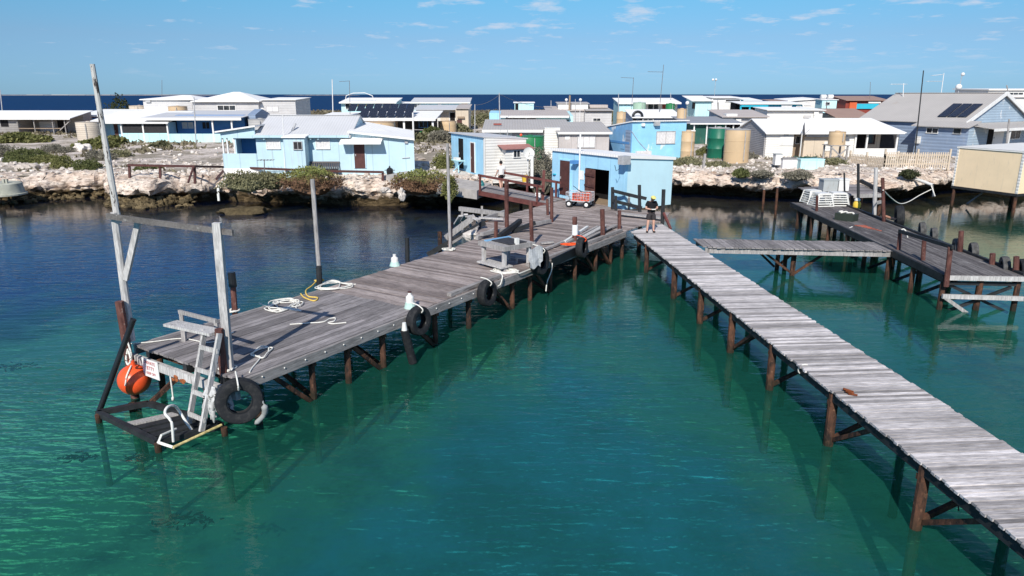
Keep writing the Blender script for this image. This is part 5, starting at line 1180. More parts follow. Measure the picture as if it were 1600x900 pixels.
# concrete landing by the shore
p = ground(705, 288); mb = MB(); q = [at(600, 276, 1.9), at(745, 300, 1.74), at(768, 289, 1.8), at(640, 268, 2.0)]
mb.prism([(a.x, a.y, 1.3) for a in q], [(a.x, a.y, a.z + .08) for a in q]); o = struct('path', mb, plain('old_concrete_path', (.42, .39, .36), .9, .1, .2, 2))

# ------------------------------------------------------------------ walkway jetty
e0, e1 = at(985, 361, DZ), at(1600, 851, DZ); dv = (e0 - e1).normalized(); e1 = e1 - dv * 6.5; yw = math.atan2(dv.y, dv.x)
WK = T('walkway', 'long straight silvery plank walkway crossing the lagoon on rusty piles', 'jetty', (e1.x, e1.y, 0), yw)
Lw = (e0 - e1).length; ww = 1.95
ip = WK.Mi @ at(1042, 349, DZ)
WK.part('deck', planks(MB(), [(0, 0), (Lw - .1, 0), (ip.x, -ww), (0, -ww)], 'y', .115, DZ, .045, .028, rnd=rd), M['walk_y'])
for y in (-.12, -ww + .12): WK.part('stringer', MB().box(0, Lw - .4, y - .06, y + .06, DZ - .25, DZ - .055), M['blackwood'])
for px, py in ((1024, 425), (1061, 466), (1097, 505), (1147, 550), (1214, 608), (1301, 695), (1432, 825), (1700, 1090)):
    q = WK.Mi @ at(px, py, 0); s = q.x
    WK.part('pile', MB().cyl((s, -.16, -2.8), (s, -.12, DZ - .07), .1, .1, 10, .1), M['pile']); WK.part('pile', MB().cyl((s - .1, -ww + .16, -2.8), (s, -ww + .14, DZ - .07), .1, .1, 10, .1), M['pile'])
    WK.part('cross_beam', MB().box(s - .07, s + .07, -ww + .05, -.03, DZ - .36, DZ - .255), M['pile']); WK.part('brace', MB().beam((s + .08, -.14, .05), (s + .06, -ww + .2, DZ - .4), .08, .09), M['pile'])
    if px in (1301, 1147, 1432): WK.part('brace', MB().beam((s - .02, -.2, .12), (s - 1.3, -.2, DZ - .3), .08, .09), M['pile'])
q = WK.Mi @ at(1326, 616, DZ)
mb = MB()
for k in range(5): mb.beam((q.x - .12 + .05 * k, q.y - .12 + .05 * (k % 3), DZ + .03), (q.x - .04 + .05 * k, q.y + .03 + .04 * (k % 2), DZ + .03 + .05 * (k % 2)), .04, .025, roll=.3 * k)
t = solo('rotten_board', 'broken rust stained board end lying loose on the walkway edge', 'board', MB(), None) if False else None
mw = MB(); mw.v = [tuple(WK.M @ Vector(p)) for p in mb.v]; mw.f = mb.f
solo('broken_board', 'split rust stained board ends on the edge of the walkway', 'board', mw, plain('rust_stained_wood', (.17, .05, .02), .8, .1, .5, 9))
WK.part('mooring_ring', MB().lathe([(.13 + .015 * math.cos(a), .015 * math.sin(a)) for a in [k * math.pi / 3 for k in range(6)]], 18, Matrix.Translation(WK.Mi @ dep(1256, 577, at(1256, 570, DZ).y)) @ Matrix.Rotation(R(80), 4, 'Y'), True), M['rope'])
WK.part('hanging_line', MB().tube([WK.Mi @ dep(1497, 758, 10.2), WK.Mi @ dep(1496, 775, 10.2), WK.Mi @ dep(1498, 798, 10.2)], .012), M['blackpipe'])

# ------------------------------------------------------------------ gangway
ga, gb = at(1083, 373, DZ - .03), at(1402, 379, DZ - .03); gc = at(1116, 391, DZ - .03)
GW = T('gangway', 'narrow plank gangway joining the silvery walkway to the dark jetty', 'gangway', (ga.x, ga.y, 0)); Lg = gb.x - ga.x + .1; gy = gb.y - ga.y
mb = planks(MB(), [(.1, -1.75), (Lg, -1.75 + gy), (Lg, gy), (.0, 0)], 'y', .17, DZ - .02, .05, .03, rnd=rd); GW.part('deck', mb, M['gang_x'])
for y in (-1.6, -.15): GW.part('stringer', MB().beam((.1, y, DZ - .2), (Lg, y + gy, DZ - .2), .1, .2), M['greywood'])
q = GW.Mi @ at(1248, 437, 0); q2 = GW.Mi @ at(1232, 425, 0)
for x, y in ((q.x, -1.45), (q2.x - .3, -.3), (q.x + .1, -.3), (q2.x - .1, -1.45)): GW.part('pile', MB().cyl((x, y, -2.5), (x, y, DZ - .2), .09), M['pile'])
for s in (-1, 1): GW.part('brace', MB().beam((q.x + s * .05, -1.5, .1), (q.x + s * 1.35, -1.5, DZ - .25), .08, .09), M['pile']); GW.part('brace', MB().beam((q.x + s * .05 - .3, -.3, .1), (q.x + s * 1.1 - .3, -.3, DZ - .25), .08, .09), M['pile'])

# ------------------------------------------------------------------ dark jetty on the right
n0, n1, f0, f1 = at(1480, 429, DZ), at(1598, 431, DZ), at(1238, 316, DZ), at(1319, 321, DZ); d = f0 - n0; yw = math.atan2(d.y, d.x)
DJ = T('dark_jetty', 'dark plank jetty lined with tyres on the right of the lagoon', 'jetty', (n0.x, n0.y, 0), yw); I = lambda p: tuple((DJ.Mi @ p).xy)
pl = [I(n0), I(f0), I(f1), I(n1)]; Ld = d.length; wd = -I(n1)[1]
DJ.part('deck', planks(MB(), pl, 'x', .17, DZ, rnd=rd), M['dark_x'])
DJ.part('edge_beam', MB().beam((0, .06, DZ - .14), (Ld, .06, DZ - .14), .1, .26), M['blackwood']); DJ.part('edge_beam', MB().beam((I(n1)[0], -wd - .06, DZ - .06), (I(f1)[0], I(f1)[1] - .06, DZ - .06), .12, .3), M['blackwood'])
DJ.part('end_beam', MB().beam((-.06, .05, DZ - .1), (I(n1)[0] - .06, -wd - .05, DZ - .1), .08, .16), M['palewood']); DJ.part('end_rail', MB().beam((-.1, .1, .55), (I(n1)[0] - .1, -wd - .1, .52), .09, .15), M['palewood'])
DJ.part('brace', MB().beam((-.1, .0, .5), (-.1, -.9, -.1), .08, .12), M['greywood'])
for s in (.15, 2.3, 4.3, 6.6, 8.6, 11, 13.4, 15.6):
    for y in (.0, -wd * .5, -wd - .0):
        if s * 1.0 > Ld: continue
        DJ.part('pile', MB().cyl((s, y, -2.6), (s, y, DZ - .08), .095, None, 9, .08), M['pile'])
    DJ.part('cross_beam', MB().box(s - .06, s + .06, -wd, 0, DZ - .4, DZ - .28), M['blackwood'])
    if s < 9: DJ.part('brace', MB().beam((s, -.2, -.1), (s, -wd + .2, DZ - .45), .08, .1), M['blackwood']); DJ.part('brace', MB().beam((s + .1, -wd + .1, -.1), (s + .1, -.3, DZ - .45), .08, .1), M['blackwood'])
for q in ((1480, 430, 1485, 386, .09), (1442, 406, 1444, 376, .08), (1404, 390, 1407, 360, .08), (1500, 393, 1502, 361, .1), (1550, 413, 1551, 396, .1), (1587, 425, 1588, 401, .1), (1381, 346, 1379, 278, .085), (1276, 330, 1277, 306, .07)): post(DJ, *q)
post(DJ, 1366, 338, 1369, 262, .1, 'palewood'); post(DJ, 1320, 318, 1319, 270, .05, 'blackwood'); post(DJ, 1341, 318, 1341, 256, .08, 'blackwood')
ba, bb = at(1404, 390, DZ), at(1486, 428, DZ)
DJ.part('rail', MB().beam(dep(1405, 361, ba.y), dep(1489, 386.5, at(1473, 432, DZ).y), .08, .13), M['blackwood'], world=True)
DJ.part('white_rail', MB().tube([at(1326, 372, DZ - .6), at(1327, 356, DZ) , at(1331, 354.5, DZ + .02), at(1335, 354, DZ - .1)], .025), M['plastic'], world=True)
# landing platform behind it
q = [at(1248, 290, 1.75), at(1268, 306, 1.6), at(1377, 303, 1.6), at(1345, 285, 1.75)]
LP = T('landing_platform', 'grey timber landing platform between the dark jetty and the rocks', 'platform', (q[1].x, q[1].y, 0)); pol = [tuple((LP.Mi @ a).xy) for a in q]
LP.part('deck', planks(MB(), pol, 'x', .2, 1.65, rnd=rd), M['deck_x']); LP.part('edge_beam', MB().beam((pol[1][0], pol[1][1] - .07, 1.52), (pol[2][0], pol[2][1] - .07, 1.52), .1, .2), M['greywood']); LP.part('edge_beam', MB().beam((pol[1][0] + 4, pol[1][1] + .3, 1.15), (pol[2][0], pol[2][1] - .1, 1.15), .1, .18), M['greywood'])
LP.part('edge_beam', MB().beam((pol[2][0], pol[2][1], 1.75), (pol[3][0], pol[3][1], 1.85), .14, .22), M['blackwood'])
for a, b in (pol[1], pol[2], (pol[1][0] + 2.4, pol[1][1] + .1), (pol[0][0] + .2, pol[0][1] - .4), (pol[3][0], pol[3][1] - .3)): LP.part('pile', MB().cyl((a, b, -2), (a, b, 1.6), .1), M['pile'])
# lone piles
for (px, py, tx, ty, lb) in ((1192, 331, 1194, 296, 'thin rusty pile in the water, nearer the boat hut'), (1212, 341, 1215, 293, 'rusty pile in the water with the taller pale tip')):
    b = at(px, py, 0); tp = dep(tx, ty, b.y); t = T('pile', lb, 'pile', b - Vector((0, 0, 2)), 0, 'lone piles'); t.part('shaft', MB().cyl(b - Vector((0, 0, 2)), tp, .085, .075, 9, .1), M['pile'], world=True); t.part('top', MB().cyl(tp, tp + Vector((0, 0, .05)), .07, .05, 9), M['greywood'], world=True)
b = ground(1098, 262); 
p = ground(1098, 264); t = T('fence_post', 'weathered grey post alone on the rock shelf', 'post', p); t.part('shaft', MB().beam((0, 0, -.3), (.1, 0, 1.15), .16, .16), M['greywood']); t.part('wire', MB().tube([(.1, 0, 1.0), (.13, -.1, 1.02), (.05, .1, .98)], .012), M['galv'])

# ------------------------------------------------------------------ fences on shore
FN = T('rail_fence', 'long dark brown timber rail fence along the rock edge', 'fence', ground(200, 275))
def fp(px, py): return ground(px, py)
fps = [(202, 276, 257), (250, 277, 258), (304, 280, 259), (352, 271, 260), (500, 280, 266), (598, 280, 268)]
tops = []
for px, pb, pt in fps:
    b = fp(px, pb); tp = dep(px, pt, b.y); tops.append(tp); FN.part('post', MB().beam(b - Vector((0, 0, .3)), tp, .14, .14), M['brown'], world=True)
for a, b in zip(tops, tops[1:]): FN.part('rail', MB().beam(a - Vector((.06, .1, .03)), b - Vector((-.06, .1, .03)), .08, .15), M['brown'], world=True)
FN.part('brace', MB().beam(fp(294, 285), dep(302, 262, fp(302, 280).y - .1), .1, .1), M['brown'], world=True); FN.part('brace', MB().beam(fp(338, 280), dep(350, 266, fp(350, 273).y), .12, .12), M['brown'], world=True)
# picket fence
c0, c1, c2 = ground(1328, 253), ground(1381, 263), ground(1482, 263)
PF = T('picket_fence', 'cream picket fence with two panels before the cream house', 'fence', c1)
for (a, b, hA) in ((c0, c1, dep(1328, 237, c0.y).z - c0.z), (c1, c2, dep(1440, 238, c1.y).z - c1.z)):
    L = (b - a).xy.length; n = int(L / .17); mb = MB(); d = (b - a) / n; nr = Vector((-d.y, d.x, 0)).normalized() * -.05
    if nr.y > 0: nr = -nr
    zmin = min(a.z, b.z)
    for k in range(n):
        c = a + d * (k + .5); c.z = zmin - .1; mb.beam(c + nr, c + nr + Vector((0, 0, hA + random.uniform(-.02, .02) + .1)), .095, .025, up=nr)
    PF.part('picket_panel', mb, M['cream'], world=True); mb = MB()
    for zz in (.35, hA - .2): mb.beam(Vector((a.x, a.y, zmin + zz)), Vector((b.x, b.y, zmin + zz)), .05, .09)
    PF.part('rail', mb, M['cream'], world=True)
    for c in (a, (a + b) / 2, b): PF.part('post', MB().box(c.x - .06, c.x + .06, c.y + .02, c.y + .14, zmin - .3, zmin + hA + .25), M['cream'], world=True)
# ------------------------------------------------------------------ things on and around the jetty
def arcpts(c, r, a0, a1, n=10, z=0): return [Vector((c[0] + r * math.cos(a0 + (a1 - a0) * i / n), c[1] + r * math.sin(a0 + (a1 - a0) * i / n), c[2] + z)) for i in range(n + 1)]
def smooth(pts, n=6):
    P = [Vector(p) for p in pts]; P = [P[0] * 2 - P[1]] + P + [P[-1] * 2 - P[-2]]; o = []
    for a, b, c, d in zip(P, P[1:], P[2:], P[3:]):
        for i in range(n):
            t = i / n; o.append(.5 * ((2 * b) + (c - a) * t + (2 * a - 5 * b + 4 * c - d) * t * t + (3 * b - a - 3 * c + d) * t ** 3))
    return o + [P[-2]]
SIDE = Face(J, (0, -.12, 0), (1, 0, 0), (0, -1, 0))
def onside(px, py, d=0): return J.M @ SIDE.P(SIDE.uz(px, py, d)[0], d, SIDE.uz(px, py, d)[1])
def tyre(label, px, py, R0, nrm, dz=0, Y=None, d=None, group='fender tyres of the near jetty', tie='rope', mat='rubber', shift=Vector()):
    c = dep(px, py, Y) if d is None else onside(px, py, d); c = c + shift; n = Vector(nrm).normalized(); w_ = R0 * .34; ri = R0 * .52
    Mx = n.to_track_quat('Z', 'Y').to_matrix().to_4x4(); t = T('tyre', label, 'tyre', c - Vector((0, 0, R0)), 0, group); Mx = Matrix.Translation((0, 0, R0)) @ Mx
    prof = [(ri, -w_ * .55), (ri * 1.06, -w_ * .8), (R0 * .78, -w_ * 1.02), (R0 * .93, -w_ * .92), (R0 * .985, -w_ * .7), (R0, -w_ * .3), (R0 * .985, -w_ * .26), (R0 * .985, -w_ * .22), (R0, -w_ * .18), (R0, w_ * .18), (R0 * .985, w_ * .22), (R0 * .985, w_ * .26), (R0, w_ * .3), (R0 * .985, w_ * .7), (R0 * .93, w_ * .92), (R0 * .78, w_ * 1.02), (ri * 1.06, w_ * .8), (ri, w_ * .55), (ri * 1.05, w_ * .5), (R0 * .9, w_ * .5), (R0 * .9, -w_ * .5), (ri * 1.05, -w_ * .5)]
    t.part('tread', MB().lathe(prof, 40, Mx, True), M[mat], smooth=35)
    t.part('bead', MB().lathe([(ri + .012 * math.cos(a), w_ * .62 + .012 * math.sin(a)) for a in [k * math.pi / 3 for k in range(6)]], 32, Mx, True), M['blackpipe'], smooth=60)
    if tie: t.part('tie_rope', MB().tube(smooth([Mx @ Vector(p) for p in [(0, 0, 0)]] * 0 + [Vector((0, 0, R0)) + Vector((n.x * w_ * .9, n.y * w_ * .9, R0 * .62)), Vector((n.x * w_ * 1.2, n.y * w_ * 1.2, R0 * 1.85)), Vector((0, 0, R0 * 2.08)), Vector((-n.x * w_ * 1.6, -n.y * w_ * 1.6, R0 * 2.15))]), .018), M[tie])
    return t
side = (J.M.to_3x3() @ Vector((0, -1, 0)))
def jy(px, py, z, off): return at(px, py, z).y + off
tyre('black tyre fender on the front corner of the jetty by the ladder', 374, 626, .5, (.42, -.88, .12), Y=at(374, 592, DZ).y - .25, tie='rope')
tyre('black tyre on the jetty edge with white bottles above it', 654, 501, .42, (.82, -.55, .05), d=.16)
tyre('black tyre on the jetty edge hanging before the work table', 761, 458, .43, (.86, -.5, .05), d=.16)
tyre('black tyre with a torn grey rag tied across it', 843, 408, .5, (.86, -.5, .05), d=.18)
tyre('farthest black tyre of the near jetty beside orange rope', 909, 387, .42, (.9, -.42, .05), d=.16, tie='orange_rope')
# rag on the tyre
c = onside(837, 402, .38); mb = MB(); n = 9
for j in range(n + 1):
    for i in range(n + 1):
        u, v = i / n - .5, j / n - .5
        mb.v.append(tuple(c + Vector((u * .5 * (1 - .3 * (v < -.2)), u * .25 + .05 * math.sin(9 * u + 4 * v) - .02, v * .72 + .06 * math.sin(7 * u)))))
mb.f = [(j * (n + 1) + i, j * (n + 1) + i + 1, (j + 1) * (n + 1) + i + 1, (j + 1) * (n + 1) + i) for j in range(n) for i in range(n)]
o = solo('rag', 'torn pale grey rag draped on a tyre', 'rag', mb, plain('grey_cloth', (.42, .43, .44), .9, .1, .2, 6)); md = o.modifiers.new('thick', 'SOLIDIFY'); md.thickness = .012
# torn fishing net / cloth beside the corner tyre
c = dep(345, 622, at(350, 592, DZ).y - .1); mb = MB()
for k in range(16):
    a = random.uniform(-.28, .2); z0 = random.uniform(-.15, .35); mb.tube(smooth([c + Vector((a, random.uniform(-.1, .05), z0)), c + Vector((a + random.uniform(-.1, .1), -.12, z0 - .25)), c + Vector((a + random.uniform(-.15, .15), -.08, z0 - random.uniform(.4, .6)))], 4), [.05] * 4 + [.035] * 4 + [.02], 6)
solo('frayed_cloth', 'frayed pale cloth hanging between ladder and corner tyre', 'cloth', mb, plain('pale_frayed_cloth', (.5, .5, .49), .95, .1, .25, 9), None, 60)
mb = MB(); c = dep(413, 640, at(400, 588, DZ).y - .3); mb.tube(smooth([c + Vector((-.05, 0, .3)), c + Vector((.03, -.05, .1)), c + Vector((-.02, 0, -.12)), c + Vector((-.2, -.1, -.3))], 5), [.02] * 5 + [.07] * 5 + [.06] * 5 + [.015], 7)
solo('hanging_rag', 'grey rag dangling at the right of the corner tyre', 'rag', mb, plain('dull_grey_cloth', (.3, .31, .3), .95), None, 60)
# fender pipe
b = onside(632, 516, .25); e = onside(645, 566, .25)
t = T('fender_pipe', 'black hanging pipe fender below the bottle topped tyre', 'fender', e); t.part('pipe', MB().cyl(b, e, .115, .12, 16), M['rubber'], world=True, smooth=40); t.part('white_cap', MB().cyl(b, b + Vector((0, 0, .22)), .08, .05, 12), M['plastic'], world=True)
# bottles on posts
def bottle(label, px, py, h, r):
    p = at(px, py, DZ); t = T('bottle', label, 'bottle', p, 0, 'upturned bottles on post tops')
    t.part('body', MB().lathe([(r, 0), (r, h * .62), (r * .92, h * .7), (r * .45, h * .8), (r * .4, h * .93)], 14), M['plastic'], smooth=40); t.part('cap', MB().lathe([(r * .46, h * .93), (r * .46, h), (.001, h)], 12), M['brown'] if px > 620 else M['plastic'])
    t.part('sheet', MB().lathe([(r * 1.5, 0), (r * 1.1, h * .35)], 12), plain('mint_plastic_film', (.45, .62, .55), .5)); return t
bottle('white bottle with brown cap on the jetty edge over a tyre', 641, 481, .5, .12); bottle('white bottle on the far edge of the jetty', 617, 415, .42, .13)
# work table
tc_ = [at(753, 414, DZ), at(788, 424, DZ), at(824, 408, DZ)]
o = tc_[0]; ux = (tc_[1] - tc_[0]); uy = Vector((-ux.y, ux.x, 0)).normalized(); yw = math.atan2(ux.y, ux.x); L = ux.length
TB = T('work_table', 'grey timber work table with a blue edged tray top', 'table', o, yw); wt = 1.35; ht = .88
TB.part('tabletop', MB().box(-.08, L + .1, -.08, wt, ht - .06, ht), M['greywood'])
for a, b in ((.06, .05), (L - .06, .05), (.06, wt - .15), (L - .06, wt - .15)): TB.part('leg', MB().box(a - .06, a + .06, b - .06, b + .06, 0, ht - .06), M['palewood'])
TB.part('apron', MB().box(-.08, L + .1, -.11, -.082, ht - .14, ht + .02), M['greywood']); TB.part('apron', MB().box(L + .102, L + .13, -.1, wt, ht - .14, ht + .02), M['greywood'])
TB.part('shelf', MB().box(-.05, L + .05, -.2, .35, .12, .17), M['palewood']); TB.part('tray', MB().box(.2, L - .05, .3, wt - .25, ht + .002, ht + .035), plain('dark_tray', (.05, .05, .055), .8, .15, .4, 9)); TB.part('blue_edge', MB().box(.02, .18, .1, wt - .1, ht + .003, ht + .04), plain('faded_blue_plastic', (.2, .4, .6))); TB.part('clamp', MB().box(L - .1, L + .02, .55, .68, ht, ht + .22), M['plastic'])
def litter(label, name, cat, px, py, size, mat, z=DZ, n=5):
    p = at(px, py, z); mb = MB()
    for k in range(n):
        a = random.uniform(0, 6.28); q = p + Vector((random.uniform(-.5, .5) * size[0], random.uniform(-.5, .5) * size[1], size[2] * (.3 + .5 * k / n)))
        mb.beam(q - Vector((math.cos(a), math.sin(a), 0)) * size[0] * .3, q + Vector((math.cos(a), math.sin(a), .1)) * size[0] * .3, .09, .03)
    return solo(name, label, cat, mb, M[mat])
# ropes
def rope_heap(label, cx, cy, rx, ry, turns, mat='rope', r=.018, z=DZ, seed=0, tail=None):
    rnd = random.Random(seed); p = at(cx, cy, z); pts = []; n = turns * 7
    for i in range(n):
        a = i * 2 * math.pi / 7 + rnd.uniform(-.3, .3); k = rnd.uniform(.45, 1)
        pts.append((p.x + rx * k * math.cos(a) + .12 * math.sin(i * .35) * rx, p.y + ry * k * math.sin(a) + .15 * math.cos(i * .4) * ry, z + .02 + .012 * (i % 4)))
    if tail: pts += [tuple(at(*q, z) + Vector((0, 0, .02))) for q in tail]
    return solo('rope', label, 'rope', MB().tube(smooth(pts, 4), r, 6), M[mat], 'mooring ropes on the jetty', 70)
def rope_line(label, pts, mat='rope', r=.018, z=DZ, dz=.02): return solo('rope', label, 'rope', MB().tube(smooth([at(*q, z) + Vector((0, 0, dz)) for q in pts], 6), r, 6), M[mat], 'mooring ropes on the jetty', 70)
rope_heap('white tangled rope heap in the middle of the near deck', 444, 478, .55, .75, 6, seed=1, tail=[(470, 487), (420, 480), (405, 475)])
rope_heap('white rope coiled loosely behind the yellow one', 520, 447, .62, .6, 4, seed=2, tail=[(548, 446), (556, 445)])
rope_line('yellow rope trailing from the mooring pole stub', [(498, 436), (488, 447), (478, 455), (482, 464), (496, 466), (491, 471), (476, 466), (470, 460)], 'yrope', .022)
rope_heap('yellow rope wound round the mooring pole foot', 499, 440, .16, .16, 4, 'yrope', .022, seed=5)
rope_line('thin white rope lying straight with an end loop', [(453, 508), (480, 506), (505, 504), (515, 499), (524, 498), (522, 503), (513, 505), (520, 507), (541, 505)])
rope_heap('white looped rope beside the corner post', 408, 552, .3, .5, 2, seed=7, tail=[(395, 575), (390, 583)])
rope_line('white rope stretched behind the bench', [(205, 538), (240, 535), (285, 530), (330, 536), (365, 520)], r=.015)
rope_heap('white rope wrapped round the corner post foot', 356, 578, .2, .2, 4, seed=9)
rope_heap('white rope pile at the foot of the work table', 790, 425, .55, .35, 6, seed=10, tail=[(812, 428), (830, 421)])
rope_heap('white rope bundle at the thin grey mooring pole', 702, 391, .3, .25, 5, seed=11)
rope_heap('small cream rope wound at the black topped post', 366, 487, .16, .16, 5, seed=12)
rope_heap('orange rope knotted round the brown post above the rag tyre', 830, 384, .15, .15, 4, 'orange_rope', .02, DZ + .25, 13)
rope_heap('orange rope lying along the jetty edge by far tyre', 893, 383, .5, .2, 4, 'orange_rope', .02, DZ + .12, 14)
mb = MB().tube(smooth([onside(782, 426, -.1), onside(785, 432, .05), onside(782, 444, .05), onside(778, 447, .05)], 6), .02, 6); solo('rope', 'white rope end hanging over the edge near the work table', 'rope', mb, M['rope'], 'mooring ropes on the jetty', 70)
mb = MB().tube(smooth([onside(863, 411, .06), onside(861, 425, .1), onside(855, 440, .1), onside(853, 455, .1)], 6), .022, 6); solo('rope', 'pale rope dangling to the water right of the rag tyre', 'rope', mb, M['rope'], 'mooring ropes on the jetty', 70)
solo('rope', 'white rope looped on the grey end beam beside the sign', 'rope', MB().tube(smooth([dep(200, 545, 15.85), dep(197, 560, 15.8), dep(200, 570, 15.75), dep(204, 562, 15.75), dep(201, 548, 15.85)], 6), .024, 6), M['rope'], 'mooring ropes on the jetty', 70)
solo('rope', 'short frayed rope hanging from the middle of the end beam', 'rope', MB().tube(smooth([dep(266, 588, 15.0), dep(268, 602, 15.0), dep(270, 618, 15.0), dep(270, 625, 15.0)], 5), [.02] * 12 + [.035] * 3 + [.03], 6), M['rope'], 'mooring ropes on the jetty', 70)
mb = MB().tube(smooth([dep(1380, 297, at(1381, 346, DZ).y - .2), dep(1392, 309, 40), dep(1406, 318, 42), dep(1420, 315, 44), dep(1437, 305, 46), dep(1455, 296, 47)], 6), .03, 6); solo('rope', 'pale slack rope from dark jetty post to white pipe', 'rope', mb, M['rope'], None, 70)
mb = MB().tube(smooth([dep(1405, 362, 30.3), dep(1412, 358, 30.2), dep(1417, 366, 30.1), dep(1420, 388, 30), dep(1421, 392, 30)], 6), .03, 6); solo('rope', 'white rope draped on the dark jetty rail', 'rope', mb, M['rope'], None, 70)
# sign
ea, eb = J.M @ Vector((-.185, W_ - .15, 0)), J.M @ Vector((-.185, 0, 0)); ev = eb - ea; yw = math.atan2(ev.y, ev.x)
SG = T('sign', 'white sign with red lettering on the end beam of the jetty', 'sign', J.M @ Vector((-.19, W_ - .55, DZ - .62)), yw)
SG.part('board', MB().box(0, .66, -.012, .0, 0, .46), M['signwhite'])
text(SG.o, 'PRIVATE', .118, M['red'], (.33, -.015, .37), (R(90), 0, 0)); text(SG.o, 'JETTY', .125, M['red'], (.33, -.015, .235), (R(90), 0, 0)); text(SG.o, 'KEEP OFF', .092, M['red'], (.33, -.015, .1), (R(90), 0, 0))
rs = MB()
for k in range(7): rs.ball((1.42 + random.uniform(-.22, .22), -.0, .2 + random.uniform(-.05, .05)), random.uniform(.03, .07), 7, 5, (1.4, .2, .8))
p = SG.part('rust_bracket', rs, plain('rust_stain', (.3, .1, .04), .9, .1, .4, 12))
# buoy
c = dep(210, 593, 16.1); B = T('buoy', 'round orange float hanging under the jetty corner by the sign', 'buoy', c - Vector((0, 0, .4)))
B.part('float', MB().ball((0, 0, .4), .38, 30, 20), M['orange'], smooth=70); B.part('lug', MB().cyl((0, 0, .74), (0, 0, .9), .09, .06, 12), M['orange']); B.part('rope', MB().tube(smooth([(0, 0, .88), (.03, -.02, 1.1), (-.05, .05, 1.35)], 5), .02), M['rope'])
B.part('rope_band', MB().tube(smooth([(-.02, -.39, .4), (.02, -.34, .62), (.04, -.2, .76), (.0, 0, .8)], 5), .02), M['rope'])
# leaning black pipe
a, b = dep(208, 500, 15.4), at(155, 643, .12)
t = T('leaning_pipe', 'thick black pipe leaning against the jetty corner post', 'pipe', b); t.part('pipe', MB().cyl(b, a, .065, .065, 18), M['blackpipe'], world=True, smooth=40); t.part('pipe_end', MB().cyl(a, a + (a - b).normalized() * .02, .07, .07, 18), M['rubber'], world=True)
# swim platform
q = [at(153, 645, .18), at(246, 691, .18), at(347, 665, .18), at(232, 630, .18)]
SP_ = T('swim_platform', 'sunken slatted swim platform with white hoop rail at jetty end', 'swim platform', Vector(q[0]) * 1)
for a, b in zip(q, q[1:] + q[:1]): SP_.part('frame', MB().beam(a, b, .12, .12), M['blackwood'], world=True)
for k in range(5):
    f_ = .42 + k * .13; a, b = q[0].lerp(q[1], f_), q[3].lerp(q[2], f_); SP_.part('slat', MB().beam(a - Vector((0, 0, .03 + .0 * k)), b - Vector((0, 0, .03)), .2, .05), M['greywood'] if k == 0 else M['blackwood'], world=True)
c0, c1 = at(271, 690, .2), at(300, 672, .2); up = Vector((0, 0, 1))
SP_.part('hoop_rail', MB().tube(smooth([c0, dep(268, 660, c0.y), dep(258, 646, c0.y + .1), dep(262, 636, c0.y + .25), dep(272, 634, c0.y + .45), dep(280, 642, c0.y + .6), dep(290, 658, c1.y), c1], 6), .03, 8), M['plastic'], world=True, smooth=60)
SP_.part('step_frame', MB().tube([at(247, 691, .22), at(271, 699, .22), at(272, 699, -.3)], .03, 8), M['plastic'], world=True); SP_.part('step_frame', MB().tube([at(271, 699, .23), at(346, 664, .23)], .032, 8), plain('yellow_stained_pipe', (.62, .5, .22), .6, .2, .4, 10), world=True); SP_.part('step_frame', MB().tube([at(248, 690, .22), dep(252, 680, at(248, 690, .22).y), at(275, 670, .3)], .026, 8), M['plastic'], world=True)
for px, py in ((153, 648), (350, 668), (205, 630), (246, 693)): SP_.part('leg', MB().cyl(at(px, py, .1) - Vector((0, 0, 2.5)), at(px, py, .2), .07), M['pile'], world=True)
SP_.part('strut', MB().beam(at(232, 632, .15), J.M @ Vector((.6, 2.6, DZ - .35)), .1, .1), M['pile'], world=True); SP_.part('strut', MB().beam(at(318, 668, .15), J.M @ Vector((.1, 1.4, DZ - .4)), .1, .1), M['pile'], world=True)
# ladder
a0, a1, b0, b1 = dep(320, 515, 14.9), dep(343, 521, 14.55), at(295, 662, .25), at(315, 674, .25)
LD = T('ladder', 'pale wooden ladder rising from the swim platform to the bench', 'ladder', b0)
for a, b in ((a0, b0), (a1, b1)): LD.part('stile', MB().beam(a, b, .06, .12), M['palewood'], world=True)
for k in range(4):
    f_ = .18 + .235 * k; LD.part('rung', MB().beam(a1.lerp(b1, f_) + Vector((.04, -.03, 0)), a0.lerp(b0, f_) + Vector((-.04, -.03, 0)), .04, .1), M['palewood'], world=True)
# bench
c = [at(263, 533, DZ), at(336, 552, DZ)]; zt = DZ + .42
pa_, pb_ = dep(266, 505, 15.6), dep(338, 520, 14.75)
BN = T('bench', 'rough grey plank bench with a low back rail at the jetty end', 'bench', at(300, 545, DZ))
BN.part('seat', MB().beam(pa_, pb_, .36, .06), M['palewood'], world=True)
for p, q in (((288, 533), (286, 508)), ((340, 545), (340, 515))): b = at(*p, DZ); BN.part('leg', MB().beam(b, dep(*q, b.y), .1, .1), M['greywood'], world=True)
BN.part('back_rail', MB().beam(dep(280, 487, 16.3), dep(338, 502, 15.3), .06, .09), M['greywood'], world=True)
for p, q in (((286, 521), (283, 487)), ((340, 532), (337, 500))): b = at(*p, DZ); BN.part('back_post', MB().beam(b, dep(*q, b.y), .09, .07), M['greywood'], world=True)
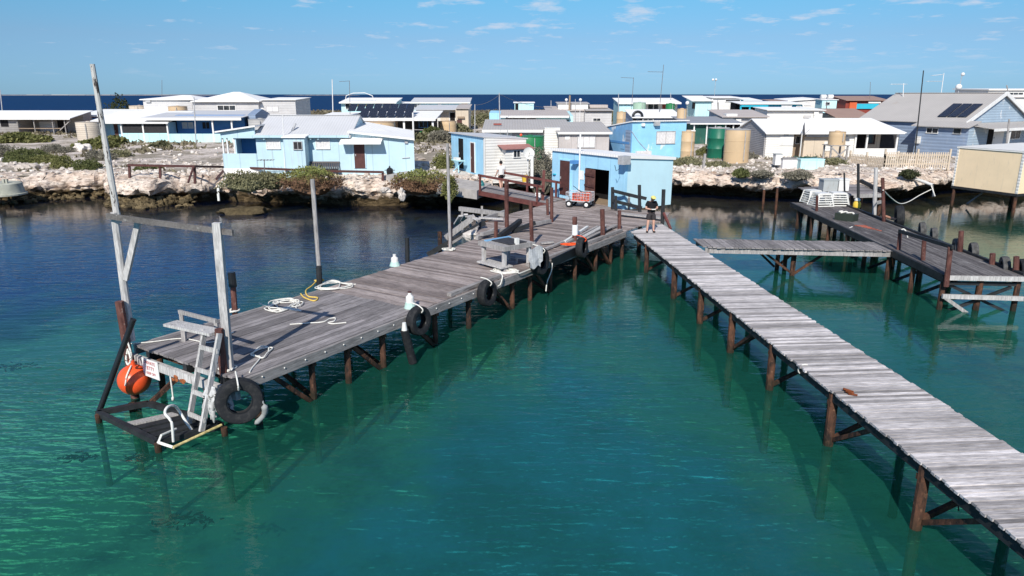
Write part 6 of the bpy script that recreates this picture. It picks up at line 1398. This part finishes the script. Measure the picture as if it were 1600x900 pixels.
# timber heap (collapsed side landing)
WR = T('side_landing', 'collapsed grey side landing of tilted boards beside the jetty', 'landing', at(720, 380, 0))
q = [at(745, 350, 1.25), at(800, 332, 1.25), at(870, 318, 1.25)]
WR.part('frame_beam', MB().beam(at(718, 326, 1.5), at(789, 335, 1.45), .16, .22), M['greywood'], world=True); WR.part('frame_beam', MB().beam(at(745, 346, 1.35), at(792, 330, 1.45), .12, .2), M['greywood'], world=True)
for px, py, tx, ty in ((735, 368, 735, 336), (753, 330, 753, 322), (722, 345, 722, 328), (745, 385, 745, 355)): b = at(px, py, .5); WR.part('post', MB().beam(b - Vector((0, 0, 2)), dep(tx, ty, b.y), .12, .12), M['greywood'], world=True)
def tim(label, p0, z0, p1, z1, w_, h_, mat, grp='loose timbers on the broken side landing'): return solo('loose_timber', label, 'timber', MB().beam(at(*p0, z0), at(*p1, z1), w_, h_), M[mat], grp)
tim('long dark sloping timber running down into the water', (668, 398), .15, (758, 347), 1.6, .16, .22, 'blackwood'); tim('thick grey sloping timber above the dark one', (696, 372), .7, (742, 338), 1.7, .2, .24, 'greywood')
tim('grey plank with a dark underside leaning on the heap', (700, 383), .6, (748, 352), 1.45, .3, .07, 'beam'); tim('pale plank end poking up at the back of the heap', (712, 350), 1.2, (720, 337), 1.75, .2, .08, 'palewood'); tim('second pale plank end poking up beside the first', (722, 345), 1.2, (728, 335), 1.75, .2, .08, 'palewood')
tim('flat pale board bridging to the brown post', (748, 340), 1.5, (786, 342), 1.45, .25, .06, 'palewood'); tim('short flat board on the heap crest', (728, 337), 1.65, (748, 343), 1.6, .25, .06, 'palewood'); tim('dark timber propped against the tall brown post', (780, 370), 1.36, (813, 345), 1.75, .18, .2, 'blackwood'); tim('black capped round timber beside the propped one', (800, 362), 1.36, (836, 348), 1.7, .16, .16, 'blackwood')
tim('long grey rail resting low across the deck behind the table', (752, 366), 1.55, (860, 345), 1.45, .12, .14, 'greywood'); tim('grey bearer lying under the work table end', (745, 372), 1.4, (775, 358), 1.5, .14, .16, 'greywood'); tim('white painted pole lying toward the white sleeved post', (882, 378), 1.4, (918, 354), 1.5, .1, .08, 'plastic'); tim('grey pole lying beside the white painted one', (884, 380), 1.36, (934, 354), 1.42, .1, .08, 'greywood')
tim('pale plank stacked near the far deck edge', (905, 374), 1.37, (945, 352), 1.4, .2, .06, 'palewood'); tim('grey plank stacked at the far deck edge', (920, 372), 1.36, (962, 352), 1.4, .22, .07, 'beam'); tim('dark batten beside the stacked planks', (915, 377), 1.36, (955, 357), 1.38, .1, .08, 'blackwood'); tim('grey batten lying along the edge left of the far tyre', (850, 390), 1.38, (885, 376), 1.4, .14, .08, 'greywood'); tim('short stub of grey board near the rag tyre', (845, 380), 1.37, (865, 378), 1.4, .2, .06, 'greywood')
mb = MB(); c = at(738, 368, 1.2); rock(mb, c, .42, (1.3, .8, .6), 4); solo('stone', 'tan stone lodged in the broken side landing', 'stone', mb, M['rubble'])
mb = MB().beam(onside(862, 411, .04), onside(903, 391, .04), .03, .34); solo('tarpaulin', 'dark sheet hanging along the edge between two far tyres', 'tarpaulin', mb, M['blackpipe'])
# white low crates on deck by table
for lb, px, py in (('white slatted crate on the deck edge by the rag tyre', 818, 410),):
    p = at(px, py, DZ); t = T('deck_crate', lb, 'crate', p); t.part('crate_top', MB().box(-.3, .3, -.2, .2, .18, .22), M['palewood'])
    for a in (-.25, .25): t.part('crate_end', MB().box(a - .04, a + .04, -.2, .2, 0, .18), M['palewood'])
# cart
c = at(906, 323, DZ); CT = T('cart', 'wire mesh garden cart with four fat black wheels', 'cart', c, R(-24))
cl_, cw, z0, z1 = .68, .4, .36, .82
mb = MB()
for zz in (z0, z1): mb.tube([(-cl_, -cw, zz), (cl_, -cw, zz), (cl_, cw, zz), (-cl_, cw, zz), (-cl_, -cw, zz)], .018, 5)
for k in range(1, 8):
    x = -cl_ + 2 * cl_ * k / 8
    for y in (-cw, cw): mb.tube([(x, y, z0), (x, y, z1)], .007, 4)
for k in range(0, 5):
    y = -cw + 2 * cw * k / 4
    for x in (-cl_, cl_): mb.tube([(x, y, z0), (x, y, z1)], .012, 4)
for zz in (.5, .65):
    mb.tube([(-cl_, -cw, zz), (cl_, -cw, zz), (cl_, cw, zz), (-cl_, cw, zz), (-cl_, -cw, zz)], .007, 4)
CT.part('mesh_side', mb, M['alu']); CT.part('tray', MB().box(-cl_, cl_, -cw, cw, z0 - .03, z0), M['galv'])
for x in (-.5, .5):
    CT.part('axle', MB().cyl((x, -cw + .05, .19), (x, cw - .05, .19), .025), M['galv'])
    for y in (-cw + .02, cw - .02):
        Mx = Matrix.Translation((x, y, .19)) @ Matrix.Rotation(R(90), 4, 'X'); wh = CT.part('wheel', MB().lathe([(.1, -.06), (.16, -.075), (.19, -.05), (.19, .05), (.16, .075), (.1, .06)], 24, Mx, True), M['rubber'], smooth=40)
        CT.part('rim', MB().lathe([(.1, -.06), (.04, -.07), (.001, -.07)], 18, Mx).lathe([(.1, .06), (.04, .07), (.001, .07)], 18, Mx), M['white'], wh)
CT.part('handle', MB().tube([(-cl_ + .1, 0, .3), (-cl_ - .1, 0, 1.0), (-cl_ - .1, -.2, 1.02)], .018), M['blackpipe'])
p = CT.M @ Vector((.12, 0, z0 + .003)); NB = T('net_crate', 'orange red slatted crate riding inside the wire cart', 'crate', p, R(-24))
mb = MB(); 
for k in range(9):
    x = -.42 + k * .105
    for y in (-.3, .3): mb.beam((x - .03, y, .02), (x + .05, y, .38), .05, .02)
for y in (-.3, .3):
    for zz in (.04, .38): mb.box(-.46, .46, y - .02, y + .02, zz - .025, zz + .025)
for x in (-.46, .46): mb.box(x - .015, x + .015, -.3, .3, .02, .4)
NB.part('slatted_side', mb, plain('orange_red_plastic', (.75, .14, .08), .5)); NB.part('crate_base', MB().box(-.44, .44, -.28, .28, .0, .04), plain('salmon_plastic', (.7, .3, .22), .5)); NB.part('catch', MB().ball((0, 0, .15), .22, 12, 8, (1.7, 1, .5), .3), plain('salmon_netting', (.65, .3, .24), .9, .1, .3, 20))
p = CT.M @ Vector((-.1, 0, .8)); solo('rod_bundle', 'dark rods lying across the crate in the cart', 'rods', MB().tube([p + Vector((-.3, 0, .35)), p + Vector((.2, -.1, -.03))], .018).tube([p + Vector((-.05, .1, .12)), p + Vector((.4, -.1, -.03))], .022), M['blackpipe'])
# gas bottle on the ramp
p = at(753, 293, 1.75); t = T('gas_bottle', 'small teal gas bottle on the ramp by the rail', 'gas bottle', p); t.part('body', MB().lathe([(.12, 0), (.15, .04), (.15, .26), (.1, .34), (.04, .37)], 16), M['teal'], smooth=40); t.part('collar', MB().lathe([(.08, .34), (.08, .44), (.06, .44), (.06, .34)], 12), M['teal'])
# barbecue pot, bench before the blue house
p = dep(609, 266, 49.3); p.z = g(p.x, p.y); t = T('pot_stand', 'black round pot with a lid against the blue wall', 'pot', p); t.part('pot', MB().lathe([(.1, .0), (.2, .1), (.24, .3), (.22, .5), (.12, .58), (.04, .62)], 16), M['blackpipe'], smooth=40); t.part('handle', MB().tube([(-.36, 0, .42), (.36, 0, .42)], .03), M['blackpipe']); t.part('lid_knob', MB().ball((0, 0, .66), .06, 10, 6), M['blackpipe'])
p = dep(505, 262, 49.55); p.z = g(p.x, p.y) + .1; xa = dep(481, 260, p.y).x - p.x; xb = dep(529, 260, p.y).x - p.x; t = T('slat_bench', 'dark slatted seat along the wall of the blue house', 'bench', p)
mb = MB()
for k in range(14): x = xa + (xb - xa) * (k + .5) / 14; mb.beam((x, .1, .35), (x, .35, .8), .09, .03)
t.part('backrest', mb, plain('dark_grey_wood', (.06, .055, .06))); t.part('seat', MB().box(xa, xb, -.35, .1, .34, .4), M['blackwood']); t.part('top_rail', MB().beam((xa, .36, .82), (xb, .36, .82), .06, .09), plain('grey_brown_rail', (.14, .12, .11)))
for x in (xa + .1, xb - .1): t.part('leg', MB().box(x - .04, x + .04, -.3, .1, 0, .34), M['blackwood'])
# round concrete tank base
p = at(6, 304, .75); t = T('concrete_tank', 'round greenish concrete tank upturned on the shore rocks', 'tank', p)
t.part('drum', MB().lathe([(1.3, 0), (1.25, .12), (1.15, .75), (1.0, .83), (.85, .85), (.001, .87)], 36), M['concrete'], smooth=35); t.part('rim', MB().lathe([(1.38, .0), (1.38, .1), (1.26, .12)], 36), M['concrete'])
for x in (.55, .75): t.part('stub', MB().box(x - .06, x + .06, -.6, -.5, .8, 1.1), M['concrete'])
t.part('outlet', MB().box(.3, .48, -1.42, -1.15, -.35, .65), M['curtain'])
# white standpipe on the rock near the rail fence, pipe by beige shed
p = dep(342, 313, 47.2); solo('drain_pipe', 'white drain pipe bent over the rock edge', 'pipe', MB().tube(smooth([dep(354, 281, 48.6), dep(346, 286, 48.0), dep(341, 296, 47.4), dep(342, 314, 47.2)], 5), .085, 10), M['plastic'], None, 60)
solo('outfall_pipe', 'white angled pipe from the rocks beside the beige box shed', 'pipe', MB().tube([dep(1412, 274, 51), dep(1440, 283, 49.5), dep(1457, 289, 48.6), dep(1459, 307, 48.4)], .11, 10), M['plastic'], None, 60)
# junk boxes on shore
def jbox(label, px0, px1, pyb, pyt, D, dp, mat, lid=None, yaw=0, name='storage_box', cat='box'):
    a, b = dep(px0, pyb, D), dep(px1, pyb, D); hgt = dep(px0, pyt, D).z - a.z; t = T(name, label, cat, (a.x, D, a.z - .05), yaw); w_ = b.x - a.x
    t.part('body', MB().box(0, w_, 0, dp, 0, hgt), M[mat]); t.part('lid', MB().box(-.03, w_ + .03, -.03, dp + .03, hgt + .003, hgt + .07), M[lid or mat]); return t
jbox('discarded pale aqua chest in the scrub before the white shed', 1250, 1287, 264, 249, 53.6, 1.0, 'aqua', 'aqua'); jbox('discarded grey-tan chest with open side in the scrub', 1222, 1249, 264, 248, 54.2, 1.0, 'curtain', 'boards'); jbox('small tilted white cabinet at the left of the chests', 1211, 1221, 257, 241, 54.6, .6, 'white', 'greybox')
mb = MB(); a = dep(1240, 250, 54.5); 
for k in range(30): mb.beam(a + Vector((random.uniform(0, 2.0), random.uniform(-.3, .6), random.uniform(0, .3))), a + Vector((random.uniform(0, 2.2), random.uniform(-.3, .6), random.uniform(0, .25))), .12, .03)
solo('green_net', 'dark green net heaped on the discarded chests', 'net', mb, M['darkgreen'])
jbox('grey metal cabinet on the landing platform', 1286, 1308, 298, 281, at(1290, 300, 1.66).y, .7, 'greybox', 'greybox'); jbox('narrow white and grey cabinet beside the grey metal one', 1310, 1326, 297, 280, at(1312, 299, 1.66).y, .6, 'white', 'white')
# white plastic crates on the dark jetty
def pot(label, px, py, w_, yaw):
    p = at(px, py, DZ); t = T('plastic_crate', label, 'crate', p, yaw, 'white crates on the dark jetty'); h_ = .62; k0, k1 = w_ / 2, w_ / 2 * .72
    mb = MB()
    for j in range(6):
        z = h_ * j / 5; k = k0 + (k1 - k0) * j / 5
        for a, b in (((-k, -k), (k, -k)), ((k, -k), (k, k)), ((k, k), (-k, k)), ((-k, k), (-k, -k))): mb.beam((*a, z + .03), (*b, z + .03), .03, .055)
    t.part('slatted_side', mb, M['plastic'])
    for a, b in ((-1, -1), (1, -1), (1, 1), (-1, 1)): t.part('corner_post', MB().beam((a * k0, b * k0, 0), (a * k1, b * k1, h_ + .06), .1, .05), M['plastic'])
    t.part('crate_top', MB().box(-k1, k1, -k1, k1, h_ + .062, h_ + .1), M['plastic'])
pot('white slatted crate nearest the end post, in full view', 1282, 321, 1.0, R(8)); pot('white slatted crate beside the thin black post', 1307, 320, 1.0, R(-4)); pot('greyish slatted crate half behind another white crate', 1268, 316, .9, R(12))
p = at(1338, 326, DZ); t = T('float_buoy', 'small yellow float with a pale top on the dark jetty', 'buoy', p); t.part('body', MB().lathe([(.1, 0), (.19, .08), (.2, .28), (.14, .4)], 16), M['yellow'], smooth=40); t.part('neck', MB().lathe([(.1, .4), (.15, .44), (.15, .52), (.05, .58)], 14), M['rope'], smooth=40)
p = at(1322, 344, DZ); t = T('fish_bin', 'dark green bin holding white rope on the dark jetty', 'bin', p, R(-50)); t.part('bin', MB().box(-.45, .45, -.3, .3, 0, .34), plain('black_green_bin', (.03, .04, .03))); t.part('bin_rope', MB().tube(smooth([(-.4 + .1 * k, .2 * math.sin(k * 2.3), .37 + .03 * (k % 2)) for k in range(9)], 4), .04), M['rope'])
mb = MB(); 
for k in range(10): a = random.uniform(0, 1); mb.beam(at(1335 + 40 * a, 352 + 8 * a, DZ + .02), at(1352 + 28 * a, 352 + 10 * a, DZ + .02), .1, .02)
solo('orange_net', 'thin orange net strip lying on the dark jetty deck', 'net', mb, plain('faded_orange_net', (.4, .12, .08), .9))
sr = DJ.M.to_3x3() @ Vector((0, -1, 0))
for i, (px, py, r0, lb) in enumerate(((1398, 338, .52, 'upright big black tyre farthest along the dark jetty edge'), (1434, 354, .36, 'grey tyre third along the dark jetty edge'), (1452, 362, .34, 'grey tyre with pale rope fourth along the dark jetty edge'), (1487, 380, .36, 'tyre left of the brown post at the dark jetty edge'), (1513, 387, .37, 'tyre just right of the brown post at the dark jetty edge'), (1561, 409, .36, 'tyre beside the rusty post near the dark jetty corner'), (1590, 415, .4, 'tyre on the corner post of the dark jetty'))):
    tyre(lb, px, py, r0, (sr.x, sr.y - .3, .1), Y=at(px, py + 10, DZ).y + .1, group='tyres along the dark jetty', tie=None, mat='rubber' if i in (0, 6) else 'oldrubber', shift=sr * .22 - Vector((0, 0, .16 if i else .0)))
solo('hose', 'orange hose end lying at the big tyre of the dark jetty', 'hose', MB().tube(smooth([at(1383, 338, DZ + .1), at(1392, 341, DZ + .1), at(1400, 343, DZ + .1)], 5), .07, 8), plain('salmon_hose', (.6, .3, .18)))
# floating and drowned weed
for i, (px, py, s, lb) in enumerate(((293, 812, .3, 'dark weed clump drifting alone in the open water'), (125, 713, .22, 'small weed clump drifting near the swim platform'), (20, 573, .4, 'long dark weed patch floating left of the jetty'), (215, 716, .2, 'weed scrap drifting beside the platform front'), (657, 845, .12, 'tiny reddish weed scrap in the foreground water'), (1100, 862, .1, 'tiny weed scrap in the shallow foreground'))):
    p = at(px, py, -.1); mb = MB(); rnd = random.Random(i)
    for k in range(46):
        a = rnd.uniform(0, 6.28); q = p + Vector((rnd.gauss(0, s * .8), rnd.gauss(0, s * .4), 0)); l = rnd.uniform(.03, .1); b = Vector((math.cos(a), math.sin(a), 0)); n = Vector((-b.y, b.x, 0)) * l * .3
        mb.prism([q - b * l - Vector((0, 0, .02)), q + n - Vector((0, 0, .02)), q + b * l - Vector((0, 0, .02)), q - n - Vector((0, 0, .02))][::-1], [q - b * l, q + n, q + b * l, q - n][::-1])
    if px in (293, 125, 20, 215): solo('seaweed', lb, 'seaweed', mb, M['weed'])

# ------------------------------------------------------------------ people
def skin(name, jv, je, jr, mat, sub=2):
    me = bpy.data.meshes.new(name); me.from_pydata(jv, je, []); o = bpy.data.objects.new(name, me); COL.objects.link(o)
    o.modifiers.new('skin', 'SKIN'); md = o.modifiers.new('sub', 'SUBSURF'); md.levels = sub; md.render_levels = sub
    sv = me.skin_vertices[0].data
    for i, r in enumerate(jr): sv[i].radius = (r, r) if not isinstance(r, tuple) else r; sv[i].use_root = (i == 0)
    dg = bpy.context.evaluated_depsgraph_get(); m2 = bpy.data.meshes.new_from_object(o.evaluated_get(dg)); m2.name = name
    bpy.data.objects.remove(o); bpy.data.meshes.remove(me)
    m2.materials.clear(); m2.materials.append(mat); m2.polygons.foreach_set('use_smooth', [True] * len(m2.polygons)); return m2
def person(label, loc, yaw, hgt, arms, legs, head_tilt, outfit):
    t = T('person', label, 'person', loc, yaw); k = hgt / 1.7
    V = []; E = []; Rr = []
    def add(p, r, par=None):
        V.append(tuple(c * k for c in p)); Rr.append(r * k if not isinstance(r, tuple) else (r[0] * k, r[1] * k)); i = len(V) - 1
        if par is not None: E.append((par, i))
        return i
    pel = add((0, 0, .93), .15); sp = add((0, .01, 1.1), .135, pel); ch = add((0, .015, 1.28), .16, sp); nb = add((0, .01, 1.43), .075, ch); nk = add((0, -.005 - .03 * head_tilt, 1.49), .055, nb)
    hb = add((0, -.02 - .06 * head_tilt, 1.56 - .01 * head_tilt), .085, nk); hm = add((0, -.025 - .1 * head_tilt, 1.63 - .03 * head_tilt), .098, hb); ht = add((0, -.02 - .11 * head_tilt, 1.68 - .03 * head_tilt), .07, hm)
    hands = []
    for s, (el, wr, hd) in zip((-1, 1), arms):
        sh = add((s * .17, .01, 1.38), .075, ch); e = add(el, .046, sh); w_ = add(wr, .033, e); h_ = add(hd, .035, w_); hands.append(hd)
        d = (Vector(hd) - Vector(wr)).normalized(); sd = d.cross(Vector((0, 0, 1))).normalized() if abs(d.z) < .9 else Vector((0, 1, 0))
        for f_, l in ((-.028, .065), (-.01, .08), (.01, .075), (.028, .06)):
            b = Vector(hd) + d * .03 + sd * f_; m_ = add(tuple(b), .0095, h_); q = add(tuple(b + d * l * .5), .0088, m_); add(tuple(b + d * l * .85 - Vector((0, 0, l * .35))), .008, q)
        b = Vector(hd) + sd * -.035 * s; m_ = add(tuple(b), .011, h_); add(tuple(b + d * .05 - sd * .02 * s), .0095, m_)
    for s, (kn, an, to) in zip((-1, 1), legs):
        hp = add((s * .095, 0, .88), .105, pel); kk = add(kn, .062, hp); mid = add(tuple((Vector(kn) * .6 + Vector(an) * .4) + Vector((0, .02, 0))), .06, kk); a = add(an, .04, mid); add(to, .035, a)
    t_me = skin('body', V, E, Rr, M['skin']); o = bpy.data.objects.new('body', t_me); COL.objects.link(o); o.parent = t.o
    def cloth(name, pts, edges, rad, mat): 
        me = skin(name, [tuple(c * k for c in p) for p in pts], edges, [r * k for r in rad], mat); ob = bpy.data.objects.new(name, me); COL.objects.link(ob); ob.parent = t.o
    sl = [tuple(Vector((s * .17, .01, 1.38)).lerp(Vector(a[0]), .72)) for s, a in zip((-1, 1), arms)]
    cloth('shirt', [(0, .01, 1.12), (0, .0, .96), (0, .015, 1.3), (0, .01, 1.42), (-.17, .01, 1.385), sl[0], (.17, .01, 1.385), sl[1]], [(0, 1), (0, 2), (2, 3), (2, 4), (4, 5), (2, 6), (6, 7)], [.18, .19, .195, .09, .1, .09, .1, .09], M[outfit['shirt']])
    kl = [tuple(Vector((s * .095, 0, .88)).lerp(Vector(l[0]), outfit.get('short', .55))) for s, l in zip((-1, 1), legs)]
    cloth('shorts', [(0, 0, .93), (0, 0, 1.0), (-.1, 0, .86), kl[0], (.1, 0, .86), kl[1]], [(0, 1), (0, 2), (2, 3), (0, 4), (4, 5)], [.19, .17, .135, .12, .135, .12], M[outfit['shorts']])
    for (kn, an, to) in legs:
        me = skin('shoe', [tuple(c * k for c in (an[0], an[1] + .03, .045)), tuple(c * k for c in (to[0], to[1] - .02, .04)), tuple(c * k for c in (an[0], an[1], .12))], [(0, 1), (0, 2)], [.05 * k, .045 * k, .05 * k], M['tee']); ob = bpy.data.objects.new('shoe', me); COL.objects.link(ob); ob.parent = t.o
    hy, hz = -.025 - .1 * head_tilt, 1.64 - .03 * head_tilt
    t.part('hair', MB().ball((0, (hy + .025) * k, (hz + .015) * k), .108 * k, 14, 10, (.95, 1.0, 1.0), .1), M['hair'], smooth=70)
    t.part('nose', MB().cyl((0, (hy - .09) * k, (hz - .01) * k), (0, (hy - .115) * k, (hz - .03) * k), .014 * k, .01 * k, 8), M['skin']); 
    for s in (-1, 1): t.part('ear', MB().ball((s * .098 * k, (hy + .0) * k, (hz - .01) * k), .024 * k, 8, 6, (.4, .8, 1.2)), M['skin'])
    for s in (-1, 1): t.part('eye', MB().ball((s * .035 * k, (hy - .088) * k, (hz + .01) * k), .012 * k, 8, 6), M['hair'])
    if outfit.get('cap'):
        t.part('cap', MB().ball((0, (hy + .0) * k, (hz + .055) * k), .115 * k, 16, 8, (1, 1.05, .72)).add([(-.09 * k, (hy - .09) * k, (hz + .05) * k), (.09 * k, (hy - .09) * k, (hz + .05) * k), (.075 * k, (hy - .2) * k, (hz + .01) * k), (-.075 * k, (hy - .2) * k, (hz + .01) * k), (-.09 * k, (hy - .09) * k, (hz + .065) * k), (.09 * k, (hy - .09) * k, (hz + .065) * k), (.075 * k, (hy - .2) * k, (hz + .022) * k), (-.075 * k, (hy - .2) * k, (hz + .022) * k)], [(3, 2, 1, 0), (4, 5, 6, 7), (0, 1, 5, 4), (1, 2, 6, 5), (2, 3, 7, 6), (3, 0, 4, 7)]), M['cap'], smooth=50)
    return t
p = at(1016, 363, DZ)
PW = person('person in black shirt, dark shorts and yellow cap looking down at a handheld controller', (p.x, p.y, DZ), R(4), 1.66,
       [((-.27, -.02, 1.12), (-.1, -.22, 1.1), (-.05, -.27, 1.11)), ((.27, -.02, 1.12), (.1, -.22, 1.1), (.05, -.27, 1.11))],
       [((-.13, -.02, .48), (-.15, .01, .09), (-.17, -.13, .045)), ((.13, -.02, .48), (.15, .01, .09), (.18, -.13, .045))], 1.8, {'shirt': 'tee', 'shorts': 'shorts', 'cap': True, 'short': .8})
CTL = T('controller', 'small grey controller held in both hands by the capped person', 'controller', Vector((p.x, p.y, DZ)) + Vector((0.02, -.33, 1.08)), R(4)); CTL.part('body', MB().box(-.09, .09, -.05, .05, 0, .04), M['plastic']); CTL.part('screen', MB().box(-.07, .07, -.035, .045, .041, .05), M['dark'])
p = at(783, 296, 1.62)
person('person in white t-shirt and black shorts walking up the ramp', (p.x, p.y, 1.58), R(205), 1.74,
       [((-.25, .04, 1.12), (-.27, -.06, .9), (-.27, -.1, .83)), ((.25, .02, 1.13), (.27, -.12, .93), (.27, -.18, .87))],
       [((-.1, -.12, .49), (-.1, -.1, .09), (-.1, -.24, .05)), ((.1, .03, .48), (.1, .22, .12), (.1, .1, .045))], 0.1, {'shirt': 'whitetee', 'shorts': 'tee', 'short': .5})
